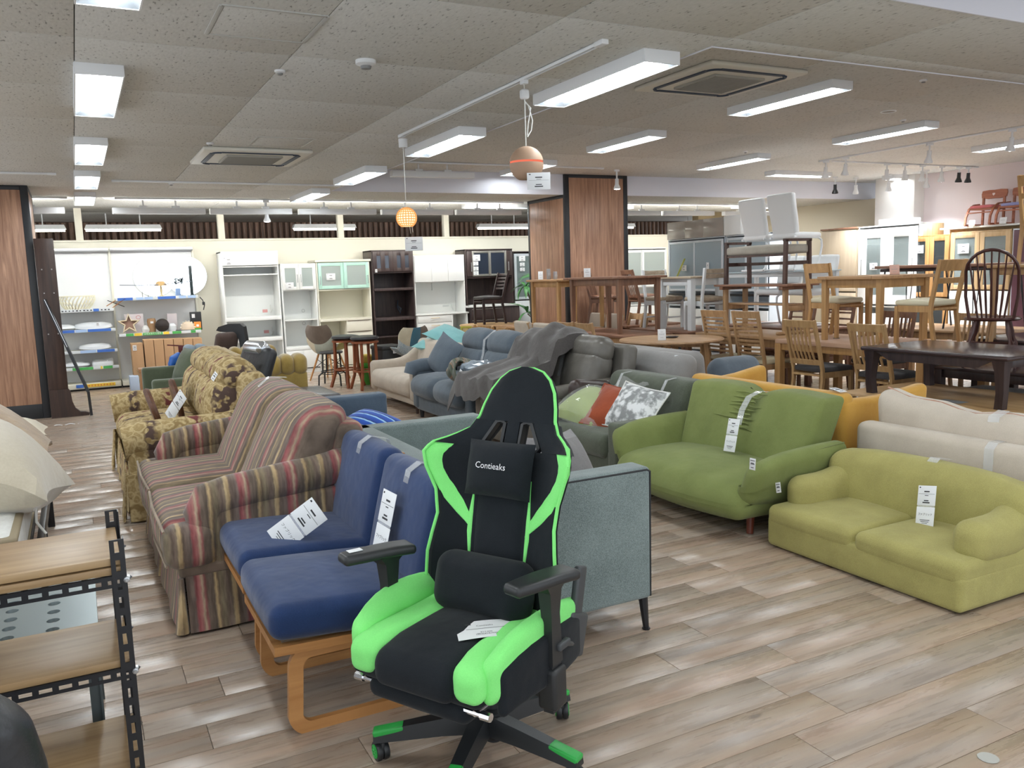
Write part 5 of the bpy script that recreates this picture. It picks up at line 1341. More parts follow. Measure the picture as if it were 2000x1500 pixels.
# ------------------------------------------------------------ beige sofa with sweeping arm
BEI = fabric('beige cloth', hx('c9bdae'), hx('b3a798'), 300, 5, 0.92, 0.18, 0.5)
def beige_sofa():
    L, D = 1.5, 0.84
    t = thing('beige_sofa', 'pale beige sofa with sweeping arm and deep single seat cushion', 'sofa', (3.57, 9.32, 0), -90)
    bm = BM(); rbox(bm, L - 0.06, D - 0.1, 0.14, T(0, 0.03, 0.15), r=0.02, n=1); obj('base', bm, BEI, t)
    bm = BM(); rbox(bm, L - 0.22, D - 0.1, 0.22, T(0, -0.05, 0.285), r=0.07, k=4, n=6, puff=(0, 0.025, 0.02)); obj('seat_cushion', bm, BEI, t)
    bm = BM(); rbox(bm, L - 0.02, 0.2, 0.56, T(0, 0.3, 0.45) @ R(-9, 'X'), r=0.07, k=3, n=3, puff=(0, .02, 0)); obj('backrest', bm, BEI, t)
    for s in (-1, 1):
        def sweep(x, y, z): return (x, y, z + 0.2 * (1 / (1 + math.exp(-(y - 0.16) * 16))) * (z / 0.34 + .5))
        bm = BM(); rbox(bm, 0.12, D - 0.04, 0.36, T(s * (L / 2 - 0.06), 0, 0.31), r=0.05, k=3, n=7, fn=sweep); obj('arm', bm, BEI, t)
        for sy in (-1, 1):
            bm = BM(); rod(bm, (s * 0.66, sy * 0.32, 0.1), (s * 0.66, sy * 0.32, 0), 0.022, 0.016); obj('leg', bm, DKWOOD, t)
    bm = BM(); tube(bm, [(0.1, 0.16, 0.45), (0.1, 0.2, 0.68), (0.1, 0.27, 0.74), (0.1, 0.38, 0.73)], 0, sq=(0.03, 0.0014)); obj('clear_tape', bm, FILM, t)
beige_sofa()

# ------------------------------------------------------------ row behind: yellow sofa, beige sofa with cushion, long light grey sofa
YEL = fabric('mustard yellow cloth', hx('d6a650'), hx('c49442'), 320, 4, 0.9, 0.12, 0.4)
def yellow_sofa():
    L, D = 1.42, 0.74
    t = thing('yellow_sofa', 'mustard yellow sofa seen from behind with flared arms', 'sofa', (4.39, 4.23, 0), 90)
    bm = BM(); rbox(bm, L - 0.04, D - 0.06, 0.2, T(0, 0, 0.24), r=0.03, n=1); obj('base', bm, YEL, t)
    bm = BM(); rbox(bm, L - 0.2, D - 0.14, 0.16, T(0, -0.08, 0.39), r=0.05, k=3, n=3, puff=(0, .01, .02)); obj('seat_cushion', bm, YEL, t)
    bm = BM(); rbox(bm, L, 0.12, 0.58, T(0, D / 2 - 0.07, 0.43) @ R(-3, 'X'), r=0.045, k=3, n=3, puff=(0, .012, 0)); obj('backrest', bm, YEL, t)
    for s in (-1, 1):
        def fl(x, y, z): return (x + s * 0.05 * (z / 0.5 + .5) * (0.3 - y), y, z + 0.05 * (z / .5 + .5) * max(0, -y / 0.35))
        bm = BM(); rbox(bm, 0.1, D - 0.02, 0.52, T(s * (L / 2 - 0.04), 0, 0.42), r=0.04, k=3, n=4, fn=fl); obj('arm', bm, YEL, t)
        for sy in (-1, 1):
            bm = BM(); rod(bm, (s * 0.6, sy * 0.28, 0.16), (s * 0.62, sy * 0.3, 0), 0.022, 0.014); obj('leg', bm, BENT, t)
yellow_sofa()
small_tag((4.07, 3.6, 0.735), 0, 'white card lying on the yellow sofa back corner', lean=-80, s=0.09)
small_tag((4.008, 3.6, 0.5), -90, 'small white tag beside the yellow sofa end', s=0.06)
LBE = fabric('light beige cloth', hx('d0c5b6'), hx('bdb2a3'), 280, 5, 0.92, 0.15, 0.45)
def beige_two():
    t = thing('cushioned_sofa', 'light beige sofa seen from behind with tall loose back cushion', 'sofa', (4.38, 2.56, 0), 90)
    L, D = 1.7, 0.8
    bm = BM(); rbox(bm, L, D - 0.04, 0.2, T(0, 0, 0.2), r=0.03, n=1); obj('base', bm, LBE, t)
    bm = BM(); rbox(bm, L - 0.1, D - 0.16, 0.16, T(0, -0.08, 0.36), r=0.05, k=3, n=3); obj('seat_cushion', bm, LBE, t)
    bm = BM(); rbox(bm, L, 0.14, 0.48, T(0, D / 2 - 0.08, 0.34), r=0.05, k=3, n=2); obj('backrest', bm, LBE, t)
    def soft(x, y, z): return (x, y, z + 0.05 * (max(0, z) / .2) * ((x / .8) ** 4) - 0.012 * (max(0, z) / .2) * math.sin(7 * x) + 0.01 * (max(0, z) / .2) * math.sin(17 * x))
    bm = BM(); rbox(bm, L - 0.04, 0.2, 0.4, T(0, 0.14, 0.5) @ R(-5, 'X'), r=0.07, k=3, n=(14, 2, 4), puff=(0, .03, 0), fn=soft); c = obj('back_cushion', bm, LBE, t)
    bm = BM()
    M_ = T(0, 0.14, 0.5) @ R(-5, 'X')
    tube(bm, [M_ @ Vector((x, 0.0, 0.198 + 0.05 * (x / .8) ** 4 - 0.012 * math.sin(7 * x) + 0.01 * math.sin(17 * x))) for x in [-0.8 + 0.05 * k for k in range(33)]], 0.006, 5); obj('seam', bm, fabric('rosy seam', hx('c49a86'), hx('b08874')), c)
    bm = BM()
    tube(bm, [(0.1, 0.08, 0.6), (0.1, 0.1, 0.69), (0.1, 0.16, 0.715), (0.1, 0.24, 0.69), (0.1, 0.26, 0.6)], 0, sq=(0.06, 0.0014)); tube(bm, [(0.02, 0.255, 0.56), (0.02, 0.3, 0.586), (0.02, 0.36, 0.583), (0.02, 0.394, 0.555), (0.02, 0.398, 0.44)], 0, sq=(0.05, 0.0014)); obj('clear_tape', bm, FILM, t)
    for sx in (-1, 1):
        for sy in (-1, 1):
            bm = BM(); rod(bm, (sx * .75, sy * .32, .1), (sx * .75, sy * .32, 0), 0.02); obj('leg', bm, DKWOOD, t)
beige_two()
LGR = fabric('pale grey cloth', hx('9a9896'), hx('868482'), 300, 4, 0.92, 0.15, 0.45)
def long_grey():
    t = thing('long_grey_sofa', 'long pale grey sofa seen from behind with sloping padded back', 'sofa', (4.62, 6.05, 0), 90)
    L, D = 1.5, 0.86
    bm = BM(); rbox(bm, L - 0.02, D - 0.04, 0.26, T(0, 0, 0.23), r=0.04, n=1); obj('base', bm, LGR, t)
    bm = BM(); rbox(bm, L - 0.1, D - 0.2, 0.16, T(0, -0.1, 0.42), r=0.05, k=3, n=3); obj('seat_cushion', bm, LGR, t)
    bm = BM(); rbox(bm, L, 0.2, 0.7, T(0, D / 2 - 0.11, 0.46) @ R(7, 'X'), r=0.08, k=4, n=4, puff=(0, .02, .01)); obj('backrest', bm, LGR, t)
    bm = BM(); rbox(bm, L - 0.1, 0.22, 0.36, T(0, D / 2 - 0.26, 0.64) @ R(-6, 'X'), r=0.08, k=3, n=3, puff=(0, .03, 0)); obj('back_cushion', bm, LGR, t)
    for s in (-1, 1):
        bm = BM(); rbox(bm, 0.14, D - 0.1, 0.4, T(s * (L / 2 - 0.08), -0.04, 0.36), r=0.05, k=3, n=2); obj('arm', bm, LGR, t)
        for sy in (-1, 1):
            bm = BM(); rod(bm, (s * .66, sy * .34, .12), (s * .66, sy * .34, 0), 0.02); obj('leg', bm, DKWOOD, t)
long_grey()
small_tag((4.27, 5.4, 0.77), -60, 'small barcode tag at the end of the long grey sofa back', lean=-10, s=0.07)
bm = BM(); rbox(bm, 0.5, 0.2, 0.5, R(-30, 'X'), r=0.09, k=4, n=3, puff=(.01, .03, .01)); o = obj('slanting_back_cushion', bm, fabric('slate grey cloth', hx('66707a'), hx('56606a'), 280)); o.location = (4.95, 5.42, 0.5); o.rotation_euler = (0, 0, math.radians(0)); tag(o, 'slate grey slanting cushion behind the long grey sofa end', 'cushion')

# ------------------------------------------------------------ far sofas behind the floral sofa
OLD = fabric('dark moss cloth', hx('5c6450'), hx('4c5442'), 260, 5, 0.92, 0.2, 0.5)
box_sofa('moss_sofa', 'dark moss green sofa beyond the floral sofa', 0.58, 1.32, 8.65, 10.15, -1, OLD, 0.36, 0.6, 0.66, 0.1, 0.12, 0.16, 2, r=0.03)
bm = BM(); pillow(bm, 0.4, 0.4, 0.14, R(64, 'X'), 8, 0.06); o = obj('moss_cushion', bm, OLD); o.location = (1.02, 9.85, 0.62); o.rotation_euler = (0, 0, math.radians(-70)); tag(o, 'dark moss cushion leaning in the moss green sofa corner', 'cushion')
GOLD = fabric('gold velvet', hx('ad9350'), hx('8c7438'), 260, 8, 0.7, 0.15, 0.3, 0.6)
def tufted():
    t = thing('tufted_sofa', 'gold velvet channel tufted sofa with thick rolled arms', 'sofa', (1.68, 9.55, 0), 90)
    L, D = 1.75, 0.8
    bm = BM(); rbox(bm, L - 0.1, D - 0.06, 0.4, T(0, 0, 0.26), r=0.03, n=1); obj('base', bm, GOLD, t)
    def chan(x, y, z): return (x, y, z)
    for s in (-1, 1):
        bm = BM()
        for k in range(6):
            y = -D / 2 + 0.07 + k * (D - 0.14) / 5
            rbox(bm, 0.26, 0.15, 0.2, T(s * (L / 2 - 0.13), y, 0.64), r=0.065, k=3, n=1, puff=(0.01, 0.0, 0.015))
        obj('arm_roll', bm, GOLD, t)
        bm = BM(); rbox(bm, 0.2, D, 0.5, T(s * (L / 2 - 0.13), 0, 0.32), r=0.03, n=1); obj('arm', bm, GOLD, t)
    bm = BM()
    for k in range(11): rbox(bm, 0.15, 0.2, 0.44, T(-0.75 + 0.15 * k, 0.3, 0.56), r=0.065, k=3, n=1)
    obj('back_roll', bm, GOLD, t)
    bm = BM(); rbox(bm, L - 0.5, D - 0.2, 0.16, T(0, -0.1, 0.46), r=0.05, k=3, n=3); obj('seat_cushion', bm, GOLD, t)
tufted()
t = thing('massage_recliner', 'black shiny shell of a reclining chair behind the floral sofa', 'recliner', (1.28, 7.55, 0), -75)
bm = BM(); rbox(bm, 0.5, 0.12, 0.75, T(0, 0, 0.58) @ R(-22, 'X'), r=0.05, k=3, n=3, puff=(0, .03, 0)); obj('backrest', bm, BLKL, t)
bm = BM(); rbox(bm, 0.34, 0.14, 0.12, T(0, 0.1, 0.92) @ R(-50, 'X'), r=0.05, k=3); obj('head_cap', bm, plain('silver cap', (0.6, 0.63, 0.66), 0.2, 0.8), t)
bm = BM(); rod(bm, (0, 0.0, 0.3), (0, 0, 0.03), 0.03); rbox(bm, 0.5, 0.5, 0.03, T(0, 0, 0.015), r=0.01); obj('base', bm, BLACKP, t)
small_tag((1.24, 7.33, 0.76), -70, 'small white tag on the black reclining chair shell', lean=-25, s=0.07); double_card((1.2, 7.4, 0.58), -75, 'white double card hanging beside the black reclining shell', lean=-10, tilt=10, s=0.08, fabric_word=False)
t = thing('office_recliner', 'brown recliner with black hooked arm near the tall white cabinet', 'recliner', (1.78, 11.1, 0), -70)
bm = BM(); prism(bm, [(-0.30, 0.90), (-0.26, 0.945), (-0.1, 0.985), (0.09, 0.985), (0.14, 0.95), (0.2, 0.45), (0.1, 0.45), (0.05, 0.8), (0.0, 0.83), (-0.1, 0.875), (-0.24, 0.885)], -0.03, 0.03, R(20)); obj('arm', bm, BLACKP, t)
bm = BM(); rbox(bm, 0.24, 0.08, 0.05, T(-0.2, 0, 0.845) @ R(20), r=0.02, k=2); obj('arm_underside', bm, plain('silver cap', (0.6, 0.63, 0.66), 0.2, 0.8), t)
bm = BM(); rbox(bm, 0.12, 0.3, 0.3, T(-0.06, -0.12, 0.74) @ R(24, 'Y'), r=0.055, k=3, n=2); rbox(bm, 0.13, 0.34, 0.34, T(-0.2, -0.12, 0.5) @ R(24, 'Y'), r=0.055, k=3, n=2); obj('backrest', bm, fabric('brown grey cloth', hx('5e4e48'), hx('4e403a')), t)
bm = BM(); rod(bm, (0, 0, 0.45), (0, 0, 0.04), 0.035); rbox(bm, 0.55, 0.55, 0.04, T(0, 0, 0.02), r=0.015); rbox(bm, 0.5, 0.5, 0.12, T(0, 0, 0.4), r=0.05, k=2); obj('base', bm, BLACKP, t)
for i, x in enumerate((1.12, 1.25)):
    bm = BM(); rbox(bm, 0.12, 0.2, 0.25, r=0.055, k=3, n=1); o = obj('grey_cushion_pad', bm, fabric('pale blue grey cloth', hx('93a0ac'), hx('828f9a'))); o.location = (x, 10.42, 0.68); o.rotation_euler = (0, math.radians(8 - 10 * i), math.radians(10)); tag(o, 'pale blue grey padded roll standing behind the moss sofa, ' + ('left' if i == 0 else 'right') + ' of two', 'cushion', 'pale blue grey padded rolls')
t = thing('wooden_bench', 'plain wooden bench board behind the moss green sofa', 'bench', (0.9, 10.5, 0))
bm = BM(); bx(bm, -0.33, 0.5, -0.12, 0.12, 0.52, 0.56); obj('top', bm, wood('honey board', hx('b58458'), hx('96683f'), 0), t)
for s in (-0.3, 0.46):
    bm = BM(); bx(bm, s - 0.02, s + 0.02, -0.11, 0.11, 0, 0.52); obj('leg', bm, wood('honey leg', hx('b58458'), hx('96683f'), 2), t)
bm = BM(); rbox(bm, 0.14, 0.12, 0.14, r=0.04, k=2, n=2, fn=lambda x, y, z: (x + 0.01 * math.sin(40 * z), y, z + 0.02 * math.sin(30 * x))); o = obj('blue_bag', bm, plain('blue plastic', hx('1f5cae'), 0.35)); o.location = (0.97, 10.5, 0.63); tag(o, 'small crumpled blue plastic bag on the wooden bench', 'bag')
t = thing('folding_tray', 'dark red framed tray standing on the wooden bench', 'tray', (1.1, 10.68, 0.6), 20)
bm = BM(); bx(bm, -0.07, 0.07, -0.01, 0.01, -0.04, 0.18); bar(bm, (-0.2, 0, 0.2), (0.1, 0, 0.16), 0.015, 0.015); obj('frame', bm, plain('dark red wood', hx('5e2424'), .4), t)

# ------------------------------------------------------------ left foreground: slotted rack, perforated table, bed and pillow, black chair
RACKW = wood('walnut print shelf', hx('b0946e'), hx('866a48'), 0, 16, 0.4)
def slotted_plate(bm, p, q, nrm, width, th=0.0025, pitch=0.05, slot=(0.03, 0.011), start=0.03):
    """flat strip from p to q with a row of slot holes, built from edge strips and bridges"""
    p, q, nrm = Vector(p), Vector(q), Vector(nrm).normalized()
    d = q - p; L = d.length; d.normalize(); w = nrm.cross(d)
    M_ = Matrix((d, w, nrm)).transposed().to_4x4(); M_.translation = p
    h = width / 2
    box(bm, 0, L, slot[1] / 2, h, -th / 2, th / 2, M_); box(bm, 0, L, -h, -slot[1] / 2, -th / 2, th / 2, M_)
    x = 0
    c = start
    while c < L - 0.01:
        box(bm, x, max(x, c - slot[0] / 2), -slot[1] / 2, slot[1] / 2, -th / 2, th / 2, M_); x = c + slot[0] / 2; c += pitch
    box(bm, min(x, L), L, -slot[1] / 2, slot[1] / 2, -th / 2, th / 2, M_)
def angle_iron(name, p, q, n1, n2, parent, width=0.034, pitch=0.05):
    """L section with slots in both flanges; n1/n2 are the flange normals"""
    bm = BM()
    d = (Vector(q) - Vector(p)).normalized()
    for n, o in ((Vector(n1), Vector(n2)), (Vector(n2), Vector(n1))):
        off = o * -(width / 2)
        slotted_plate(bm, Vector(p) + off, Vector(q) + off, n, width, pitch=pitch)
    return obj(name, bm, BLACKM, parent)
t = thing('shelf_rack', 'black slotted angle iron rack with walnut print shelves at the left edge', 'shelf rack', (-0.36, 2.52, 0))
for sx in (-1, 1):
    for sy in (-1, 1):
        angle_iron('post', (sx * 0.415, sy * 0.165, 0), (sx * 0.415, sy * 0.165, 0.85), (sx, 0, 0), (0, sy, 0), t)
for z in (0.8, 0.775, 0.522, 0.218):
    bm = BM(); bx(bm, -0.405, 0.405, -0.158, 0.158, z - 0.02, z, 0.002); obj('shelf', bm, RACKW, t)
for z in (0.752, 0.5, 0.196):
    for sy in (-1, 1):
        angle_iron('rail', (-0.41, sy * 0.163, z), (0.41, sy * 0.163, z), (0, sy, 0), (0, 0, 1), t, 0.03, 0.045)
    for sx in (-1, 1):
        angle_iron('rail', (sx * 0.411, -0.16, z), (sx * 0.411, 0.16, z), (sx, 0, 0), (0, 0, 1), t, 0.03, 0.045)
    for sx in (-1, 1):
        for sy in (-1, 1):
            bm = BM(); lathe(bm, [(0, 0), (0.008, 0), (0.008, 0.006), (0.004, 0.007), (0.004, 0.012), (0, 0.012)], 8, T(sx * 0.415 - sx * 0.0, sy * 0.166, z - 0.012) @ R(90 if sy < 0 else -90, 'X')); lathe(bm, [(0, 0), (0.007, 0), (0.007, 0.006), (0, 0.012)], 8, T(sx * 0.417, sy * 0.15, z - 0.012) @ R(90 * sx, 'Y')); obj('bolt', bm, STEEL, t)
GALV = plain('galvanised sheet', hx('8f9a9c'), 0.35, 0.7)
t = thing('steel_table', 'grey steel bench top with round punched holes behind the rack', 'bench', (-0.38, 3.03, 0))
bm = BM()
W_, D_, z = 0.35, 0.3, 0.47
cols, rows, r_ = (-0.25, -0.13, -0.01, 0.11, 0.23), (-0.2, -0.12, -0.04, 0.04, 0.12, 0.2), 0.019
def holed_cell(bm, cx, cy, hx_, hy_, r):
    n = 16
    ring = [bm.verts.new((cx + r * math.cos(2 * PI * k / n), cy + r * math.sin(2 * PI * k / n), z)) for k in range(n)]
    low = [bm.verts.new((cx + r * .9 * math.cos(2 * PI * k / n), cy + r * .9 * math.sin(2 * PI * k / n), z - 0.012)) for k in range(n)]
    out = []
    for k in range(n):
        c, s = math.cos(2 * PI * k / n), math.sin(2 * PI * k / n)
        m_ = max(abs(c), abs(s)); out.append(bm.verts.new((cx + hx_ * c / m_, cy + hy_ * s / m_, z)))
    for k in range(n):
        l = (k + 1) % n
        bm.faces.new((ring[k], out[k], out[l], ring[l])); bm.faces.new((low[k], ring[k], ring[l], low[l]))
for cx in cols:
    for cy in rows: holed_cell(bm, cx, cy, 0.06, 0.04, r_)
for (a, b_, c, d) in ((-W_, -0.31, -D_, D_), (0.29, W_, -D_, D_), (-0.31, 0.29, -D_, -0.24), (-0.31, 0.29, 0.24, D_)):
    v = [bm.verts.new(p) for p in ((a, c, z), (b_, c, z), (b_, d, z), (a, d, z))]; bm.faces.new(v)
bmesh.ops.remove_doubles(bm, verts=bm.verts, dist=1e-5)
for (a, b_, c, d) in ((-W_, W_, -D_ - 0.004, -D_), (-W_, W_, D_, D_ + 0.004), (-W_ - 0.004, -W_, -D_, D_), (W_, W_ + 0.004, -D_, D_)): box(bm, a, b_, c, d, z - 0.03, z + 0.001)
obj('top', bm, GALV, t)
for sx in (-1, 1):
    for sy in (-1, 1):
        bm = BM(); bx(bm, sx * 0.33 - 0.016, sx * 0.33 + 0.016, sy * 0.28 - 0.004, sy * 0.28 + 0.004, 0, z - 0.02, 0.001); bx(bm, sx * 0.345 - 0.003, sx * 0.345 + 0.003, sy * 0.28 - 0.016, sy * 0.28 + 0.016, 0, z - 0.02, 0.001); obj('leg', bm, plain('grey steel', hx('5e686a'), .45, .5), t)
QUILT = fabric('white quilted cover', hx('e2e2de'), hx('cfd0cc'), 60, 12, 0.9, 0.5, 0.4)
t = thing('bed', 'white quilted mattress on a black bed frame at the left edge', 'bed', (-0.92, 5.0, 0))
bm = BM(); rbox(bm, 1.22, 1.95, 0.22, T(0, 0, 0.36), r=0.05, k=3, n=6, puff=(0, 0, .012)); obj('mattress', bm, QUILT, t)
bm = BM(); rbox(bm, 1.23, 1.96, 0.025, T(0, 0, 0.452), r=0.012); rbox(bm, 1.23, 1.96, 0.025, T(0, 0, 0.27), r=0.012); obj('mattress_border', bm, plain('taupe tape', hx('94876f'), .8), t)
bm = BM()
for s in (-1, 1): bx(bm, s * 0.66 - 0.015, s * 0.66 + 0.015, -1.0, 1.0, 0.2, 0.27, .002)
for s in (-1, 1): bx(bm, -0.66, 0.66, s * 1.0 - 0.015, s * 1.0 + 0.015, 0.2, 0.27, .002)
bx(bm, -0.62, 0.62, -0.98, 0.98, 0.225, 0.245, .002)
obj('frame', bm, BLACKM, t)
for sx in (-1, 1):
    for y in (-0.98, 0, 0.98):
        bm = BM(); bx(bm, sx * 0.66 - 0.02, sx * 0.66 + 0.02, y - 0.02, y + 0.02, 0, 0.34 if y else 0.22, .003); obj('post', bm, BLACKM, t)
SAT = fabric('ivory satin', hx('c9c0ac'), hx('b8ae98'), 90, 3, 0.5, 0.05, 0.3, 0.5)
t = thing('bean_pillow', 'large ivory satin pillow with knotted strap hanging over the bed edge', 'pillow', (-0.6, 4.82, 0.66), 0)
def plump(x, y, z): return (x, y, z - 0.1 * max(0, x / 0.5) ** 2 + 0.02 * math.sin(8 * x + 3 * y))
bm = BM(); pillow(bm, 0.98, 0.9, 0.5, R(-8) @ R(10, 'Y') @ R(-6, 'X'), 18, 0.1, plump); obj('pillow_body', bm, SAT, t)
bm = BM()
rr = random.Random(2)
for k in range(5):
    a = -0.6 + 0.3 * k
    tube(bm, [(0.03 + 0.02 * k, -0.25, 0.17), (-0.06 - 0.03 * math.sin(a), -0.2 - 0.03 * k, 0.215 + 0.02 * math.cos(a)), (-0.3, -0.13 - 0.07 * k, 0.18)], [0.008, 0.022, 0.014], 8)
obj('knot', bm, SAT, t)
bm = BM(); tube(bm, [(0.34, -0.33, -0.08), (0.35, -0.36, -0.17), (0.345, -0.35, -0.25), (0.38, -0.36, -0.31)], 0.006, 6); obj('cord', bm, CORD, t)
def fur(u, v):
    a = v * PI
    return (-1.25 + 1.02 * u, 6.1 + 0.55 * math.cos(a) * (1 - 0.25 * u ** 3) - 0.35 * u ** 2, 0.48 + (0.42 - 0.05 * u) * math.sin(a) * (1 - u ** 5 * .75) + 0.02 * math.sin(9 * u + 6 * v))
bm = BM(); sheet(bm, fur, 20, 16, 0.02); o = obj('fur_blanket', bm, fabric('tan plush', hx('ac9068'), hx('8a6c48'), 160, 14, 0.95, 0.6, 0.4, 0.7)); tag(o, 'tan plush blanket heaped behind the ivory pillow', 'blanket')
bm = BM(); pillow(bm, 0.5, 0.36, 0.2, R(6, 'Y'), 8, 0.08); o = obj('white_pillow', bm, fabric('cream pillow cotton', hx('ded6c4'), hx('d0c8b6'))); o.location = (-0.5, 6.6, 0.55); tag(o, 'cream pillow corner behind the tan plush blanket', 'pillow')
t = thing('leather_chair', 'black leather chair back cut off at the bottom left corner', 'chair', (-0.36, 1.62, 0), 8)
def rounded(x, y, z): return (x * (1 - 0.16 * (max(0, z) / .38) ** 3), y - 0.05 * (z / .38), z - 0.05 * (x / .25) ** 2 * (max(0, z) / .38))
bm = BM(); rbox(bm, 0.5, 0.14, 0.76, T(0, 0, 0.48), r=0.065, k=4, n=6, puff=(0, .03, 0), fn=rounded); obj('backrest', bm, BLKL, t)
bm = BM(); rbox(bm, 0.52, 0.5, 0.14, T(0, -0.3, 0.42), r=0.05, k=3, n=3, puff=(0, 0, .02)); obj('seat', bm, BLKL, t)
bm = BM(); rod(bm, (0, -0.3, 0.36), (0, -0.3, 0.06), 0.03); 
for k in range(5): bar(bm, (0, -0.3, 0.09), (0.26 * math.cos(k * 1.2566), -0.3 + 0.26 * math.sin(k * 1.2566), 0.02), 0.04, 0.03)
obj('base', bm, BLACKP, t)
bm = BM(); rbox(bm, 0.07, 0.24, 0.03, T(-0.02, 0.14, 0.0)); bm.free()
for (x, y, s_) in ((-0.21, 10.45, 0.12),):
    bm = BM(); sheet(bm, lambda u, v: (x + s_ * (u - .5) * 2, y + .05 * (v - .5), 0.004 + 0.006 * math.sin(u * 12)), 10, 2, .001); o = obj('paper_scrap', bm, PAPER); tag(o, 'scrap of white paper on the floor before the left column', 'paper')
bm = BM(); lathe(bm, [(0, 0.001), (0.03, 0.001), (0.03, 0.0022), (0, 0.0024)], 20); o = obj('floor_sticker', bm, plain('grey sticker', hx('b4b4ae'), .4)); o.location = (2.33, 1.47, 0); tag(o, 'round grey sticker on the floor at the lower right', 'sticker')
# ------------------------------------------------------------ back wall cabinets (front plane y = 13.7, wall at 14.2)
FROST = glass('frosted pane', hx('bcc8c4'), 0.62, 0.35)
CLEARG = glass('clear pane', hx('9fb0b4'), 0.28, 0.06)
DARKG = plain('dark glass', hx('2c3340'), 0.08, spec=0.9)
MINT = plain('mint lacquer', hx('b9e0d2'), 0.3)
DKC = wood('dark oak laminate', hx('4c3f3b'), hx('33282a'), 2, 24, 0.4)
YB = 14.165
def carcass(t, w, h, d, mat, shelves=(), th=0.02, z0=0.0, back=True, top=True, bottom=True, yoff=0.0):
    """open cabinet body: local x centred, front at y = 0, back at y = d"""
    for s in (-1, 1):
        bm = BM(); bx(bm, s * w / 2 - (th if s > 0 else 0), s * w / 2 + (th if s < 0 else 0), yoff, d, z0, h, 0.002); obj('side_panel', bm, mat, t)
    bm = BM()
    if top: bx(bm, -w / 2, w / 2, yoff - 0.004, d, h - th, h + 0.002, 0.002); obj('top_panel', bm, mat, t)
    else: bm.free()
    if bottom:
        bm = BM(); bx(bm, -w / 2 + th, w / 2 - th, yoff + 0.01, d, z0, z0 + 0.07, 0.002); obj('plinth', bm, mat, t)
    if back:
        bm = BM(); bx(bm, -w / 2 + th, w / 2 - th, d - 0.012, d, z0 + 0.02, h - 0.01, 0.001); obj('back_panel', bm, mat, t)
    for z in shelves:
        bm = BM(); bx(bm, -w / 2 + th, w / 2 - th, yoff + 0.004, d - 0.012, z - th / 2, z + th / 2, 0.002); obj('shelf', bm, mat, t)
def front(t, x0, x1, z0, z1, mat, y=-0.018, nm='door', g=0.0015, th=0.018, handle=None, hmat=None):
    bm = BM(); bx(bm, x0 + g, x1 - g, y, y + th, z0 + g, z1 - g, 0.002); o = obj(nm, bm, mat, t)
    if handle:
        hx0, hz0, hx1, hz1 = handle
        bm = BM()
        p, q = Vector((hx0, y - 0.022, hz0)), Vector((hx1, y - 0.022, hz1))
        rod(bm, p, q, 0.006, seg=6)
        for r_ in (p.lerp(q, .08), p.lerp(q, .92)): rod(bm, r_, r_ + Vector((0, 0.022, 0)), 0.004, seg=6)
        obj('handle', bm, hmat or STEEL, o)
    return o
def framed(t, x0, x1, z0, z1, mat, pane, y=-0.02, fw=0.045, nm='door', handle=None, hmat=None, inner_shelves=0, shelf_mat=None):
    """framed glass door: four rails with a pane as a sub-part"""
    bm = BM(); th = 0.02; g = 0.0015
    bx(bm, x0 + g, x0 + fw, y, y + th, z0 + g, z1 - g, .002); bx(bm, x1 - fw, x1 - g, y, y + th, z0 + g, z1 - g, .002)
    bx(bm, x0 + fw, x1 - fw, y, y + th, z0 + g, z0 + fw, .002); bx(bm, x0 + fw, x1 - fw, y, y + th, z1 - fw, z1 - g, .002)
    o = obj(nm, bm, mat, t)
    bm = BM(); box(bm, x0 + fw - .004, x1 - fw + .004, y + 0.007, y + 0.012, z0 + fw - .004, z1 - fw + .004); obj('pane', bm, pane, o)
    if handle:
        bm = BM(); hx0, hz0, hx1, hz1 = handle
        p, q = Vector((hx0, y - 0.024, hz0)), Vector((hx1, y - 0.024, hz1))
        rod(bm, p, q, 0.006, seg=6)
        for r_ in (p.lerp(q, .06), p.lerp(q, .94)): rod(bm, r_, r_ + Vector((0, 0.024, 0)), 0.004, seg=6)
        obj('handle', bm, hmat or STEEL, o)
    return o
def sheet_sign(x, y, z, label, w=0.16, h=0.12, rz=0, lean=0):
    t = thing('price_card', label, 'price card', (x, y, z), rz)
    card_body(t, w, h)
    return t
FY = 13.72
# tall white open cabinet
t = thing('open_cabinet', 'tall white cabinet with flap door on top and open shelves', 'cabinet', (2.485, FY, 0))
carcass(t, 0.87, 1.98, 0.44, WHITE, (1.745, 1.615, 0.945, 0.61), back=True)
front(t, -0.42, 0.42, 1.76, 1.965, WHITE, nm='flap_door')
for z in (0.93, 0.60):
    bm = BM(); bx(bm, -0.425, 0.425, -0.02, 0.0, z - 0.035, z + 0.025, 0.003); obj('shelf_lip', bm, WHITE, t)
bm = BM(); bx(bm, 0.22, 0.3, 0.425, 0.43, 1.0, 1.05); bx(bm, 0.22, 0.3, 0.425, 0.43, 0.66, 0.71); obj('red_notice', bm, plain('red print', hx('d59a98'), .7), t, kind='stuff')
bm = BM()
for z in (1.0, 0.64): tube(bm, [(0.35, 0.42, z + .12), (0.34, 0.38, z + 0.06), (0.355, 0.36, z), (0.37, 0.37, z + 0.05), (0.34, 0.4, z - .01)], 0.008, 6)
obj('socket_cord', bm, CORD, t, kind='stuff')
sheet_sign(2.16, FY - 0.021, 1.83, 'white price card on the flap of the tall white cabinet')
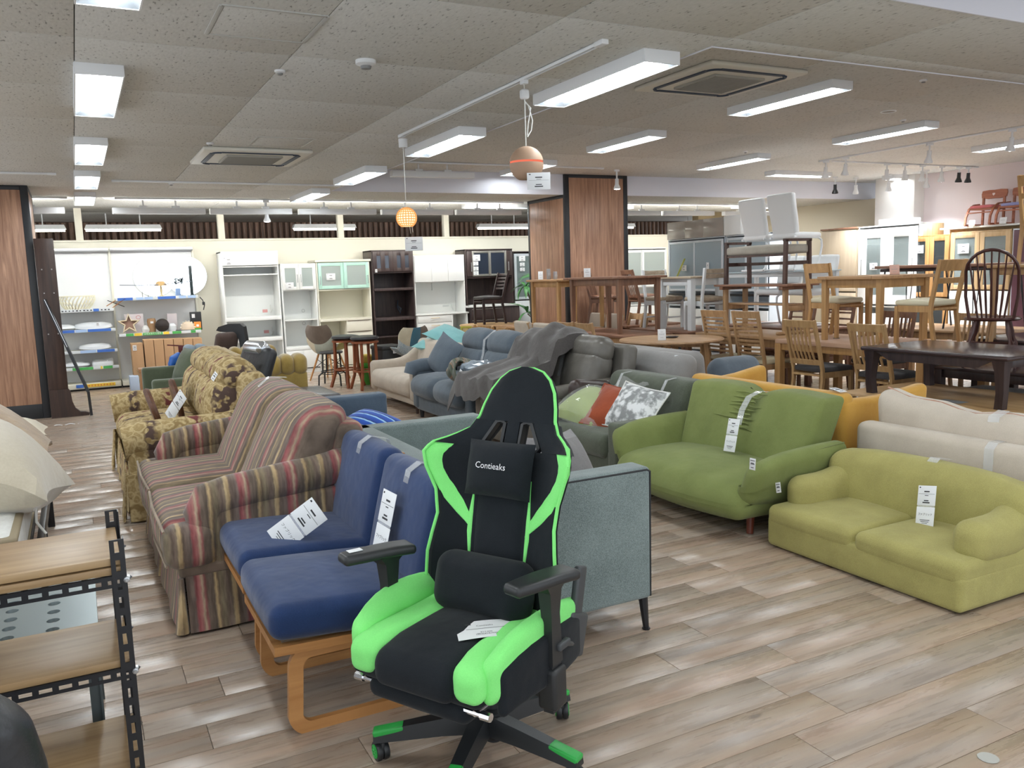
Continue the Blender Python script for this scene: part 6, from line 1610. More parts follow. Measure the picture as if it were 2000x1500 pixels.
# narrow white cabinet with two glazed doors
t = thing('glazed_cabinet', 'narrow white cabinet with two small framed glass doors', 'cabinet', (3.228, FY, 0))
carcass(t, 0.565, 1.77, 0.4, WHITE, (1.35, 1.62, 1.48, 0.865, 0.425), back=True)
for s in (-1, 1):
    framed(t, min(0, s * 0.272), max(0, s * 0.272), 1.355, 1.75, WHITE, FROST, fw=0.05, handle=(s * 0.028, 1.47, s * 0.028, 1.6))
    front(t, min(0, s * 0.272), max(0, s * 0.272), 0.085, 0.375, WHITE)
bm = BM(); bx(bm, -0.272, 0.272, -0.02, 0, 0.378, 0.425, .003); obj('sliding_shelf', bm, WHITE, t)
bm = BM()
for z in (1.0, 0.79): tube(bm, [(0.13 + 0.025 * math.cos(k * PI / 6), 0.385, z + 0.025 * math.sin(k * PI / 6)) for k in range(12)], 0.004, 5, closed=True)
obj('cord_ring', bm, plain('grey ring', (.5, .5, .5), .5), t, kind='stuff')
sheet_sign(3.07, FY - 0.024, 1.425, 'white price card on the left glass door of the narrow white cabinet', 0.13, 0.1)
# mint cabinet
t = thing('mint_cabinet', 'cream cabinet with two mint green framed sliding doors', 'cabinet', (3.97, FY, 0))
carcass(t, 0.9, 1.8, 0.45, CREAM, (1.33, 0.835, 0.43), back=True)
bm = BM(); bx(bm, -0.47, 0.47, -0.03, 0.45, 1.785, 1.82, .003); obj('cornice', bm, CREAM, t)
framed(t, -0.425, 0.005, 1.345, 1.775, MINT, FROST, y=-0.012, fw=0.055, handle=(-0.4, 1.42, -0.4, 1.56), nm='sliding_door'); framed(t, -0.005, 0.425, 1.345, 1.775, MINT, FROST, y=-0.034, fw=0.055, handle=(0.4, 1.42, 0.4, 1.56), nm='sliding_door')
front(t, 0.0, 0.43, 0.63, 0.815, CREAM, nm='drawer'); front(t, 0.0, 0.43, 0.45, 0.62, CREAM, nm='drawer'); front(t, -0.43, 0.0, 0.08, 0.4, CREAM); front(t, 0, 0.43, 0.08, 0.4, CREAM)
bm = BM(); bx(bm, -0.435, 0.435, -0.03, 0, 0.815, 0.86, .003); obj('counter_edge', bm, CREAM, t)
bm = BM(); bx(bm, 0.02, 0.41, -0.03, -0.016, 0.806, 0.814); bx(bm, 0.02, 0.41, -0.03, -0.016, 0.618, 0.626); bx(bm, -0.41, 0.41, -.03, -.016, 0.4, .408); obj('finger_pull', bm, plain('brown pull', hx('6a5a4c'), .5), t, kind='stuff')
bm = BM(); bx(bm, 0.0, 0.02, 0, 0.44, 0.43, 0.83); obj('divider', bm, CREAM, t)
sheet_sign(3.75, FY - 0.018, 1.545, 'white price card on the left mint sliding door', 0.15, 0.11)
# dark cabinet with slot panes
t = thing('dark_cabinet', 'dark oak cabinet with slot panes in its top doors and open shelves', 'cabinet', (4.825, FY - 0.02, 0))
carcass(t, 0.74, 1.96, 0.46, DKC, (1.585, 1.305, 0.82, 0.5), back=True)
for s in (-1, 1):
    x0, x1 = min(0, s * .355), max(0, s * .355)
    bm = BM(); y = -0.02
    cols_ = [x0 + .0015, x0 + .07, x0 + .14, x0 + .215, x0 + .285, x1 - .0015]
    for a, b_ in ((0, 1), (2, 3), (4, 5)): bx(bm, cols_[a], cols_[b_], y, y + .02, 1.6, 1.94, .001)
    for a in (1, 3): bx(bm, cols_[a], cols_[a + 1], y, y + .02, 1.6, 1.66, .001); bx(bm, cols_[a], cols_[a + 1], y, y + .02, 1.87, 1.94, .001)
    o = obj('door', bm, DKC, t)
    for a in (1, 3):
        bm = BM(); box(bm, cols_[a], cols_[a + 1], y + .008, y + .012, 1.655, 1.875); obj('pane', bm, DARKG, o)
for z in (1.305, 0.8): 
    bm = BM(); bx(bm, -0.35, 0.35, -0.012, 0.0, z - 0.025, z + 0.02, .002); obj('shelf_lip', bm, DKC, t)
bm = BM(); tube(bm, [(0.2, 0.4, 1.1), (0.18, 0.38, 0.98), (0.22, 0.36, 0.88), (0.25, 0.38, 0.95), (0.2, 0.4, 1.0)], 0.012, 6); obj('socket_cord', bm, plain('dark blue cord', hx('2c3646'), .5), t)
small_tag((4.52, FY - 0.042, 1.62), 0, 'small white tag on the dark oak cabinet door', s=0.055)
# white gloss cabinet
GLOSS = plain('white gloss front', hx('eef0ef'), 0.12, coat=0.6)
t = thing('gloss_cabinet', 'white gloss kitchen cabinet with three upper doors and two drawers', 'cabinet', (5.68, FY, 0))
carcass(t, 0.95, 1.86, 0.42, WHITE, (1.4,), back=True)
for k in range(3): front(t, -0.465 + .31 * k, -0.465 + .31 * (k + 1), 1.405, 1.85, GLOSS)
bm = BM(); bx(bm, -0.49, 0.5, -0.08, 0.42, 0.83, 0.855, .003); obj('worktop', bm, WHITE, t)
BRASSH = plain('pale brass pull', hx('c9b795'), .35, .6)
for (z0, z1) in ((0.70, 0.825), (0.52, 0.695), (0.1, 0.515)): front(t, -0.465, 0.17, z0, z1, WHITE, y=-0.07, nm='drawer', handle=(-0.23, z1 - .045, -0.07, z1 - .045), hmat=BRASSH)
bm = BM(); bx(bm, 0.17, 0.19, -0.07, 0.41, 0.1, 0.83); bx(bm, -0.47, 0.17, -0.05, 0.4, 0.1, 0.82); bx(bm, .455, .475, -.07, 0, .02, .83); bx(bm, .19, .455, .38, .4, .1, .83); obj('base_body', bm, WHITE, t)
bm = BM(); bx(bm, 0.0, 0.012, 0.39, 0.41, 1.25, 1.4); bx(bm, .2, .32, .4, .41, .95, .99); tube(bm, [(.36, .4, 1.0), (.37, .37, .93), (.39, .36, .88)], .008, 6); obj('back_fitting', bm, plain('pale fitting', hx('d0d4d2'), .4), t, kind='stuff')
# dark cabinet with sliding aluminium doors
ALU = plain('brushed aluminium', hx('a5a29c'), .35, .7)
t = thing('dark_cupboard', 'dark brown cupboard with two aluminium framed sliding doors and white counter', 'cabinet', (6.65, FY, 0))
carcass(t, 0.94, 1.95, 0.44, DKC, (1.45,), back=True)
framed(t, -0.34, 0.02, 1.47, 1.92, ALU, DARKG, y=-.012, fw=.04, nm='sliding_door'); framed(t, -0.02, 0.33, 1.47, 1.92, ALU, DARKG, y=-.034, fw=.04, nm='sliding_door')
for s in (-1, 1): front(t, min(s * .34, s * .45), max(s * .34, s * .45), 1.47, 1.92, DKC, handle=(s * .37, 1.56, s * .37, 1.72))
bm = BM(); bx(bm, -0.5, 0.56, -0.12, .44, .925, .96, .003); obj('worktop', bm, WHITE, t)
bm = BM(); bx(bm, -0.45, 0.53, -0.1, .4, 0.05, .925, .003); obj('base_body', bm, DKC, t)
for z in (.9, .7, .45):
    bm = BM(); bx(bm, -.44, .2, -.118, -.1, z - .19, z, .002); o = obj('drawer', bm, DKC, t)
    bm = BM(); bx(bm, -.43, .19, -.126, -.116, z - .012, z - .004); obj('handle', bm, ALU, o)
for k, (z, h_) in enumerate(((1.8, .11), (1.7, .07), (1.61, .07), (1.53, .07))):
    sheet_sign(6.375 + (.02 if k == 0 else 0), FY - 0.014, z, 'white notice on the dark cupboard pane, number %s from the top' % ('one', 'two', 'three', 'four')[k], .14 if k == 0 else .1, h_)
# grey glazed cabinet behind the plant
t = thing('grey_cupboard', 'grey framed cabinet with a single pane behind the potted plant', 'cabinet', (7.55, FY + .05, 0))
carcass(t, 0.8, 1.9, 0.36, DKC, (1.0,), back=True)
framed(t, -.38, .38, 1.02, 1.86, plain('pale grey frame', hx('b8c0c4'), .4), plain('grey pane', hx('6f7c7c'), .15), fw=.05)
front(t, -.38, .38, .5, 1.0, plain('white panel', hx('dfe4e6'), .4)); front(t, -.38, .38, .08, .49, plain('pale grey frame', hx('b8c0c4'), .4))
for k, (z, h_) in enumerate(((1.77, .1), (1.66, .07), (1.57, .07))):
    sheet_sign(7.33, FY + .02, z, 'white notice on the grey cabinet pane, number %s from the top' % ('one', 'two', 'three')[k], .13 if k == 0 else .1, h_)
# white glazed sideboard right of the column
t = thing('white_cupboard', 'white cupboard with two frosted sliding doors right of the middle column', 'cabinet', (10.0, FY, 0))
carcass(t, 1.2, 1.92, .42, WHITE, (1.15, 1.42, 1.66, .8), back=True)
framed(t, -.58, .02, 1.15, 1.88, WHITE, FROST, y=-.012, fw=.05, nm='sliding_door'); framed(t, -.02, .58, 1.15, 1.88, WHITE, FROST, y=-.034, fw=.05, nm='sliding_door', handle=(.555, 1.3, .555, 1.42))
for k in (0, 1): front(t, -.58 + .58 * k, .58 * k, .1, .78, WHITE)
# potted plant
t = thing('potted_plant', 'dracaena with drooping green leaves in a dark pot', 'plant', (7.02, 12.95, 0))
bm = BM(); lathe(bm, [(0, 0), (.14, 0), (.18, .36), (.16, .36), (.155, .32), (0, .32)], 18); obj('pot', bm, plain('black pot', (.02, .022, .025), .4), t)
bm = BM(); tube(bm, [(.02, 0, .3), (.05, 0, .7), (.03, .01, 1.05), (-.06, 0, 1.25)], [.022, .02, .016, .01], 7); tube(bm, [(.05, 0, .72), (-.05, -.03, .8)], .01, 6); tube(bm, [(.03, .01, 1.05), (.12, 0, 1.3), (.12, 0, 1.4)], [.012, .01, .008], 6); obj('trunk', bm, wood('plant stem', hx('8c7a5e'), hx('6a5a42'), 2), t)
LEAF = plain('plant leaf', hx('4f8a4e'), .4)
rr = random.Random(11)
leafm = None
for (hx_, hy_, hz_, n_) in ((-.06, 0, 1.27, 15), (.12, 0, 1.42, 14), (-.06, -.03, .82, 10)):
    for k in range(n_):
        if leafm is None:
            bm = BM()
            def lf(u, v): return (.32 * u, (v - .5) * .07 * math.sin(PI * min(1, u * .92 + .08)) ** .8, .1 * u - .24 * u * u + .012 * abs(v - .5))
            sheet(bm, lf, 6, 2); leafm = obj('leaf', bm, LEAF, t); o = leafm
        else: o = clone(leafm, t)
        o.location = (hx_, hy_, hz_); o.rotation_euler = (rr.uniform(-.3, .3), rr.uniform(-.9, .5), k * 2.4 + rr.uniform(-.3, .3)); sc = rr.uniform(.75, 1.1); o.scale = (sc, sc, sc)

# ------------------------------------------------------------ lamp shelving at the left back
GOND = plain('ivory shelving', hx('dcdacb'), .5)
BLUEP = plain('blue price strip', hx('3f6cc0'), .5); GREENS = plain('green price strip', hx('4aa453'), .5); YELP = plain('yellow price strip', hx('e8c842'), .5)
t = thing('lamp_shelving', 'ivory shop shelving with two bays holding ceiling lamps', 'shelving', (0, 13.75, 0))
for x0, x1 in ((-.75, .5), (.52, 1.69)):
    bm = BM(); bx(bm, x0, x1, .36, .39, 0, 2.06, .003); obj('back_panel', bm, plain('white back panel', hx('e6e8ea'), .5), t)
    bm = BM(); bx(bm, x0, x1, .28, .37, 2.02, 2.075, .004); obj('header_bar', bm, STEEL, t)
    bm = BM(); bx(bm, x0, x1, -.02, .37, .03, .1, .003); obj('base_deck', bm, GOND, t)
    bm = BM(); bx(bm, x0, x1, 0.02, .36, 0, .03, .002); obj('kick_plate', bm, BLACKM, t)
for x in (-.75, .51, 1.69):
    bm = BM(); bx(bm, x - .015, x + .015, .33, .37, 0, 2.06, .002); obj('upright', bm, GOND, t)
def gshelf(x0, x1, z, y0=0.0, strips=()):
    bm = BM(); bx(bm, x0, x1, y0, .36, z - .03, z, .002); s = obj('shelf', bm, GOND, t)
    bm = BM(); bx(bm, x0, x1, y0 - .008, y0, z - .032, z + .012, .001); obj('price_rail', bm, plain('clear white rail', hx('d8dee2'), .3), s)
    for (a, b_, m_) in strips:
        bm = BM(); box(bm, x0 + a * (x1 - x0), x0 + b_ * (x1 - x0), y0 - .011, y0 - .0085, z - .03, z + .01); obj('price_strip', bm, m_, s)
    return s
def marks(s, x0, x1, z, y0, n, m_=INK, h_=.016):
    bm = BM(); r_ = random.Random(int(z * 100))
    for k in range(n):
        a = x0 + (x1 - x0) * (k + .2) / n; box(bm, a, a + (x1 - x0) / n * r_.uniform(.3, .6), y0 - .0095, y0 - .0088, z - .01 - h_ / 2, z - .01 + h_ / 2)
    obj('printed_marks', bm, m_, s, kind='stuff')
s = gshelf(-.74, .49, 1.18, strips=((.78, .84, BLUEP),)); marks(s, -.2, .45, 1.18, 0, 14)
gshelf(-.74, .49, .885, strips=((.4, .56, BLUEP), (.7, .95, BLUEP), (.57, .69, plain('pale blue strip', hx('a9c4ea'), .5))))
gshelf(-.74, .49, .58, strips=((.6, .77, plain('pale blue strip', hx('a9c4ea'), .5)), (.78, .97, BLUEP)))
gshelf(-.74, .49, .335, strips=((.5, .72, GREENS), (.8, .82, YELP), (.83, .93, GREENS)))
gshelf(.53, 1.68, 1.32, y0=.02, strips=((.02, .2, BLUEP), (.24, .33, plain('pale blue strip', hx('a9c4ea'), .5)), (.34, .44, plain('pale blue strip', hx('a9c4ea'), .5)), (.5, .72, BLUEP), (.76, .85, plain('pale blue strip', hx('a9c4ea'), .5)), (.87, .97, plain('pale blue strip', hx('a9c4ea'), .5))))
s = gshelf(.53, 1.68, .79, y0=-.02, strips=((.08, .17, GREENS), (.18, .27, YELP), (.28, .52, GREENS), (.53, .6, YELP), (.64, .75, GREENS), (.87, .93, GREENS)))
bm = BM(); add_text(bm, 'LINEお友だち募集', .03, T(.99, -.0325, .781) @ R(90, 'X')); obj('lettering', bm, plain('white print', (.85, .85, .85), .6), s)
s = None
bm = BM(); box(bm, -.1, -.0, -.031, -.021, .05, .095); obj('blue_sign', bm, BLUEP, t)
bm = BM(); box(bm, .0, .42, -.031, -.021, .05, .095); box(bm, .68, .78, -.031, -.021, .06, .105); obj('yellow_sign', bm, YELP, t, kind='stuff')
bm = BM()
for k in range(9): box(bm, .06 + k * .04, .08 + k * .04, -.033, -.0305, .06, .085)
obj('orange_print', bm, plain('orange print', hx('d98a3c'), .6), t, kind='stuff')
for k, (x, w) in enumerate(((1.11, 'left'), (1.57, 'right'))):
    q = thing('round_lamp', 'large glowing round ceiling lamp on the shelf back panel, ' + w + ' of two', 'ceiling lamp', (x, 14.1 - .03 * k, 1.63), 0, 'glowing round lamps')
    bm = BM(); lathe(bm, [(0, 0), (.3, 0), (.305, .012), (.3, .02), (0, .02)], 36, R(90, 'X')); obj('rim', bm, WHITEM, q)
    bm = BM(); lathe(bm, [(.3, .018), (.26, .045), (.16, .06), (0, .065)], 36, R(90, 'X')); obj('diffuser', bm, glow('lit round diffuser', (.86, .93, 1), 5.0), q)
DISH = plain('white lamp dish', hx('dfe4ea'), .25)
def dish(x, y, z, rx, ry, rz_, label, tilt=0):
    q = thing('lamp_dish', label, 'ceiling lamp', (x, y, z), 0, 'white ceiling lamp dishes on the shelves')
    M_ = R(tilt, 'X') @ Matrix.Diagonal((1, ry / rx, 1, 1))
    bm = BM(); lathe(bm, [(0, 0), (rx * .8, 0), (rx, rz_ * .35), (rx * .92, rz_ * .7), (rx * .5, rz_ * .97), (0, rz_)], 28, M_); obj('diffuser', bm, DISH, q)
    bm = BM(); lathe(bm, [(rx * .8, .0), (rx * .99, rz_ * .3), (rx * 1.01, rz_ * .33), (rx * .99, rz_ * .38)], 28, M_); obj('rim', bm, plain('grey rim', hx('8a8e90'), .4), q)
dish(.2, 13.9, .885, .26, .14, .11, 'large white oval lamp dish on the second shelf', 12)
small_tag((.26, 13.76, .965), 0, 'small white tag on the large oval lamp dish', s=.05)
dish(-.2, 13.9, .885, .18, .14, .09, 'white lamp dish half hidden by the dark board, second shelf')
dish(.2, 13.9, .58, .22, .14, .1, 'white flat lamp dish on the third shelf', 8)
dish(-.08, 13.9, .335, .2, .14, .09, 'white lamp dish behind the leaning rail, fourth shelf')
q = thing('lamp_pack', 'white lamp parts in plastic on the fourth shelf', 'lamp', (.28, 13.9, .335))
bm = BM(); rbox(bm, .28, .2, .07, T(0, 0, .035), r=.02, k=2); obj('tray', bm, DISH, q)
bm = BM(); rbox(bm, .3, .22, .1, T(0, 0, .05), r=.03, k=2, n=3, fn=lambda x, y, z: (x, y, z + .012 * math.sin(40 * x + 30 * y))); obj('wrap', bm, glass('clear plastic bag', (.92, .95, .95), .2, .08), q)
q = thing('ribbed_shade', 'cream basket lampshade of curved slats on the top shelf', 'lampshade', (.02, 13.9, 1.18))
rib = None
for k in range(28):
    a = k * 2 * PI / 28
    bm = BM() if rib is None else None
    if rib is None:
        tube(bm, [(.15, 0, .0), (.2, .02, .06), (.235, .06, .14), (.22, .1, .2)], 0, sq=(.018, .006)); rib = obj('slat', bm, plain('cream slat', hx('e6e2cc'), .5), q)
    else:
        o = clone(rib, q); o.rotation_euler = (0, 0, a)
bm = BM(); tube(bm, [(.24 * math.cos(k * PI / 14), .24 * math.sin(k * PI / 14), .2) for k in range(28)], .006, 5, closed=True); tube(bm, [(.15 * math.cos(k * PI / 14), .15 * math.sin(k * PI / 14), .006) for k in range(28)], .006, 5, closed=True); obj('ring', bm, plain('cream slat', hx('e6e2cc'), .5), q)
q = thing('wooden_lamp_frame', 'bundle of thin orange brown wooden lamp arms at the shelf corner', 'lamp', (.52, 13.8, 1.2))
for k, (a, b_) in enumerate((((-.12, 0, .02), (.05, .02, .12)), ((.05, 0, .12), (.2, 0, .1)), ((-.1, .02, .1), (.12, 0, .0)), ((-.06, -.03, -.02), (.14, -.03, .12)))):
    bm = BM(); bar(bm, a, b_, .022, .01); obj('arm', bm, wood('orange wood', hx('b87840'), hx('8c5526'), 0) if k != 2 else plain('black arm', (.02, .02, .02), .4), q)
def small_box(x, y, z, w, d, h, mat, label, cat='box', rz=0, name='carton', group=None, extra=None):
    q = thing(name, label, cat, (x, y, z), rz, group)
    bm = BM(); bx(bm, -w / 2, w / 2, -d / 2, d / 2, 0, h, .003); obj('body', bm, mat, q)
    if extra: extra(q)
    return q
def face_rect(q, x0, x1, z0, z1, y, mat, nm='print'):
    bm = BM(); box(bm, x0, x1, y - .0012, y - .0002, z0, z1); obj(nm, bm, mat, q)
small_box(.76, 13.93, .79, .26, .08, .29, plain('grey white carton', hx('c8c0c4'), .6), 'pale carton with a red ring print behind the star lamp', extra=lambda q: (obj('ring_print', tube(BM(), [(.06 + .03 * math.cos(k * PI / 10), -.041, .24 + .025 * math.sin(k * PI / 10)) for k in range(20)], .003, 4, closed=True), plain('red ring', hx('c06a6a'), .6), q), face_rect(q, -.1, .02, .18, .19, -.04, INK)))
small_box(1.3, 13.98, .79, .14, .06, .27, plain('grey white carton', hx('a8a8b2'), .6), 'small lilac grey carton at the back of the middle shelf')
q = thing('star_lamp', 'wooden star shaped lamp leaning on the shelf carton', 'lamp', (.68, 13.8, .8), 0)
def star(r0, r1, n=5, ph=90): return [((r0 if k % 2 == 0 else r1) * math.cos(math.radians(ph + k * 180 / n)), (r0 if k % 2 == 0 else r1) * math.sin(math.radians(ph + k * 180 / n))) for k in range(2 * n)]
bm = BM(); so, si = star(.16, .07), star(.125, .052)
Ms = T(0, 0, .14) @ R(-14, 'X')
for k in range(10):
    l = (k + 1) % 10
    f = [bm.verts.new(Ms @ Vector((p[0], y, p[1]))) for y in (-.03, .03) for p in (so[k], so[l], si[l], si[k])]
    for q4 in ((0, 1, 2, 3), (7, 6, 5, 4), (0, 4, 5, 1), (2, 6, 7, 3)): bm.faces.new([f[i] for i in q4])
bmesh.ops.recalc_face_normals(bm, faces=bm.faces); obj('star_frame', bm, wood('pale birch', hx('dccfb4'), hx('c0b090'), 0), q)
bm = BM(); prism(bm, star(.12, .05), .01, .02, Ms); obj('star_back', bm, plain('brown back', hx('8a6a5a'), .6), q)
q = thing('glass_globe', 'small clear glass globe beside the star lamp', 'lamp', (.9, 13.8, .79)); bm = BM(); lathe(bm, [(.03, 0), (.055, .03), (.06, .06), (.04, .1), (.015, .12)], 18); obj('globe', bm, glass('thin globe glass', (.92, .94, .94), .45, .05), q); bm = BM(); lathe(bm, [(0, 0), (.032, 0), (.032, .012), (0, .012)], 14); obj('collar', bm, WHITEM, q)
q = thing('cork_lamp', 'small cork coloured tapered lamp with white sticker', 'lamp', (1.0, 13.92, .79)); bm = BM(); lathe(bm, [(0, 0), (.05, 0), (.065, .17), (.055, .21), (0, .215)], 18); obj('shade', bm, plain('cork', hx('9a7a5a'), .8), q); bm = BM(); box(bm, -.02, .02, -.066, -.063, .14, .17); obj('sticker', bm, PAPER, q)
q = thing('dark_ball_lamp', 'dark brown ball lamp on the middle shelf', 'lamp', (1.14, 13.82, .895)); bm = BM(); ball(bm, .1, -90, 90, 24, 12); obj('shade', bm, plain('dark brown ball', hx('2c2422'), .7), q); bm = BM(); tube(bm, [(.1 * math.cos(k * PI / 12), .1 * math.sin(k * PI / 12), 0) for k in range(24)], .003, 5, closed=True); obj('seam', bm, BLACKP, q)
q = thing('white_bulb_lamp', 'white dome lamp beside the dark ball', 'lamp', (1.28, 13.82, .79)); bm = BM(); lathe(bm, [(0, 0), (.04, 0), (.062, .04), (.06, .09), (.03, .125), (0, .13)], 18); obj('shade', bm, DISH, q); bm = BM(); lathe(bm, [(0, -.0), (.045, 0), (.045, .01), (0, .012)], 14); obj('foot', bm, BLACKP, q)
q = thing('scallop_lamp', 'cream scalloped dome lamp with bead edge on dark base', 'lamp', (1.5, 13.82, .79)); bm = BM(); lathe(bm, [(.1, .02), (.1, .06), (.08, .11), (.04, .135), (0, .14)], 24); obj('shade', bm, plain('cream shade', hx('dccab4'), .6), q)
bm = BM()
for k in range(8):
    a = PI * (k + .5) / 8; lathe(bm, [(0, -.014), (.012, -.007), (.014, 0), (.012, .007), (0, .014)], 8, T(.105 * math.cos(a), -.02, .03 + .115 * math.sin(a)))
obj('beads', bm, plain('cream beads', hx('e6dccc'), .5), q, kind='stuff'); bm = BM(); rbox(bm, .26, .1, .02, T(-.04, 0, .01), r=.008); obj('base', bm, BLACKP, q)
small_box(1.64, 13.94, .79, .16, .1, .28, BLACKP, 'black lamp carton with small white print at the shelf end', extra=lambda q: (face_rect(q, -.06, -.015, .19, .25, -.05, PAPER), face_rect(q, .0, .06, .1, .13, -.05, plain('ochre print', hx('9a7a40'), .6))))
small_box(1.645, 13.83, .79, .1, .05, .13, plain('orange carton', hx('e8913c'), .5), 'small orange carton with white heart print and green foot', extra=lambda q: (face_rect(q, -.018, .018, .055, .09, -.025, PAPER), face_rect(q, -.05, .05, 0, .035, -.025, GREENS)))
q = thing('table_lamp', 'table lamp with pleated tan shade and cream stem before the glowing discs', 'table lamp', (1.17, 13.85, 1.32)); bm = BM(); lathe(bm, [(0, 0), (.04, 0), (.035, .02), (.012, .04), (.02, .1), (.012, .16), (.01, .2), (0, .2)], 16); obj('stem', bm, plain('cream stem', hx('c9b88e'), .5), q)
bm = BM(); lathe(bm, [(.09, .17), (.085, .19), (.05, .235), (.03, .24), (0, .24)], 24); obj('shade', bm, plain('tan shade', hx('c9a671'), .7), q)
q = thing('black_tube_lamp', 'tall black square tube lamp at the shelf end', 'lamp', (1.6, 13.8, 1.32)); bm = BM(); bx(bm, -.022, .022, -.022, .022, 0, .46, .004); obj('tube', bm, plain('black tube', hx('1c2a2e'), .5), q); bm = BM(); bx(bm, -.03, .03, -.03, .03, 0, .02, .003); obj('foot', bm, BLACKP, q)
q = thing('wire_lamp_stand', 'thin dark wire lamp stand on the upper right shelf', 'lamp', (.98, 13.8, 1.32))
for k, x in enumerate((-.08, 0, .1)):
    bm = BM(); rod(bm, (x, 0, 0), (x, 0, .2 + .02 * k), .004, seg=6); obj('rod', bm, BLACKP, q)
bm = BM(); rod(bm, (0, 0, .22), (.1, 0, .22), .004, seg=6); lathe(bm, [(0, 0), (.03, 0), (.03, .008), (0, .008)], 12, T(0.02, 0, 0)); obj('crossbar', bm, BLACKP, q)
small_box(1.4, 13.8, 1.325, .07, .07, .12, plain('blue grey carton', hx('7f9cc8'), .5), 'small blue grey box on the upper right shelf')
q = thing('hanging_chain_ornament', 'small grey leaf garland strung before the glowing discs', 'ornament', (1.1, 13.78, 1.52)); bm = BM(); tube(bm, [(-.5, 0, 0), (-.2, 0, -.015), (.1, 0, -.01), (.5, 0, .02)], .006, 5); obj('wire', bm, plain('grey wire', hx('6f7a8a'), .5), q)
bm = BM(); r_ = random.Random(4)
for k in range(16): rbox(bm, .05, .004, .018, T(.3 + r_.uniform(-.05, .08), 0, .03 + r_.uniform(-.03, .05)) @ R(r_.uniform(0, 180), 'Y'), r=.002, k=1)
obj('leaves', bm, plain('grey green leaf', hx('5a6a70'), .6), q, kind='stuff')
q = thing('plug_cable', 'black plug and cable hanging from the shelf end', 'cable', (1.72, 13.74, 1.2)); bm = BM(); tube(bm, [(-.02, 0, .1), (.02, 0, .05), (.04, 0, -.03), (.02, 0, -.1)], .008, 6); obj('cable', bm, BLACKP, q); bm = BM(); rbox(bm, .04, .03, .05, T(.03, 0, 0), r=.008); obj('plug', bm, BLACKP, q)
# cardboard cartons below the lamp shelf
CARD = plain('brown cardboard', hx('b08c68'), .8); BLUEI = plain('blue print', hx('46549a'), .7)
def carton(x, z0, h_, w, label, green=False, mark=True):
    def ex(q):
        m_ = plain('green print', hx('5c7a52'), .7) if green else BLUEI
        bm = BM()
        if mark:
            tube(bm, [(.035 * math.cos(math.radians(a)), -.152, h_ * .42 + .035 * math.sin(math.radians(a))) for a in range(190, 351, 16)], 0, sq=(.012, .004))
            box(bm, -.04, .04, -.1515, -.1505, h_ * .12, h_ * .2); lathe(bm, [(0, 0), (.014, 0), (.014, .002), (0, .002)], 10, T(0, -.1505, h_ * .28) @ R(90, 'X'))
        else: box(bm, -.04, .04, -.1515, -.1505, h_ * .6, h_ * .68)
        obj('print', bm, m_, q)
        bm = BM(); bx(bm, -w / 2, w / 2, -.15, .15, h_ - .0025, h_ + .001, .0005); obj('flap', bm, plain('cardboard flap', hx('bd9a76'), .8), q)
    return small_box(x, 13.62, z0, w - .005, .3, h_, CARD, label, rz=0, name='carton', group='cardboard cartons below the lamp shelf', extra=ex)
for k, w in enumerate(('first', 'second', 'third', 'fourth', 'fifth', 'sixth')):
    carton(.905 + .136 * k, .0, .705 - .004 * k, .134, 'tall brown carton with blue print, %s from the left' % w, mark=k < 4)
carton(.745, 0, .66, .16, 'shorter brown carton with green print and white sticker, leftmost', True)
small_tag((.71, 13.465, .6), 0, 'white sticker on the leftmost brown carton', s=.08)
small_box(.66, 13.4, 0, .12, .3, .2, plain('pale blue carton', hx('b4c4da'), .6), 'pale blue flat carton on the floor beside the brown cartons')
# dark board with feet and leaning rail in front of the left column
t = thing('dark_bed_end', 'tall dark brown board with flared feet standing by the left column', 'bed end', (-.25, 11.1, 0))
bm = BM(); bx(bm, -.115, .085, -.02, .02, .02, 2.07, .004); obj('board', bm, DKWOOD, t)
bm = BM(); prism(bm, [(-.115, 0), (.28, 0), (.285, .03), (.24, .045), (.19, .05), (.14, .1), (.115, .18), (.105, .3), (.086, .33), (-.115, .33)], -.035, .035); obj('foot', bm, DKWOOD, t)
bm = BM()
for z in (1.72, 1.45, .98):
    for x in (-.06, .04): lathe(bm, [(0, 0), (.008, 0), (.008, .006), (0, .008)], 8, T(x, -.02, z) @ R(90, 'X'))
obj('screw_caps', bm, plain('grey cap', (.35, .33, .32), .4), t, kind='stuff')
t = thing('leaning_rail', 'black metal rail leaning against the dark board', 'rail', (0, 10.98, 0))
bm = BM(); bar(bm, (-.31, .0, 1.38), (.04, -.1, .3), .03, .03); obj('bar', bm, BLACKM, t); bm = BM(); bar(bm, (-.31, -.017, 1.38), (-.13, -.07, .83), .012, .004); obj('bright_edge', bm, CHROME, t)
bm = BM(); bar(bm, (.04, -.1, .3), (.05, -.1, .02), .03, .03); obj('foot', bm, BLACKM, t)

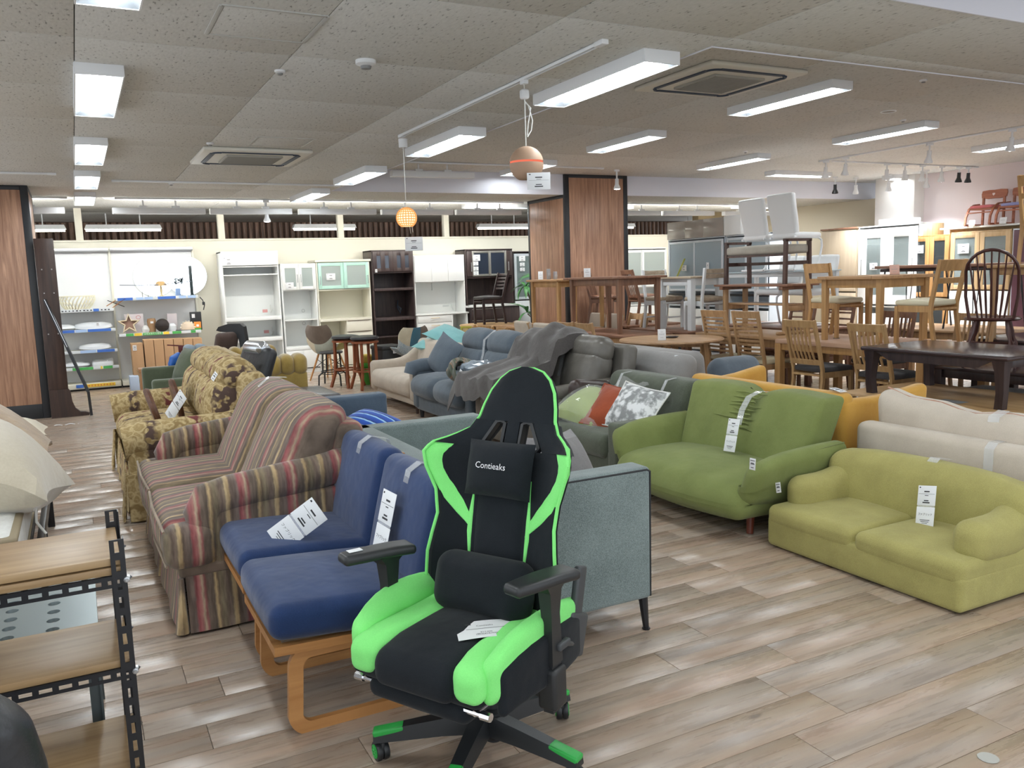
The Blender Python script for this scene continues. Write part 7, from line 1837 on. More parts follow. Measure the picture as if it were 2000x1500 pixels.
# ------------------------------------------------------------ stools and patchwork chairs before the cabinets
RBW = wood('reddish brown wood', hx('9a5632'), hx('733c20'), 2, 20)
def bar_stool(x, y, label, rz):
    t = thing('bar_stool', label, 'stool', (x, y, 0), rz, 'two wooden bar stools')
    bm = BM(); lathe(bm, [(0, .67), (.17, .67), (.195, .69), (.19, .715), (.12, .73), (0, .733)], 28); obj('seat', bm, leather('black stool vinyl', (.03, .032, .036), .35), t)
    bm = BM(); tube(bm, [(.165 * math.cos(k * PI / 12), .165 * math.sin(k * PI / 12), .645) for k in range(24)], 0, closed=True, sq=(.05, .025)); obj('seat_ring', bm, RBW, t)
    for k in range(4):
        a = PI / 4 + k * PI / 2; c, s = math.cos(a), math.sin(a)
        bm = BM(); tube(bm, [(.15 * c, .15 * s, .65), (.155 * c, .155 * s, .35), (.165 * c, .165 * s, .2), (.23 * c, .23 * s, 0)], 0, sq=(.034, .03)); obj('leg', bm, RBW, t)
    bm = BM(); tube(bm, [(.16 * math.cos(k * PI / 12), .16 * math.sin(k * PI / 12), .25) for k in range(24)], 0, closed=True, sq=(.045, .02)); obj('foot_ring', bm, RBW, t)
bar_stool(3.45, 11.1, 'reddish brown bar stool with black seat, nearer of two', 10)
bar_stool(3.3, 11.5, 'reddish brown bar stool with black seat, farther of two', 30)
t = thing('low_stool', 'black steel stool with round seat and bent legs', 'stool', (3.18, 11.85, 0), 15)
bm = BM(); lathe(bm, [(0, .455), (.16, .455), (.17, .47), (.16, .485), (0, .488)], 24); obj('seat', bm, BLACKP, t)
for k in range(4):
    c, s = math.cos(k * PI / 2), math.sin(k * PI / 2)
    bm = BM(); tube(bm, [(.135 * c, .135 * s, .46), (.15 * c, .15 * s, .2), (.16 * c, .16 * s, .19), (.215 * c, .215 * s, .15), (.225 * c, .225 * s, 0)], .012, 8); obj('leg', bm, BLACKM, t)
bm = BM(); tube(bm, [(.15 * math.cos(k * PI / 10), .15 * math.sin(k * PI / 10), .2) for k in range(20)], .009, 6, closed=True); tube(bm, [(.15 * math.cos(k * PI / 10), .15 * math.sin(k * PI / 10), .17) for k in range(20)], .006, 6, closed=True); obj('ring', bm, BLACKM, t)
small_tag((3.2, 11.72, .495), 10, 'tiny white tag on the black steel stool seat', lean=-60, s=.05)
PATCH = [fabric('patch grey green', hx('a8aca0'), hx('8c9084')), fabric('patch olive', hx('a09a50'), hx('857f3e')), fabric('patch brown', hx('6e6054'), hx('564a40')), fabric('patch teal', hx('3f7286'), hx('2f5c70')), fabric('patch white lace', hx('c8ccca'), hx('8ea0aa'), 60), fabric('patch cream', hx('cfc6ae'), hx('b8ae96'))]
def shell_chair(x, y, rz, label, mats, wide=.5, tall=.42, seat=.43, legs=True):
    t = thing('patchwork_chair', label, 'chair', (x, y, 0), rz, 'patchwork shell chairs')
    def shell(u, v):
        a = (u - .5) * 2
        # v: 0 front edge of seat .. 1 top of back
        if v < .45: yy, zz = -.22 + .4 * v / .45, seat + .03 * (1 - v / .45) - .02
        else:
            f = (v - .45) / .55; yy, zz = .18 + .09 * f, seat - .02 + tall * f ** .9
        wv = wide / 2 * (1 - .25 * max(0, (v - .7) / .3) ** 2 * 1.2) * (1 - .1 * (1 - v))
        side = .14 * abs(a) ** 2.4 * (1 if v < .55 else max(.1, 1 - (v - .55) * 2))
        return (a * wv, yy - .1 * abs(a) ** 2 * max(0, v - .45), zz + side)
    # the shell is pieced from coloured cloth patches
    cut = [(0, .34), (.34, .67), (.67, 1)]; vr = [(0, .3), (.3, .62), (.62, 1)]
    i = 0
    for (u0, u1) in cut:
        for (v0, v1) in vr:
            bm = BM(); sheet(bm, lambda u, v: shell(u0 + (u1 - u0) * u, v0 + (v1 - v0) * v), 5, 5, .012); obj('patch', bm, PATCH[mats[i % len(mats)]], t); i += 1
    for sx in (-1, 1):
        for sy in (-1, 1):
            bm = BM(); rod(bm, (sx * .1, sy * .1, seat - .01), (sx * .22, sy * .2, 0), .016, .011); obj('leg', bm, BENT, t)
    bm = BM()
    for sx in (-1, 1): rod(bm, (sx * .17, -.15, .18), (sx * .13, .14, .33), .005, seg=5); rod(bm, (sx * .17, .15, .18), (sx * .13, -.14, .33), .005, seg=5)
    rod(bm, (-.17, -.15, .18), (.13, -.13, .33), .005, seg=5); rod(bm, (.17, -.15, .18), (-.13, -.13, .33), .005, seg=5)
    obj('wire_brace', bm, BLACKM, t, kind='stuff')
shell_chair(3.32, 12.5, 125, 'patchwork shell chair in grey green and olive behind the stools', (1, 0, 2, 0, 0, 2, 1, 5, 2))
shell_chair(4.05, 11.25, -150, 'patchwork shell armchair in blue lace and teal behind the beige sofa', (3, 4, 2, 4, 4, 3, 5, 4, 5), .66, .4, .42)
TEAL = fabric('pale teal cloth', hx('8fc4c4'), hx('78b0b2'), 240, 5, .85, .12, .4)
for k, (x, y, z, rx, lab) in enumerate(((4.05, 9.55, .76, 20, 'pale teal cushion on top of the two behind the beige sofa'), (3.98, 9.75, .66, 5, 'pale teal cushion underneath, behind the beige sofa'))):
    bm = BM(); pillow(bm, .55, .42, .17, R(rx, 'Y') @ R(14, 'X'), 9, .08); o = obj('teal_cushion', bm, TEAL); o.location = (x, y, z); o.rotation_euler = (0, 0, math.radians(-62)); tag(o, lab, 'cushion', 'pale teal cushions')
t = thing('storage_stool', 'black storage box with white tag beside the bar stools', 'box', (3.82, 11.25, 0), 10)
bm = BM(); rbox(bm, .34, .34, .5, T(0, 0, .27), r=.02); obj('body', bm, plain('dark grey vinyl', hx('2f3032'), .5), t); bm = BM(); rbox(bm, .36, .36, .06, T(0, 0, .54), r=.02, k=2); obj('lid', bm, plain('dark grey vinyl', hx('2f3032'), .5), t)
small_tag((3.86, 11.06, .5), 10, 'white tag on the black storage box', s=.08)
t = thing('black_bin', 'black tapered bin behind the blue grey recliner', 'bin', (4.35, 9.75, 0))
bm = BM()
for (z0, w0, z1, w1) in ((0, .12, .62, .17),):
    v = [bm.verts.new((a * w, b_ * w, z)) for z, w in ((z0, w0), (z1, w1)) for a, b_ in ((-1, -1), (1, -1), (1, 1), (-1, 1))]
    for f in ((0, 1, 5, 4), (1, 2, 6, 5), (2, 3, 7, 6), (3, 0, 4, 7), (3, 2, 1, 0)): bm.faces.new([v[i] for i in f])
obj('body', bm, plain('dark grey vinyl', hx('2f3032'), .5), t); bm = BM(); rbox(bm, .36, .36, .05, T(0, 0, .63), r=.02, k=2); obj('lid', bm, plain('dark grey vinyl', hx('2f3032'), .5), t)
t = thing('wooden_toy', 'yellow framed wooden toy standing on the black bin', 'toy', (4.38, 9.78, .655), -25)
YF = plain('yellow green frame', hx('b4a83c'), .5)
for s in (-1, 1):
    bm = BM(); bx(bm, s * .06 - .012, s * .06 + .012, -.02, .02, 0, .2, .003); obj('upright', bm, YF, t)
for z in (.02, .11, .19):
    bm = BM(); bx(bm, -.07, .07, -.025, .025, z - .012, z + .012, .003); obj('rung', bm, YF, t)
for z in (.065, .15):
    bm = BM(); bx(bm, -.045, .03, -.02, .02, z - .03, z + .03, .003); obj('block', bm, wood('pale block', hx('d8b884'), hx('c09c66'), 2), t)
t = thing('toy_basket', 'green and yellow plastic basket on the floor behind the bar stools', 'basket', (3.62, 11.6, 0))
bm = BM(); lathe(bm, [(0, 0), (.1, 0), (.13, .22), (.14, .22), (.14, .24), (.12, .24), (.1, .02), (0, .02)], 14); obj('tub', bm, plain('green plastic tub', hx('57b046'), .4), t)
bm = BM(); rbox(bm, .16, .14, .14, T(0, 0, .36), r=.04, k=2); obj('yellow_toy', bm, plain('yellow plastic', hx('c9b04a'), .4), t); bm = BM(); rbox(bm, .18, .16, .08, T(0, 0, .27), r=.03, k=2); obj('green_toy', bm, plain('green plastic tub', hx('57b046'), .4), t)
# ------------------------------------------------------------ tables and chairs of the dining corner
OAK = wood('oak', hx('bf9c74'), hx('9c7a54'), 2, 22); OAKX = wood('oak top', hx('c2a07c'), hx('a27f5c'), 1, 18)
ASH = wood('light ash', hx('c4a274'), hx('a58256'), 2, 22); ASHX = wood('light ash top', hx('c8a679'), hx('aa875c'), 1, 18)
BRN = wood('mid brown wood', hx('946c54'), hx('70503e'), 2, 22); BRNX = wood('mid brown top', hx('986f58'), hx('765442'), 1, 18)
HON = wood('honey wood', hx('c69c68'), hx('a67e4e'), 2, 22); HONX = wood('honey top', hx('c29a70'), hx('a37c56'), 1, 18)
PNKX = wood('rosy beech top', hx('ceac94'), hx('b59178'), 1, 18)
DK2 = wood('espresso wood', hx('4a3a38'), hx('30262a'), 1, 20, .22); DK2Z = wood('espresso leg', hx('453634'), hx('2c2224'), 2, 20, .35)
PALEW = wood('pale weathered wood', hx('c0b09a'), hx('a08e78'), 1, 20)
CREAML = plain('cream vinyl seat', hx('d8d0b4'), .45); DGSEAT = fabric('dark grey seat cloth', hx('565659'), hx('464649'), 260); BEIC = fabric('oatmeal chair cloth', hx('c6baab'), hx('b4a898'), 260)
WC = plain('white leatherette', hx('dfe0e0'), .5)
def table(label, x0, x1, y0, y1, z0, z1, top, leg, lw=.06, th=.03, ap=.08, inset=.04, taper=1.0, group=None, name='dining_table', leaves=False):
    t = thing(name, label, 'table', ((x0 + x1) / 2, (y0 + y1) / 2, z0), 0, group)
    a, b_, h = (x1 - x0) / 2, (y1 - y0) / 2, z1 - z0
    bm = BM()
    if leaves:
        bx(bm, -a, a, -b_ + .12, b_ - .12, h - th, h, .004); o = obj('top', bm, top, t)
        for s in (-1, 1):
            bm = BM(); bx(bm, -a, a, s * b_ if s < 0 else b_ - .117, -b_ + .117 if s < 0 else b_, h - th, h - .002, .004); obj('top_leaf', bm, top, t)
    else: bx(bm, -a, a, -b_, b_, h - th, h, .006); obj('top', bm, top, t)
    if ap:
        for s in (-1, 1):
            bm = BM(); bx(bm, -a + inset + lw, a - inset - lw, s * (b_ - inset - .03) - .01, s * (b_ - inset - .03) + .01, h - th - ap, h - th, .002); obj('apron', bm, leg, t)
            bm = BM(); bx(bm, s * (a - inset - .03) - .01, s * (a - inset - .03) + .01, -b_ + inset + lw, b_ - inset - lw, h - th - ap, h - th, .002); obj('apron', bm, leg, t)
    for sx in (-1, 1):
        for sy in (-1, 1):
            px, py = sx * (a - inset - lw / 2), sy * (b_ - inset - lw / 2)
            bm = BM(); v = []
            for z, w in ((h - th, lw), (0, lw * taper)):
                cx, cy = px + sx * (lw - w) / 2 * 0, py
                v.append([bm.verts.new((cx + p * w / 2, cy + q * w / 2, z)) for p, q in ((-1, -1), (1, -1), (1, 1), (-1, 1))])
            for k in range(4): bm.faces.new((v[1][k], v[1][(k + 1) % 4], v[0][(k + 1) % 4], v[0][k]))
            bm.faces.new(v[0]); bm.faces.new(list(reversed(v[1]))); bmesh.ops.bevel(bm, geom=list(bm.edges), offset=.003, segments=1, affect='EDGES'); obj('leg', bm, leg, t)
    return t
def chair(label, x, y, z0, rz, style, wd, seat, w=.42, d=.42, sh=.43, bh=.9, group=None, rake=.1, post=.034, nsl=7, pads=False):
    """wooden dining chair facing local -y; the back posts rise at y = +d/2"""
    t = thing('dining_chair', label, 'chair', (x, y, z0), rz, group)
    for s in (-1, 1):
        px = s * (w / 2 - post / 2)
        bm = BM(); tube(bm, [(px, d / 2 - .02 + .05, 0), (px, d / 2 - .02, sh * .75), (px, d / 2 - .015, sh), (px, d / 2 + rake * .45, sh + (bh - sh) * .55), (px, d / 2 + rake, bh)], 0, sq=(post * .85, post)); obj('back_post', bm, wd, t)
        bm = BM(); bar(bm, (px, -d / 2 + .02, 0), (px, -d / 2 + .02, sh - .03), post, post); obj('front_leg', bm, wd, t)
        bm = BM(); bar(bm, (px, -d / 2 + .03, sh - .055), (px, d / 2 - .03, sh - .055), .02, .06); obj('side_rail', bm, wd, t)
        if pads:
            bm = BM(); lathe(bm, [(0, -.004), (.035, -.004), (.035, 0), (0, 0)], 10, T(px, -d / 2 + .02, .005)); obj('foot_pad', bm, plain('felt pad', hx('5a5450'), .9), t)
    for yy in (-d / 2 + .02, d / 2 - .02):
        bm = BM(); bar(bm, (-w / 2 + post, yy, sh - .055), (w / 2 - post, yy, sh - .055), .06, .02); obj('seat_rail', bm, wd, t)
    bm = BM(); rbox(bm, w - .01, d - .01, .05, T(0, -.008, sh), r=.02, k=2, n=3, puff=(0, 0, .022)); obj('seat', bm, seat, t)
    def yb(z): return d / 2 - .015 + (rake + .015) * max(0, (z - sh) / (bh - sh))
    iw = w / 2 - post
    def rail(z, h, bow=.02, th=.018, nm='back_rail'):
        bm = BM()
        def P(u, v): xx = -iw - .005 + (2 * iw + .01) * u; return (xx, yb(z) + bow * (1 - (xx / iw) ** 2) + (v - .5) * h * .25, z + (v - .5) * h)
        sheet(bm, P, 6, 1, th); obj(nm, bm, wd, t)
    if style == 'hslat':
        rail(bh - .035, .075)
        for k in range(nsl): rail(sh + .1 + (bh - sh - .2) * k / (nsl - 1), .022, .025, .01, 'slat')
    elif style == 'vslat':
        rail(bh - .035, .07); rail(sh + .08, .05)
        for k in range(nsl):
            xx = -iw + 2 * iw * (k + 1) / (nsl + 1)
            bm = BM(); tube(bm, [(xx, yb(sh + .1) + .015, sh + .1), (xx, yb(sh + (bh - sh) * .45) + .035, sh + (bh - sh) * .45), (xx, yb(bh - .06) + .02, bh - .06)], 0, sq=(.02, .012)); obj('slat', bm, wd, t)
    elif style == 'ladder':
        rail(bh - .05, .085); rail(sh + (bh - sh) * .42, .06)
    elif style == 'ladder5':
        for k in range(5): rail(bh - .03 - .055 * k, .03, .02, .015, 'slat')
    elif style == 'top':
        rail(bh - .05, .1); rail(bh - .19, .05)
    elif style == 'pad':
        bm = BM(); rbox(bm, w, .07, bh - sh + .03, T(0, d / 2 + rake * .5, (bh + sh) / 2) @ R(-8, 'X'), r=.03, k=2, n=2, puff=(0, .012, 0)); obj('back_pad', bm, seat, t)
    elif style == 'round':
        def P(u, v):
            a = (u - .5) * 2; return (a * w / 2, yb(bh) - .12 * a * a, bh - .12 + .12 * v * (1 - .6 * a ** 4))
        bm = BM(); sheet(bm, P, 10, 3, .016); obj('back_rest', bm, wd, t)
    elif style == 'spindle':
        rail(bh - .03, .06)
        for k in range(5):
            xx = -iw + 2 * iw * (k + 1) / 6; bm = BM(); rod(bm, (xx, yb(sh), sh), (xx, yb(bh - .05), bh - .05), .008, seg=6); obj('spindle', bm, wd, t)
    return t
def stand_card(x, y, z, label, w=.075, h=.1, rz=-30, mat=None, lean=12):
    t = thing('card_stand', label, 'sign', (x, y, z), rz)
    M_ = T(0, 0, h / 2) @ R(-lean, 'X')
    bm = BM(); bx(bm, -w / 2, w / 2, -.002, 0, -h / 2, h / 2, .0005, M_); bx(bm, -w / 2, w / 2, -.002, .04, -h / 2, -h / 2 + .002, .0005, M_); o = obj('card', bm, mat or PAPER, t)
    bm = BM()
    for zz, l in ((.25, .3), (.08, .7), (0, .6), (-.25, .4)): box(bm, -w * l / 2, w * l / 2, -.0027, -.0021, h * zz - h * .012, h * zz + h * .012, M_)
    obj('print', bm, plain('grey print', (.35, .35, .36), .7), o)
    return t
LOW = 'large dining tables on the floor carrying other furniture'
table('brown dining table under the square topped brown table by the column', 5.9, 6.62, 8.45, 9.98, 0, .7, BRNX, OAK, .07, .035, .09, group=LOW)
table('brown table with drop leaves standing on a lower table, before the column', 5.95, 6.72, 8.68, 9.98, .7, 1.42, BRNX, BRN, .065, .03, .085, .06, .75, leaves=True)
table('honey brown long dining table in front of the middle column', 5.85, 6.66, 10.1, 11.95, 0, .7, HONX, OAK, .07, .03, .08, group=LOW)
table('honey brown square table standing on the long table before the column', 5.93, 6.8, 10.13, 11.02, .7, 1.4, HONX, HON, .055, .03, .08, .05, .8)
stand_card(6.1, 9.6, 1.42, 'white card standing on the brown drop leaf table', .09, .12)
stand_card(6.03, 10.75, 1.4, 'white card standing on the honey square table', .07, .12)
for k, (x, h) in enumerate(((6.05, .15), (6.12, .11))):
    t = thing('metal_canister', 'grey metal canister on the honey square table, ' + ('taller' if k == 0 else 'shorter'), 'canister', (x, 10.55 - k * .07, 1.4), 0, 'grey metal canisters')
    bm = BM(); rbox(bm, .045, .045, h, T(0, 0, h / 2), r=.006); obj('body', bm, plain('grey metal', hx('9a9a9c'), .35, .6), t); bm = BM(); bx(bm, -.0225, .0225, -.0235, -.0225, h * .3, h * .6); obj('label_patch', bm, plain('grey print', (.35, .35, .36), .7), t)
def round_table(label, x, y, r, z, mat, legm, z0=0, edge=.03):
    t = thing('round_table', label, 'table', (x, y, z0))
    bm = BM(); lathe(bm, [(0, z - edge), (r - .02, z - edge), (r, z - edge * .5), (r - .006, z), (0, z)], 48); obj('top', bm, mat, t)
    for k in range(4):
        a = PI / 4 + k * PI / 2; c, s = math.cos(a), math.sin(a)
        bm = BM(); bar(bm, (.62 * r * c, .62 * r * s, z - edge), (.72 * r * c, .72 * r * s, 0), .055, .055); obj('leg', bm, legm, t)
    bm = BM(); bar(bm, (-.42 * r, -.42 * r, z - .07), (.42 * r, .42 * r, z - .07), .03, .06); bar(bm, (.42 * r, -.42 * r, z - .07), (-.42 * r, .42 * r, z - .07), .03, .06); obj('frame', bm, legm, t)
round_table('large round oak table in front of the slatted chairs', 5.99, 7.68, .59, .71, OAKX, OAK)
stand_card(5.76, 7.55, .71, 'white card standing on the round oak table', .09, .125)
t = thing('dark_dish', 'small dark dish on the round oak table', 'dish', (6.05, 7.75, .71)); bm = BM(); lathe(bm, [(0, 0), (.06, 0), (.085, .015), (.08, .018), (.055, .006), (0, .005)], 20); obj('bowl', bm, plain('dark dish', hx('3c3432'), .4), t); bm = BM(); rbox(bm, .08, .05, .012, T(.01, 0, .014), r=.004); obj('pebble', bm, plain('brown pebble', hx('54463e'), .6), t)
round_table('small round pale table at the back carrying a dark chair', 5.93, 12.4, .45, .7, ASHX, ASH)
chair('dark brown chair with slatted back standing on the small pale round table', 5.98, 12.42, .7, -90, 'ladder5', DK2Z, leather('dark seat', (.05, .045, .045), .4), .38, .38, .42, .82)
LC = 'ladder back chairs at the brown table'
chair('oak ladder back chair nearest the recliner headrest', 5.76, 8.72, 0, 90, 'ladder', OAK, OAKX, .38, .38, .43, .88, LC)
chair('oak ladder back chair, second from the recliner headrest', 5.74, 9.13, 0, 90, 'ladder', OAK, OAKX, .38, .38, .43, .88, LC)
PC = 'oatmeal upholstered chairs'
chair('oatmeal upholstered chair, nearer, left of the ladder backs', 5.62, 9.52, 0, 90, 'pad', OAK, BEIC, .42, .4, .43, .84, PC)
chair('oatmeal upholstered chair, farther, left of the ladder backs', 5.6, 10.02, 0, 90, 'pad', OAK, BEIC, .42, .4, .43, .85, PC)
chair('oatmeal upholstered chair at the far side, below the drop leaf table', 6.72, 10.75, 0, -90, 'pad', OAK, BEIC, .4, .38, .43, .86, PC)
chair('oatmeal upholstered chair at the far side, beside the brown table leg', 6.74, 10.3, 0, -90, 'pad', OAK, BEIC, .4, .38, .43, .86, PC)
chair('rounded back brown chair near the small pale round table', 5.55, 11.2, 0, 90, 'round', HON, OAKX, .46, .4, .43, .76, 'rounded back chairs'); chair('rounded back brown chair beside the oatmeal chairs', 5.55, 10.6, 0, 90, 'round', HON, OAKX, .46, .4, .43, .76, 'rounded back chairs')
chair('small oak ladder back chair right of the brown table legs', 6.9, 9.55, 0, -90, 'ladder', OAK, OAKX, .36, .36, .43, .88, 'ladder back chairs beyond the brown table'); chair('small oak ladder back chair beside the white bar table', 6.9, 9.98, 0, -90, 'ladder', OAK, OAKX, .36, .36, .43, .88, 'ladder back chairs beyond the brown table')
table('dark brown low table behind the brown chairs', 7.0, 8.0, 10.0, 11.1, 0, .7, BRNX, BRN, .06, .03, .08, group=LOW)
chair('dark brown spindle chair on a table before the column', 7.2, 10.85, .7, 40, 'spindle', BRN, BRNX, .38, .38, .4, .8, 'dark spindle chairs'); chair('dark brown spindle chair right of the column base', 7.55, 10.3, .7, 80, 'spindle', BRN, BRNX, .38, .38, .4, .8, 'dark spindle chairs')
# slatted chairs in the front row
HS = 'oak chairs with curved horizontal slats'; VS = 'oak chairs with curved upright slats'
chair('oak chair with horizontal slats beside the round table', 6.9, 7.66, 0, 90, 'hslat', OAK, CREAML, .42, .42, .43, 1.0, HS, nsl=9); chair('oak chair with horizontal slats before the rosy table', 6.92, 7.16, 0, 90, 'hslat', OAK, CREAML, .42, .42, .43, 1.0, HS, nsl=9)
chair('oak chair with upright slats and dark seat, left one', 6.84, 6.26, 0, 90, 'vslat', ASH, DGSEAT, .42, .44, .43, .94, VS, rake=.12, nsl=6); chair('oak chair with upright slats and dark seat behind the dark low table', 6.86, 5.46, 0, 90, 'vslat', ASH, DGSEAT, .42, .44, .43, .93, VS, rake=.12, nsl=6)
chair('oak chair with upright slats at the far side of the rosy table, left', 7.75, 6.3, 0, -90, 'vslat', BRN, DGSEAT, .42, .42, .43, .95, VS, nsl=6); chair('oak chair with upright slats at the far side of the rosy table, right', 7.75, 5.4, 0, -90, 'vslat', OAK, DGSEAT, .42, .42, .43, .95, VS, nsl=6)
chair('brown chair with horizontal slats beyond the oak table', 7.98, 7.3, 0, -90, 'hslat', BRN, BRNX, .42, .42, .43, 1.0, 'far slatted chairs', nsl=6); chair('brown chair with horizontal slats beyond the oak table, farther left', 7.98, 7.9, 0, -90, 'hslat', BRN, BRNX, .42, .42, .43, 1.0, 'far slatted chairs', nsl=6)
table('oak dining table carrying the trestle table', 6.85, 7.72, 6.88, 8.3, 0, .7, OAKX, OAK, .07, .03, .09, group=LOW); table('rosy beech dining table carrying a table and two cream seat chairs', 6.75, 7.72, 5.02, 6.84, 0, .7, PNKX, HON, .075, .045, .07, .0, group=LOW)
# trestle table with bench on top
t = thing('trestle_table', 'brown trestle table standing on the oak dining table', 'table', (7.38, 7.66, .7))
bm = BM(); bx(bm, -.25, .25, -.62, .62, .555, .58, .005); obj('top', bm, BRNX, t)
for s in (-1, 1):
    bm = BM(); bx(bm, -.24, .24, s * .5 - .03, s * .5 + .03, .515, .555, .006); obj('top_bearer', bm, BRN, t)
    bm = BM(); rbox(bm, .56, .07, .04, T(0, s * .5, .02), r=.018, k=2); obj('foot_rail', bm, OAK, t)
    for q in (-.16, .16):
        bm = BM(); bx(bm, q - .03, q + .03, s * .5 - .022, s * .5 + .022, .03, .52, .006); obj('post', bm, OAK, t)
    bm = BM(); bx(bm, -.14, .14, s * .5 - .012, s * .5 + .012, .27, .33, .003); obj('cross_rail', bm, OAK, t)
bm = BM(); bx(bm, -.12, .12, -.5, .5, .33, .352, .004); obj('lower_shelf', bm, OAKX, t)
t = thing('bench', 'dark framed bench with grey padded seat standing on the trestle table', 'bench', (7.4, 7.65, 1.28), -90)
bm = BM(); rbox(bm, .98, .4, .1, T(0, 0, .4), r=.03, k=3, n=4, puff=(0, .01, .015)); obj('seat_pad', bm, fabric('grey beige bench cloth', hx('b0aa9e'), hx('9c968a'), 200), t)
WAL = wood('dark walnut frame', hx('5c443c'), hx('40302b'), 2)
for s in (-1, 1):
    for yy in (-.18, .18):
        bm = BM(); bar(bm, (s * .49, yy * 1.06, 0), (s * .49, yy, .5), .035, .045); obj('leg', bm, WAL, t)
    bm = BM(); bar(bm, (s * .49, -.205, .5), (s * .49, .205, .5), .045, .03); obj('armrest', bm, WAL, t)
    bm = BM(); bar(bm, (s * .49, -.18, .24), (s * .49, .18, .24), .025, .045); obj('side_rail', bm, WAL, t)
bm = BM(); bar(bm, (-.49, 0, .24), (.49, 0, .24), .03, .035); bar(bm, (-.49, -.18, .335), (.49, -.18, .335), .03, .025); obj('stretcher', bm, WAL, t)
# stacked table and cream seat chairs
table('honey wood extension table standing on the rosy table', 6.94, 7.72, 5.64, 6.44, .7, 1.365, HONX, HON, .06, .035, .085, .03, .8, leaves=True)
CS = 'honey wood chairs with cream seats on the rosy table'
chair('honey chair with cream seat standing behind the extension table', 7.38, 6.58, .7, 0, 'top', HON, CREAML, .4, .4, .4, .8, CS, rake=.07, pads=True); chair('honey chair with cream seat, back towards us, before the extension table', 7.23, 5.36, .7, 180, 'top', HON, CREAML, .4, .4, .4, .8, CS, rake=.07)
stand_card(7.45, 5.9, 1.365, 'pink card standing on the honey extension table', .1, .1, mat=plain('pink card', hx('dcb4a4'), .7))
# white bar table with chairs
table('grey oak low table carrying the white bar table', 6.78, 7.75, 8.36, 9.62, 0, .7, BRNX, BRN, .06, .03, .08, group=LOW)
WP = plain('white painted wood', hx('d9dcdd'), .5)
t = table('white table with arched corner braces and pale wood top on a lower table', 6.93, 7.5, 8.48, 9.2, .7, 1.39, PALEW, WP, .075, .025, .09, .02)
for sx in (-1, 1):
    for sy in (-1, 1):
        bm = BM(); prism(bm, [(0, 0), (0, -.2), (.015, -.1), (.05, -.05), (.1, -.015), (.2, 0)], -.012, .012, T(sx * .2, sy * .33, .6) @ R(90 if sy < 0 else -90)); obj('arched_brace', bm, WP, t)
WB = 'white chairs with pale wood seats'
for (x, y, rz, lab) in ((7.24, 8.58, 180, 'white chair with pale wood seat at the white table, back towards us'), (7.12, 9.28, 0, 'white chair with pale wood seat beyond the white table')):
    t = chair(lab, x, y, .7, rz, 'none', WP, PALEW, .4, .36, .4, .79, WB, rake=.04)
    for z in (.75, .69):
        bm = BM(); bx(bm, -.17, .17, .195 + (z - .7) * .1, .212 + (z - .7) * .1, z - .028, z + .028, .003); obj('back_plank', bm, PALEW, t)
    bm = BM(); bar(bm, (-.18, -.16, .15), (.18, -.16, .15), .03, .02); bar(bm, (-.18, .17, .15), (.18, .17, .15), .03, .02); obj('stretcher', bm, WP, t)
# white glass table with cantilever chairs
table('dark low table carrying the white glass table', 7.95, 8.85, 7.5, 9.2, 0, .7, BRNX, BRN, .06, .03, .08, group=LOW)
table('white table with pale glass top raised on a lower table', 8.0, 8.62, 7.6, 9.1, .7, 1.42, glass('pale glass top', hx('c8dce4'), .6, .05), WP, .05, .014, .06, .02, name='glass_table')
def cantilever(label, x, y, z0, rz, bh, grp):
    t = thing('cantilever_chair', label, 'chair', (x, y, z0), rz, grp)
    bm = BM(); rbox(bm, .44, .44, .07, T(0, -.02, .44), r=.03, k=3, n=2, puff=(0, 0, .015)); obj('seat', bm, WC, t)
    bm = BM(); rbox(bm, .43, .07, bh - .42, T(0, .2, (bh + .44) / 2), r=.03, k=3, n=4, puff=(.008, .01, .006), fn=lambda xx, yy, zz: (xx * (1 + .06 * zz / .25), yy + .05 * math.sin(zz * 5), zz)); bk = obj('backrest', bm, WC, t)
    bm = BM(); tube(bm, [(0, .237 + .05 * math.sin(z * 5), (bh + .44) / 2 + z) for z in [-.2 + .04 * k for k in range(10)]], .0025, 5); obj('seam', bm, plain('grey seam', hx('b0b0b0'), .7), bk)
    for s in (-1, 1):
        bm = BM(); tube(bm, [(s * .2, .22, .42), (s * .2, -.2, .41), (s * .2, -.25, .38), (s * .2, -.26, .3), (s * .2, -.2, .05), (s * .2, -.16, .015), (s * .2, .22, .012)], .014, 8); obj('frame_side', bm, WHITEM, t)
    bm = BM(); rod(bm, (-.2, .22, .012), (.2, .22, .012), .014); obj('frame_back', bm, WHITEM, t)
cantilever('white high back cantilever chair on the glass table, left', 8.2, 8.5, 1.42, 90, .93, 'white cantilever chairs'); cantilever('white high back cantilever chair on the glass table, right', 8.2, 7.98, 1.42, 90, .95, 'white cantilever chairs')
cantilever('white cantilever chair under the glass table, left', 8.52, 8.55, .7, -90, .9, 'white cantilever chairs'); cantilever('white cantilever chair under the glass table, right', 8.52, 8.0, .7, -90, .9, 'white cantilever chairs')
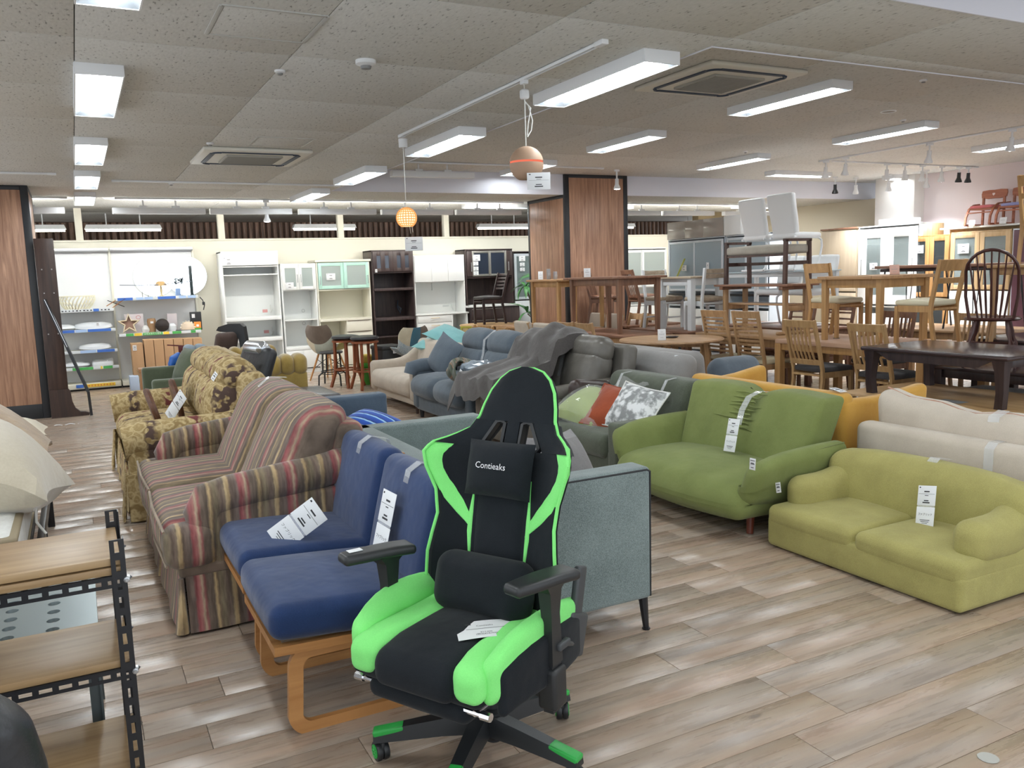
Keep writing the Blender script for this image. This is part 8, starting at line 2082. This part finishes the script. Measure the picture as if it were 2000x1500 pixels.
# hairpin tables behind
table('brown low table carrying the hairpin leg tables', 8.75, 9.7, 5.6, 7.4, 0, .7, OAKX, OAK, .06, .03, .08, group=LOW)
for (y0, y1, lab) in ((6.6, 7.3, 'small brown table on black hairpin legs, left'), (5.7, 6.4, 'small brown table on black hairpin legs, right')):
    t = thing('hairpin_table', lab, 'table', (9.15, (y0 + y1) / 2, .7), 0, 'brown hairpin leg tables')
    bm = BM(); bx(bm, -.3, .3, -.35, .35, .71, .745, .006); obj('top', bm, BRNX, t)
    bm = BM(); bx(bm, -.26, .26, -.3, .3, .67, .708, .004); obj('drawer', bm, DK2, t)
    for sx in (-1, 1):
        for sy in (-1, 1):
            bm = BM(); tube(bm, [(sx * .2, sy * .28, .67), (sx * .26, sy * .31, .01), (sx * .28, sy * .31, .01), (sx * .26, sy * .22, .67)], .006, 6); obj('leg', bm, BLACKM, t)
# espresso table on a low oak table, glass table
t = table('low oak coffee table with thick top under the espresso table', 5.76, 6.78, 3.58, 5.12, 0, .4, ASHX, ASH, .09, .06, .08, .0, name='coffee_table')
bm = BM(); bx(bm, -.47, .47, -.73, .73, .16, .2, .004); obj('under_shelf', bm, ASHX, t)
t = thing('low_table', 'espresso brown low table with curved legs standing on an oak table', 'table', (6.3, 4.33, .4))
bm = BM(); rbox(bm, .86, 1.28, .035, T(0, 0, .378), r=.014, k=2); obj('top', bm, DK2, t)
for s in (-1, 1):
    bm = BM(); prism(bm, [(-.52, 0), (.52, 0), (.46, -.03), (.38, -.07), (-.38, -.07), (-.46, -.03)], -.012, .012, T(s * .385, 0, .362) @ R(90)); obj('apron', bm, DK2Z, t)
    bm = BM(); bx(bm, -.36, .36, s * .57 - .012, s * .57 + .012, .3, .36, .003); obj('apron', bm, DK2Z, t)
    for q in (-1, 1):
        bm = BM(); v = []
        for z, w, o in ((.36, .1, 0), (.28, .075, .004), (.12, .06, .012), (0, .062, .0)): v.append([bm.verts.new((s * (.365 + o * .5) + a * w / 2, q * (.56 + o) + b_ * w / 2, z)) for a, b_ in ((-1, -1), (1, -1), (1, 1), (-1, 1))])
        for a, b_ in zip(v, v[1:]):
            for k in range(4): bm.faces.new((a[k], b_[k], b_[(k + 1) % 4], a[(k + 1) % 4]))
        bm.faces.new(v[0]); bm.faces.new(list(reversed(v[-1]))); bmesh.ops.recalc_face_normals(bm, faces=bm.faces); obj('leg', bm, DK2Z, t)
small_tag((5.95, 4.7, .798), 0, 'white tag lying on the espresso low table', lean=-88, s=.05)
t = thing('glass_coffee_table', 'low black coffee table with dark reflective glass top behind the yellow sofa', 'table', (5.38, 5.1, 0))
bm = BM(); rbox(bm, .62, 1.5, .012, T(0, 0, .392), r=.005); obj('glass_top', bm, plain('black glass', hx('171a1c'), .05, spec=.9), t)
for s in (-1, 1):
    bm = BM(); bx(bm, s * .285 - .018, s * .285 + .018, -.72, .72, .345, .385, .003); obj('frame_rail', bm, DK2Z, t)
    for q in (-1, 1):
        bm = BM(); bx(bm, s * .28 - .025, s * .28 + .025, q * .7 - .025, q * .7 + .025, 0, .385, .004); obj('leg', bm, DK2Z, t)
bm = BM(); bx(bm, -.06, .06, -.1, .1, .399, .401, .0005); o = obj('grey_leaflet', bm, plain('grey leaflet', hx('9aa0a4'), .5)); o.location = (6.0, 4.2, .002); tag(o, 'grey leaflet on the low oak coffee table', 'leaflet')
bm = BM(); rbox(bm, .75, 1.5, .07, r=.03, k=3, n=2, puff=(0, 0, .01)); o = obj('bench_cushion', bm, fabric('white bench cushion', hx('d8d6d2'), hx('c4c2be'))); o.location = (7.2, 4.25, .28); tag(o, 'long white seat cushion under the espresso table', 'cushion')
# dark platform with windsor chair and curved chair
table('dark brown low table carrying the windsor chair', 6.85, 8.0, 3.72, 4.98, .0, .55, DK2, DK2Z, .07, .03, .07, .0, name='coffee_table')
t = thing('windsor_chair', 'dark brown bow back windsor chair with turned legs', 'chair', (7.2, 4.68, .55), 118)
WN = wood('dark cherry wood', hx('5c3630'), hx('3c2420'), 2, 20, .3)
bm = BM(); lathe(bm, [(0, .405), (.21, .405), (.23, .42), (.215, .435), (.1, .425), (0, .425)], 28); obj('seat', bm, WN, t)
bow = [(.2 * math.cos(a) * (1 + .12 * math.sin(a)), .17 + .12 * max(0, math.sin(a)), .78 + .24 * math.sin(a)) for a in [math.radians(q) for q in range(0, 181, 15)]]
bow = [(.17, .13, .43), (.2, .15, .62)] + bow + [(-.2, .15, .62), (-.17, .13, .43)]
bm = BM(); tube(bm, bow, .014, 8); obj('bow', bm, WN, t)
for k in range(7):
    a = (k - 3) / 3.0
    bm = BM(); zt = .78 + .24 * math.sqrt(max(0, 1 - (a * .8) ** 2)); tube(bm, [(a * .1, .15, .43), (a * .125, .18, .6), (a * .17, .17 + .12 * (zt - .78) / .24, zt)], [.008, .011, .006], 6); obj('spindle', bm, WN, t)
for sx in (-1, 1):
    for sy in (-1, 1):
        bm = BM(); tube(bm, [(sx * .12, sy * .12, .41), (sx * .14, sy * .14, .3), (sx * .155, sy * .155, .24), (sx * .165, sy * .165, .2), (sx * .19, sy * .19, .08), (sx * .2, sy * .2, 0)], [.014, .022, .014, .024, .016, .011], 8); obj('leg', bm, WN, t)
bm = BM(); rod(bm, (-.16, -.16, .2), (-.16, .16, .2), .011); rod(bm, (.16, -.16, .2), (.16, .16, .2), .011); rod(bm, (-.16, 0, .2), (.16, 0, .2), .012); obj('stretcher', bm, WN, t)
t = thing('curved_chair', 'light oak chair with curved plywood back at the right edge', 'chair', (7.15, 4.02, .55), 112)
def cb(u, v): a = (u - .5) * 2; return (a * .24, .2 + .03 * v - .1 * a * a, .66 + .2 * v * (1 - .45 * a ** 4) + .04 * a * a)
bm = BM(); sheet(bm, cb, 12, 4, .016); obj('back_shell', bm, ASH, t)
bm = BM(); rbox(bm, .46, .44, .05, T(0, 0, .43), r=.02, k=2, n=2); obj('seat', bm, BEIC, t)
for s in (-1, 1):
    bm = BM(); tube(bm, [(s * .19, .16, .78), (s * .2, .19, .6), (s * .2, .17, .44), (s * .22, .26, 0)], [.016, .02, .02, .013], 8); obj('back_leg', bm, ASH, t); bm = BM(); rod(bm, (s * .19, -.16, .42), (s * .21, -.2, 0), .019, .012); obj('front_leg', bm, ASH, t)
# light table at the right edge with a chair on it
table('dark brown floor table at the right edge', 8.05, 9.1, 3.9, 5.5, 0, .7, DK2, DK2Z, .07, .03, .08, group=LOW)
table('light wood table with dark underframe at the right edge', 8.1, 9.0, 4.0, 5.35, .7, 1.43, ASHX, OAK, .05, .03, .07, .03)
chair('light oak chair standing high on the table at the right edge', 8.4, 4.9, 1.43, 100, 'top', HON, CREAML, .42, .42, .43, .84, rake=.09)
# ------------------------------------------------------------ cabinets along the right hand wall (fronts face the room)
def rcab(name, label, ya, yb_, h, mat, xf=12.5, d=.42, z0=0.0):
    t = thing(name, label, 'cabinet', (xf, (ya + yb_) / 2, z0), -90)
    return t, yb_ - ya
OAKL = wood('light oak laminate', hx('cbb08a'), hx('b4966c'), 2, 20, .4)
GREIGE = wood('greige laminate', hx('c8b8a0'), hx('b8a78e'), 2, 16, .45)
t, w = rcab('beige_wardrobe', 'greige flat fronted sideboard cabinet with brown top edge', 10.68, 11.5, 2.1, GREIGE); carcass(t, w, 2.1, .5, GREIGE, (1.0,))
bm = BM(); bx(bm, -w / 2 - .01, w / 2 + .01, -.03, .5, 2.1, 2.13, .003); obj('cornice', bm, BRNX, t)
front(t, -w / 2 + .02, w / 2 - .02, 1.07, 2.08, GREIGE); front(t, -w / 2 + .02, w / 2 - .02, .98, 1.05, GREIGE, nm='drawer'); front(t, -w / 2 + .02, w / 2 - .02, .1, .96, GREIGE)
t, w = rcab('white_sliding_cabinet', 'white cabinet with two grey glass sliding doors and bow handles', 9.43, 10.66, 2.12, WHITE); carcass(t, w, 2.12, .5, WHITE, (.72, 1.2, 1.5, 1.8), yoff=0)
GG = glass('grey glass', hx('8f9a98'), .55, .15)
framed(t, -w / 2 + .02, .02, .76, 2.07, WHITE, GG, y=-.012, fw=.16, nm='sliding_door', handle=(-w / 2 + .09, 1.25, -w / 2 + .09, 1.55)); framed(t, -.02, w / 2 - .02, .76, 2.07, WHITE, GG, y=-.034, fw=.16, nm='sliding_door', handle=(w / 2 - .09, 1.25, w / 2 - .09, 1.55))
front(t, -w / 2 + .02, 0, .1, .6, WHITE); front(t, 0, w / 2 - .02, .1, .6, WHITE)
sheet_sign(12.46, 10.3, 1.42, 'white price card on the grey glass sliding door', .16, .12, -90)
t, w = rcab('oak_glass_cabinet', 'brown oak cabinet with two dark glass doors', 8.88, 9.58, 1.9, OAK); OKC = wood('oak cabinet', hx('b98e5c'), hx('9a7042'), 2); carcass(t, w, 1.9, .42, OKC, (.95, 1.25, 1.55))
for s in (-1, 1): framed(t, min(0, s * w / 2) + .003, max(0, s * w / 2) - .003, .9, 1.88, OKC, glass('smoked glass', hx('3a3f40'), .6, .08), fw=.075); framed(t, min(0, s * w / 2) + .003, max(0, s * w / 2) - .003, .08, .88, OKC, glass('smoked glass', hx('3a3f40'), .6, .08), fw=.075)
sheet_sign(12.47, 9.4, 1.68, 'white price card on the brown oak cabinet left door', .14, .13, -90)
t, w = rcab('light_oak_cabinet', 'light oak cabinet with two grey glass doors and steel bar handles', 7.88, 8.86, 1.92, OAKL); carcass(t, w, 1.92, .42, OAKL, (1.28, 1.5, 1.7, .9))
for s in (-1, 1):
    framed(t, min(0, s * w / 2) + .003, max(0, s * w / 2) - .003, 1.02, 1.9, OAKL, GG, fw=.075, handle=(s * .035, 1.3, s * .035, 1.56)); front(t, min(0, s * w / 2) + .003, max(0, s * w / 2) - .003, .1, 1.0, WHITE)
sheet_sign(12.46, 8.62, 1.66, 'white price card on the light oak cabinet left door', .19, .15, -90)
t, w = rcab('pale_side_cabinet', 'pale blue white tall cabinet right of the light oak cabinet', 7.5, 7.86, 1.92, WHITE); carcass(t, w, 1.92, .42, plain('pale blue white', hx('d4dbe6'), .4), (.5, 1.0, 1.5)); front(t, -w / 2 + .02, w / 2 - .02, .1, 1.9, plain('burgundy panel', hx('54303c'), .4))
t, w = rcab('top_shelf_unit', 'wide oak and white shelf unit behind, carrying two small chairs', 7.3, 9.2, 2.02, OAKL, 12.93); 
bm = BM(); bx(bm, -w / 2, w / 2, -.0, .26, 0, 1.98, .003); obj('body', bm, OAKL, t); bm = BM(); bx(bm, -w / 2, w / 2, -.25, .26, 1.98, 2.01, .003); obj('shelf_board', bm, WHITE, t)
for (y, zz, w_, h_, mt, lab) in ((10.0, 2.12, .6, .1, WHITE, 'flat white carton on the white sliding cabinet'), (9.38, 1.9, .24, .2, OAKL, 'oak drawer box on top of the brown oak cabinet'),): small_box(12.72, y, zz + .002, w_, .3, h_, mt, lab, rz=-90, name='box_on_cabinet', extra=lambda q: None)
def heart_chair(y, seatm, label):
    t = thing('small_chair', label, 'chair', (12.86, y, 2.01), -90, 'small bentwood chairs on top of the cabinets')
    CH = wood('cherry bentwood', hx('b8765a'), hx('96583e'), 0)
    bm = BM(); o_ = [(-.2, 0), (-.21, .06), (-.2, .11), (-.1, .12), (0, .115), (.1, .12), (.2, .11), (.21, .06), (.2, 0), (.1, -.02), (0, -.015), (-.1, -.02)]
    prism(bm, o_, -.012, .012, T(0, .17, .44) @ R(-8, 'X')); b_ = obj('back_rail', bm, CH, t)
    bm = BM(); prism(bm, [(0, -.028), (.022, -.004), (.02, .014), (.008, .018), (0, .01), (-.008, .018), (-.02, .014), (-.022, -.004)], -.0135, -.0121, T(0, .163, .49) @ R(-8, 'X')); obj('heart_cutout', bm, plain('pale wall seen through', hx('ecdcd8'), .8), b_)
    bm = BM(); rbox(bm, .36, .34, .045, T(0, 0, .29), r=.018, k=2, n=2, puff=(0, 0, .012)); obj('seat', bm, seatm, t); bm = BM(); bx(bm, -.18, .18, -.17, .17, .245, .268, .004); obj('seat_board', bm, CH, t)
    for s in (-1, 1):
        bm = BM(); tube(bm, [(s * .2, -.24, .012), (s * .2, -.22, .14), (s * .2, -.15, .26), (s * .2, -.03, .33), (s * .2, .1, .34)], 0, sq=(.03, .022)); obj('bent_leg', bm, CH, t); bm = BM(); bar(bm, (s * .17, .15, 0), (s * .17, .165, .45), .03, .03); obj('back_post', bm, CH, t); bm = BM(); bar(bm, (s * .2, -.24, .015), (s * .2, .17, .015), .025, .03); obj('runner', bm, CH, t)
    bm = BM(); rod(bm, (-.2, -.19, .2), (.2, -.19, .2), .01); obj('front_bar', bm, CH, t)
heart_chair(8.52, fabric('coral seat', hx('d77c80'), hx('c06a6e')), 'small bentwood chair with heart cutout and red seat on the cabinets'); heart_chair(8.02, fabric('lavender seat', hx('9a9cc8'), hx('8486b4')), 'small bentwood chair with heart cutout and blue seat on the cabinets')
stand_card(12.62, 8.6, 2.01, 'white card below the red seat chair on the cabinets', .1, .09, -90); stand_card(12.62, 8.1, 2.01, 'white card below the blue seat chair on the cabinets', .11, .1, -90)
# free standing row of glass cabinets with grey wall units on top
PBG = glass('pale blue glass', hx('b4c4cc'), .6, .12)
for (ya, yb_, lab) in ((10.75, 12.24, 'pale aluminium cabinet with two large glass sliding doors, left'), (9.75, 10.73, 'pale aluminium cabinet with glass sliding doors behind the bench')):
    t, w = rcab('aluminium_cabinet', lab, ya, yb_, 2.0, WHITE, 9.5); carcass(t, w, 2.0, .42, plain('pale aluminium', hx('c8d0d6'), .4), (1.15, 1.4, 1.7, .85))
    framed(t, -w / 2 + .02, .02, 1.1, 1.96, plain('pale aluminium', hx('c8d0d6'), .4), PBG, y=-.012, fw=.04, nm='sliding_door'); framed(t, -.02, w / 2 - .02, 1.1, 1.96, plain('pale aluminium', hx('c8d0d6'), .4), PBG, y=-.034, fw=.04, nm='sliding_door')
    front(t, -w / 2 + .02, 0, .1, .8, WHITE); front(t, 0, w / 2 - .02, .1, .8, WHITE); bm = BM(); bx(bm, -w / 2, w / 2, -.02, .0, 1.02, 1.06, .002); obj('counter_edge', bm, BLACKM, t)
GRW = plain('gloss grey brown front', hx('a39c94'), .15, coat=.4)
t, w = rcab('wall_unit', 'gloss grey wall unit with three doors on top of the aluminium cabinet', 10.76, 12.22, .3, GRW, 9.48, z0=2.004); bm = BM(); bx(bm, -w / 2, w / 2, 0, .38, 0, .3, .003); obj('body', bm, WHITE, t)
for k in range(3): front(t, -w / 2 + w / 3 * k, -w / 2 + w / 3 * (k + 1), .0, .3, GRW)
t, w = rcab('white_wall_unit', 'white box wall unit beside the grey doors', 10.35, 10.74, .3, WHITE, 9.48, z0=2.004); bm = BM(); bx(bm, -w / 2, w / 2, 0, .38, 0, .31, .003); obj('body', bm, WHITE, t); front(t, -w / 2, w / 2, 0, .31, WHITE)
sheet_sign(9.455, 11.75, 1.5, 'white card on the left aluminium cabinet pane', .14, .1, -90); sheet_sign(9.43, 11.1, 1.5, 'small orange and white sticker on the right aluminium cabinet pane', .07, .16, -90)
bm = BM(); bar(bm, (0, .13, -.16), (0, -.09, .16), .035, .003); o = obj('yellow_ribbon', bm, plain('yellow ribbon', hx('cfd06a'), .5)); o.location = (9.44, 11.8, 1.5); tag(o, 'slanting yellow ribbon on the aluminium cabinet door', 'ribbon')
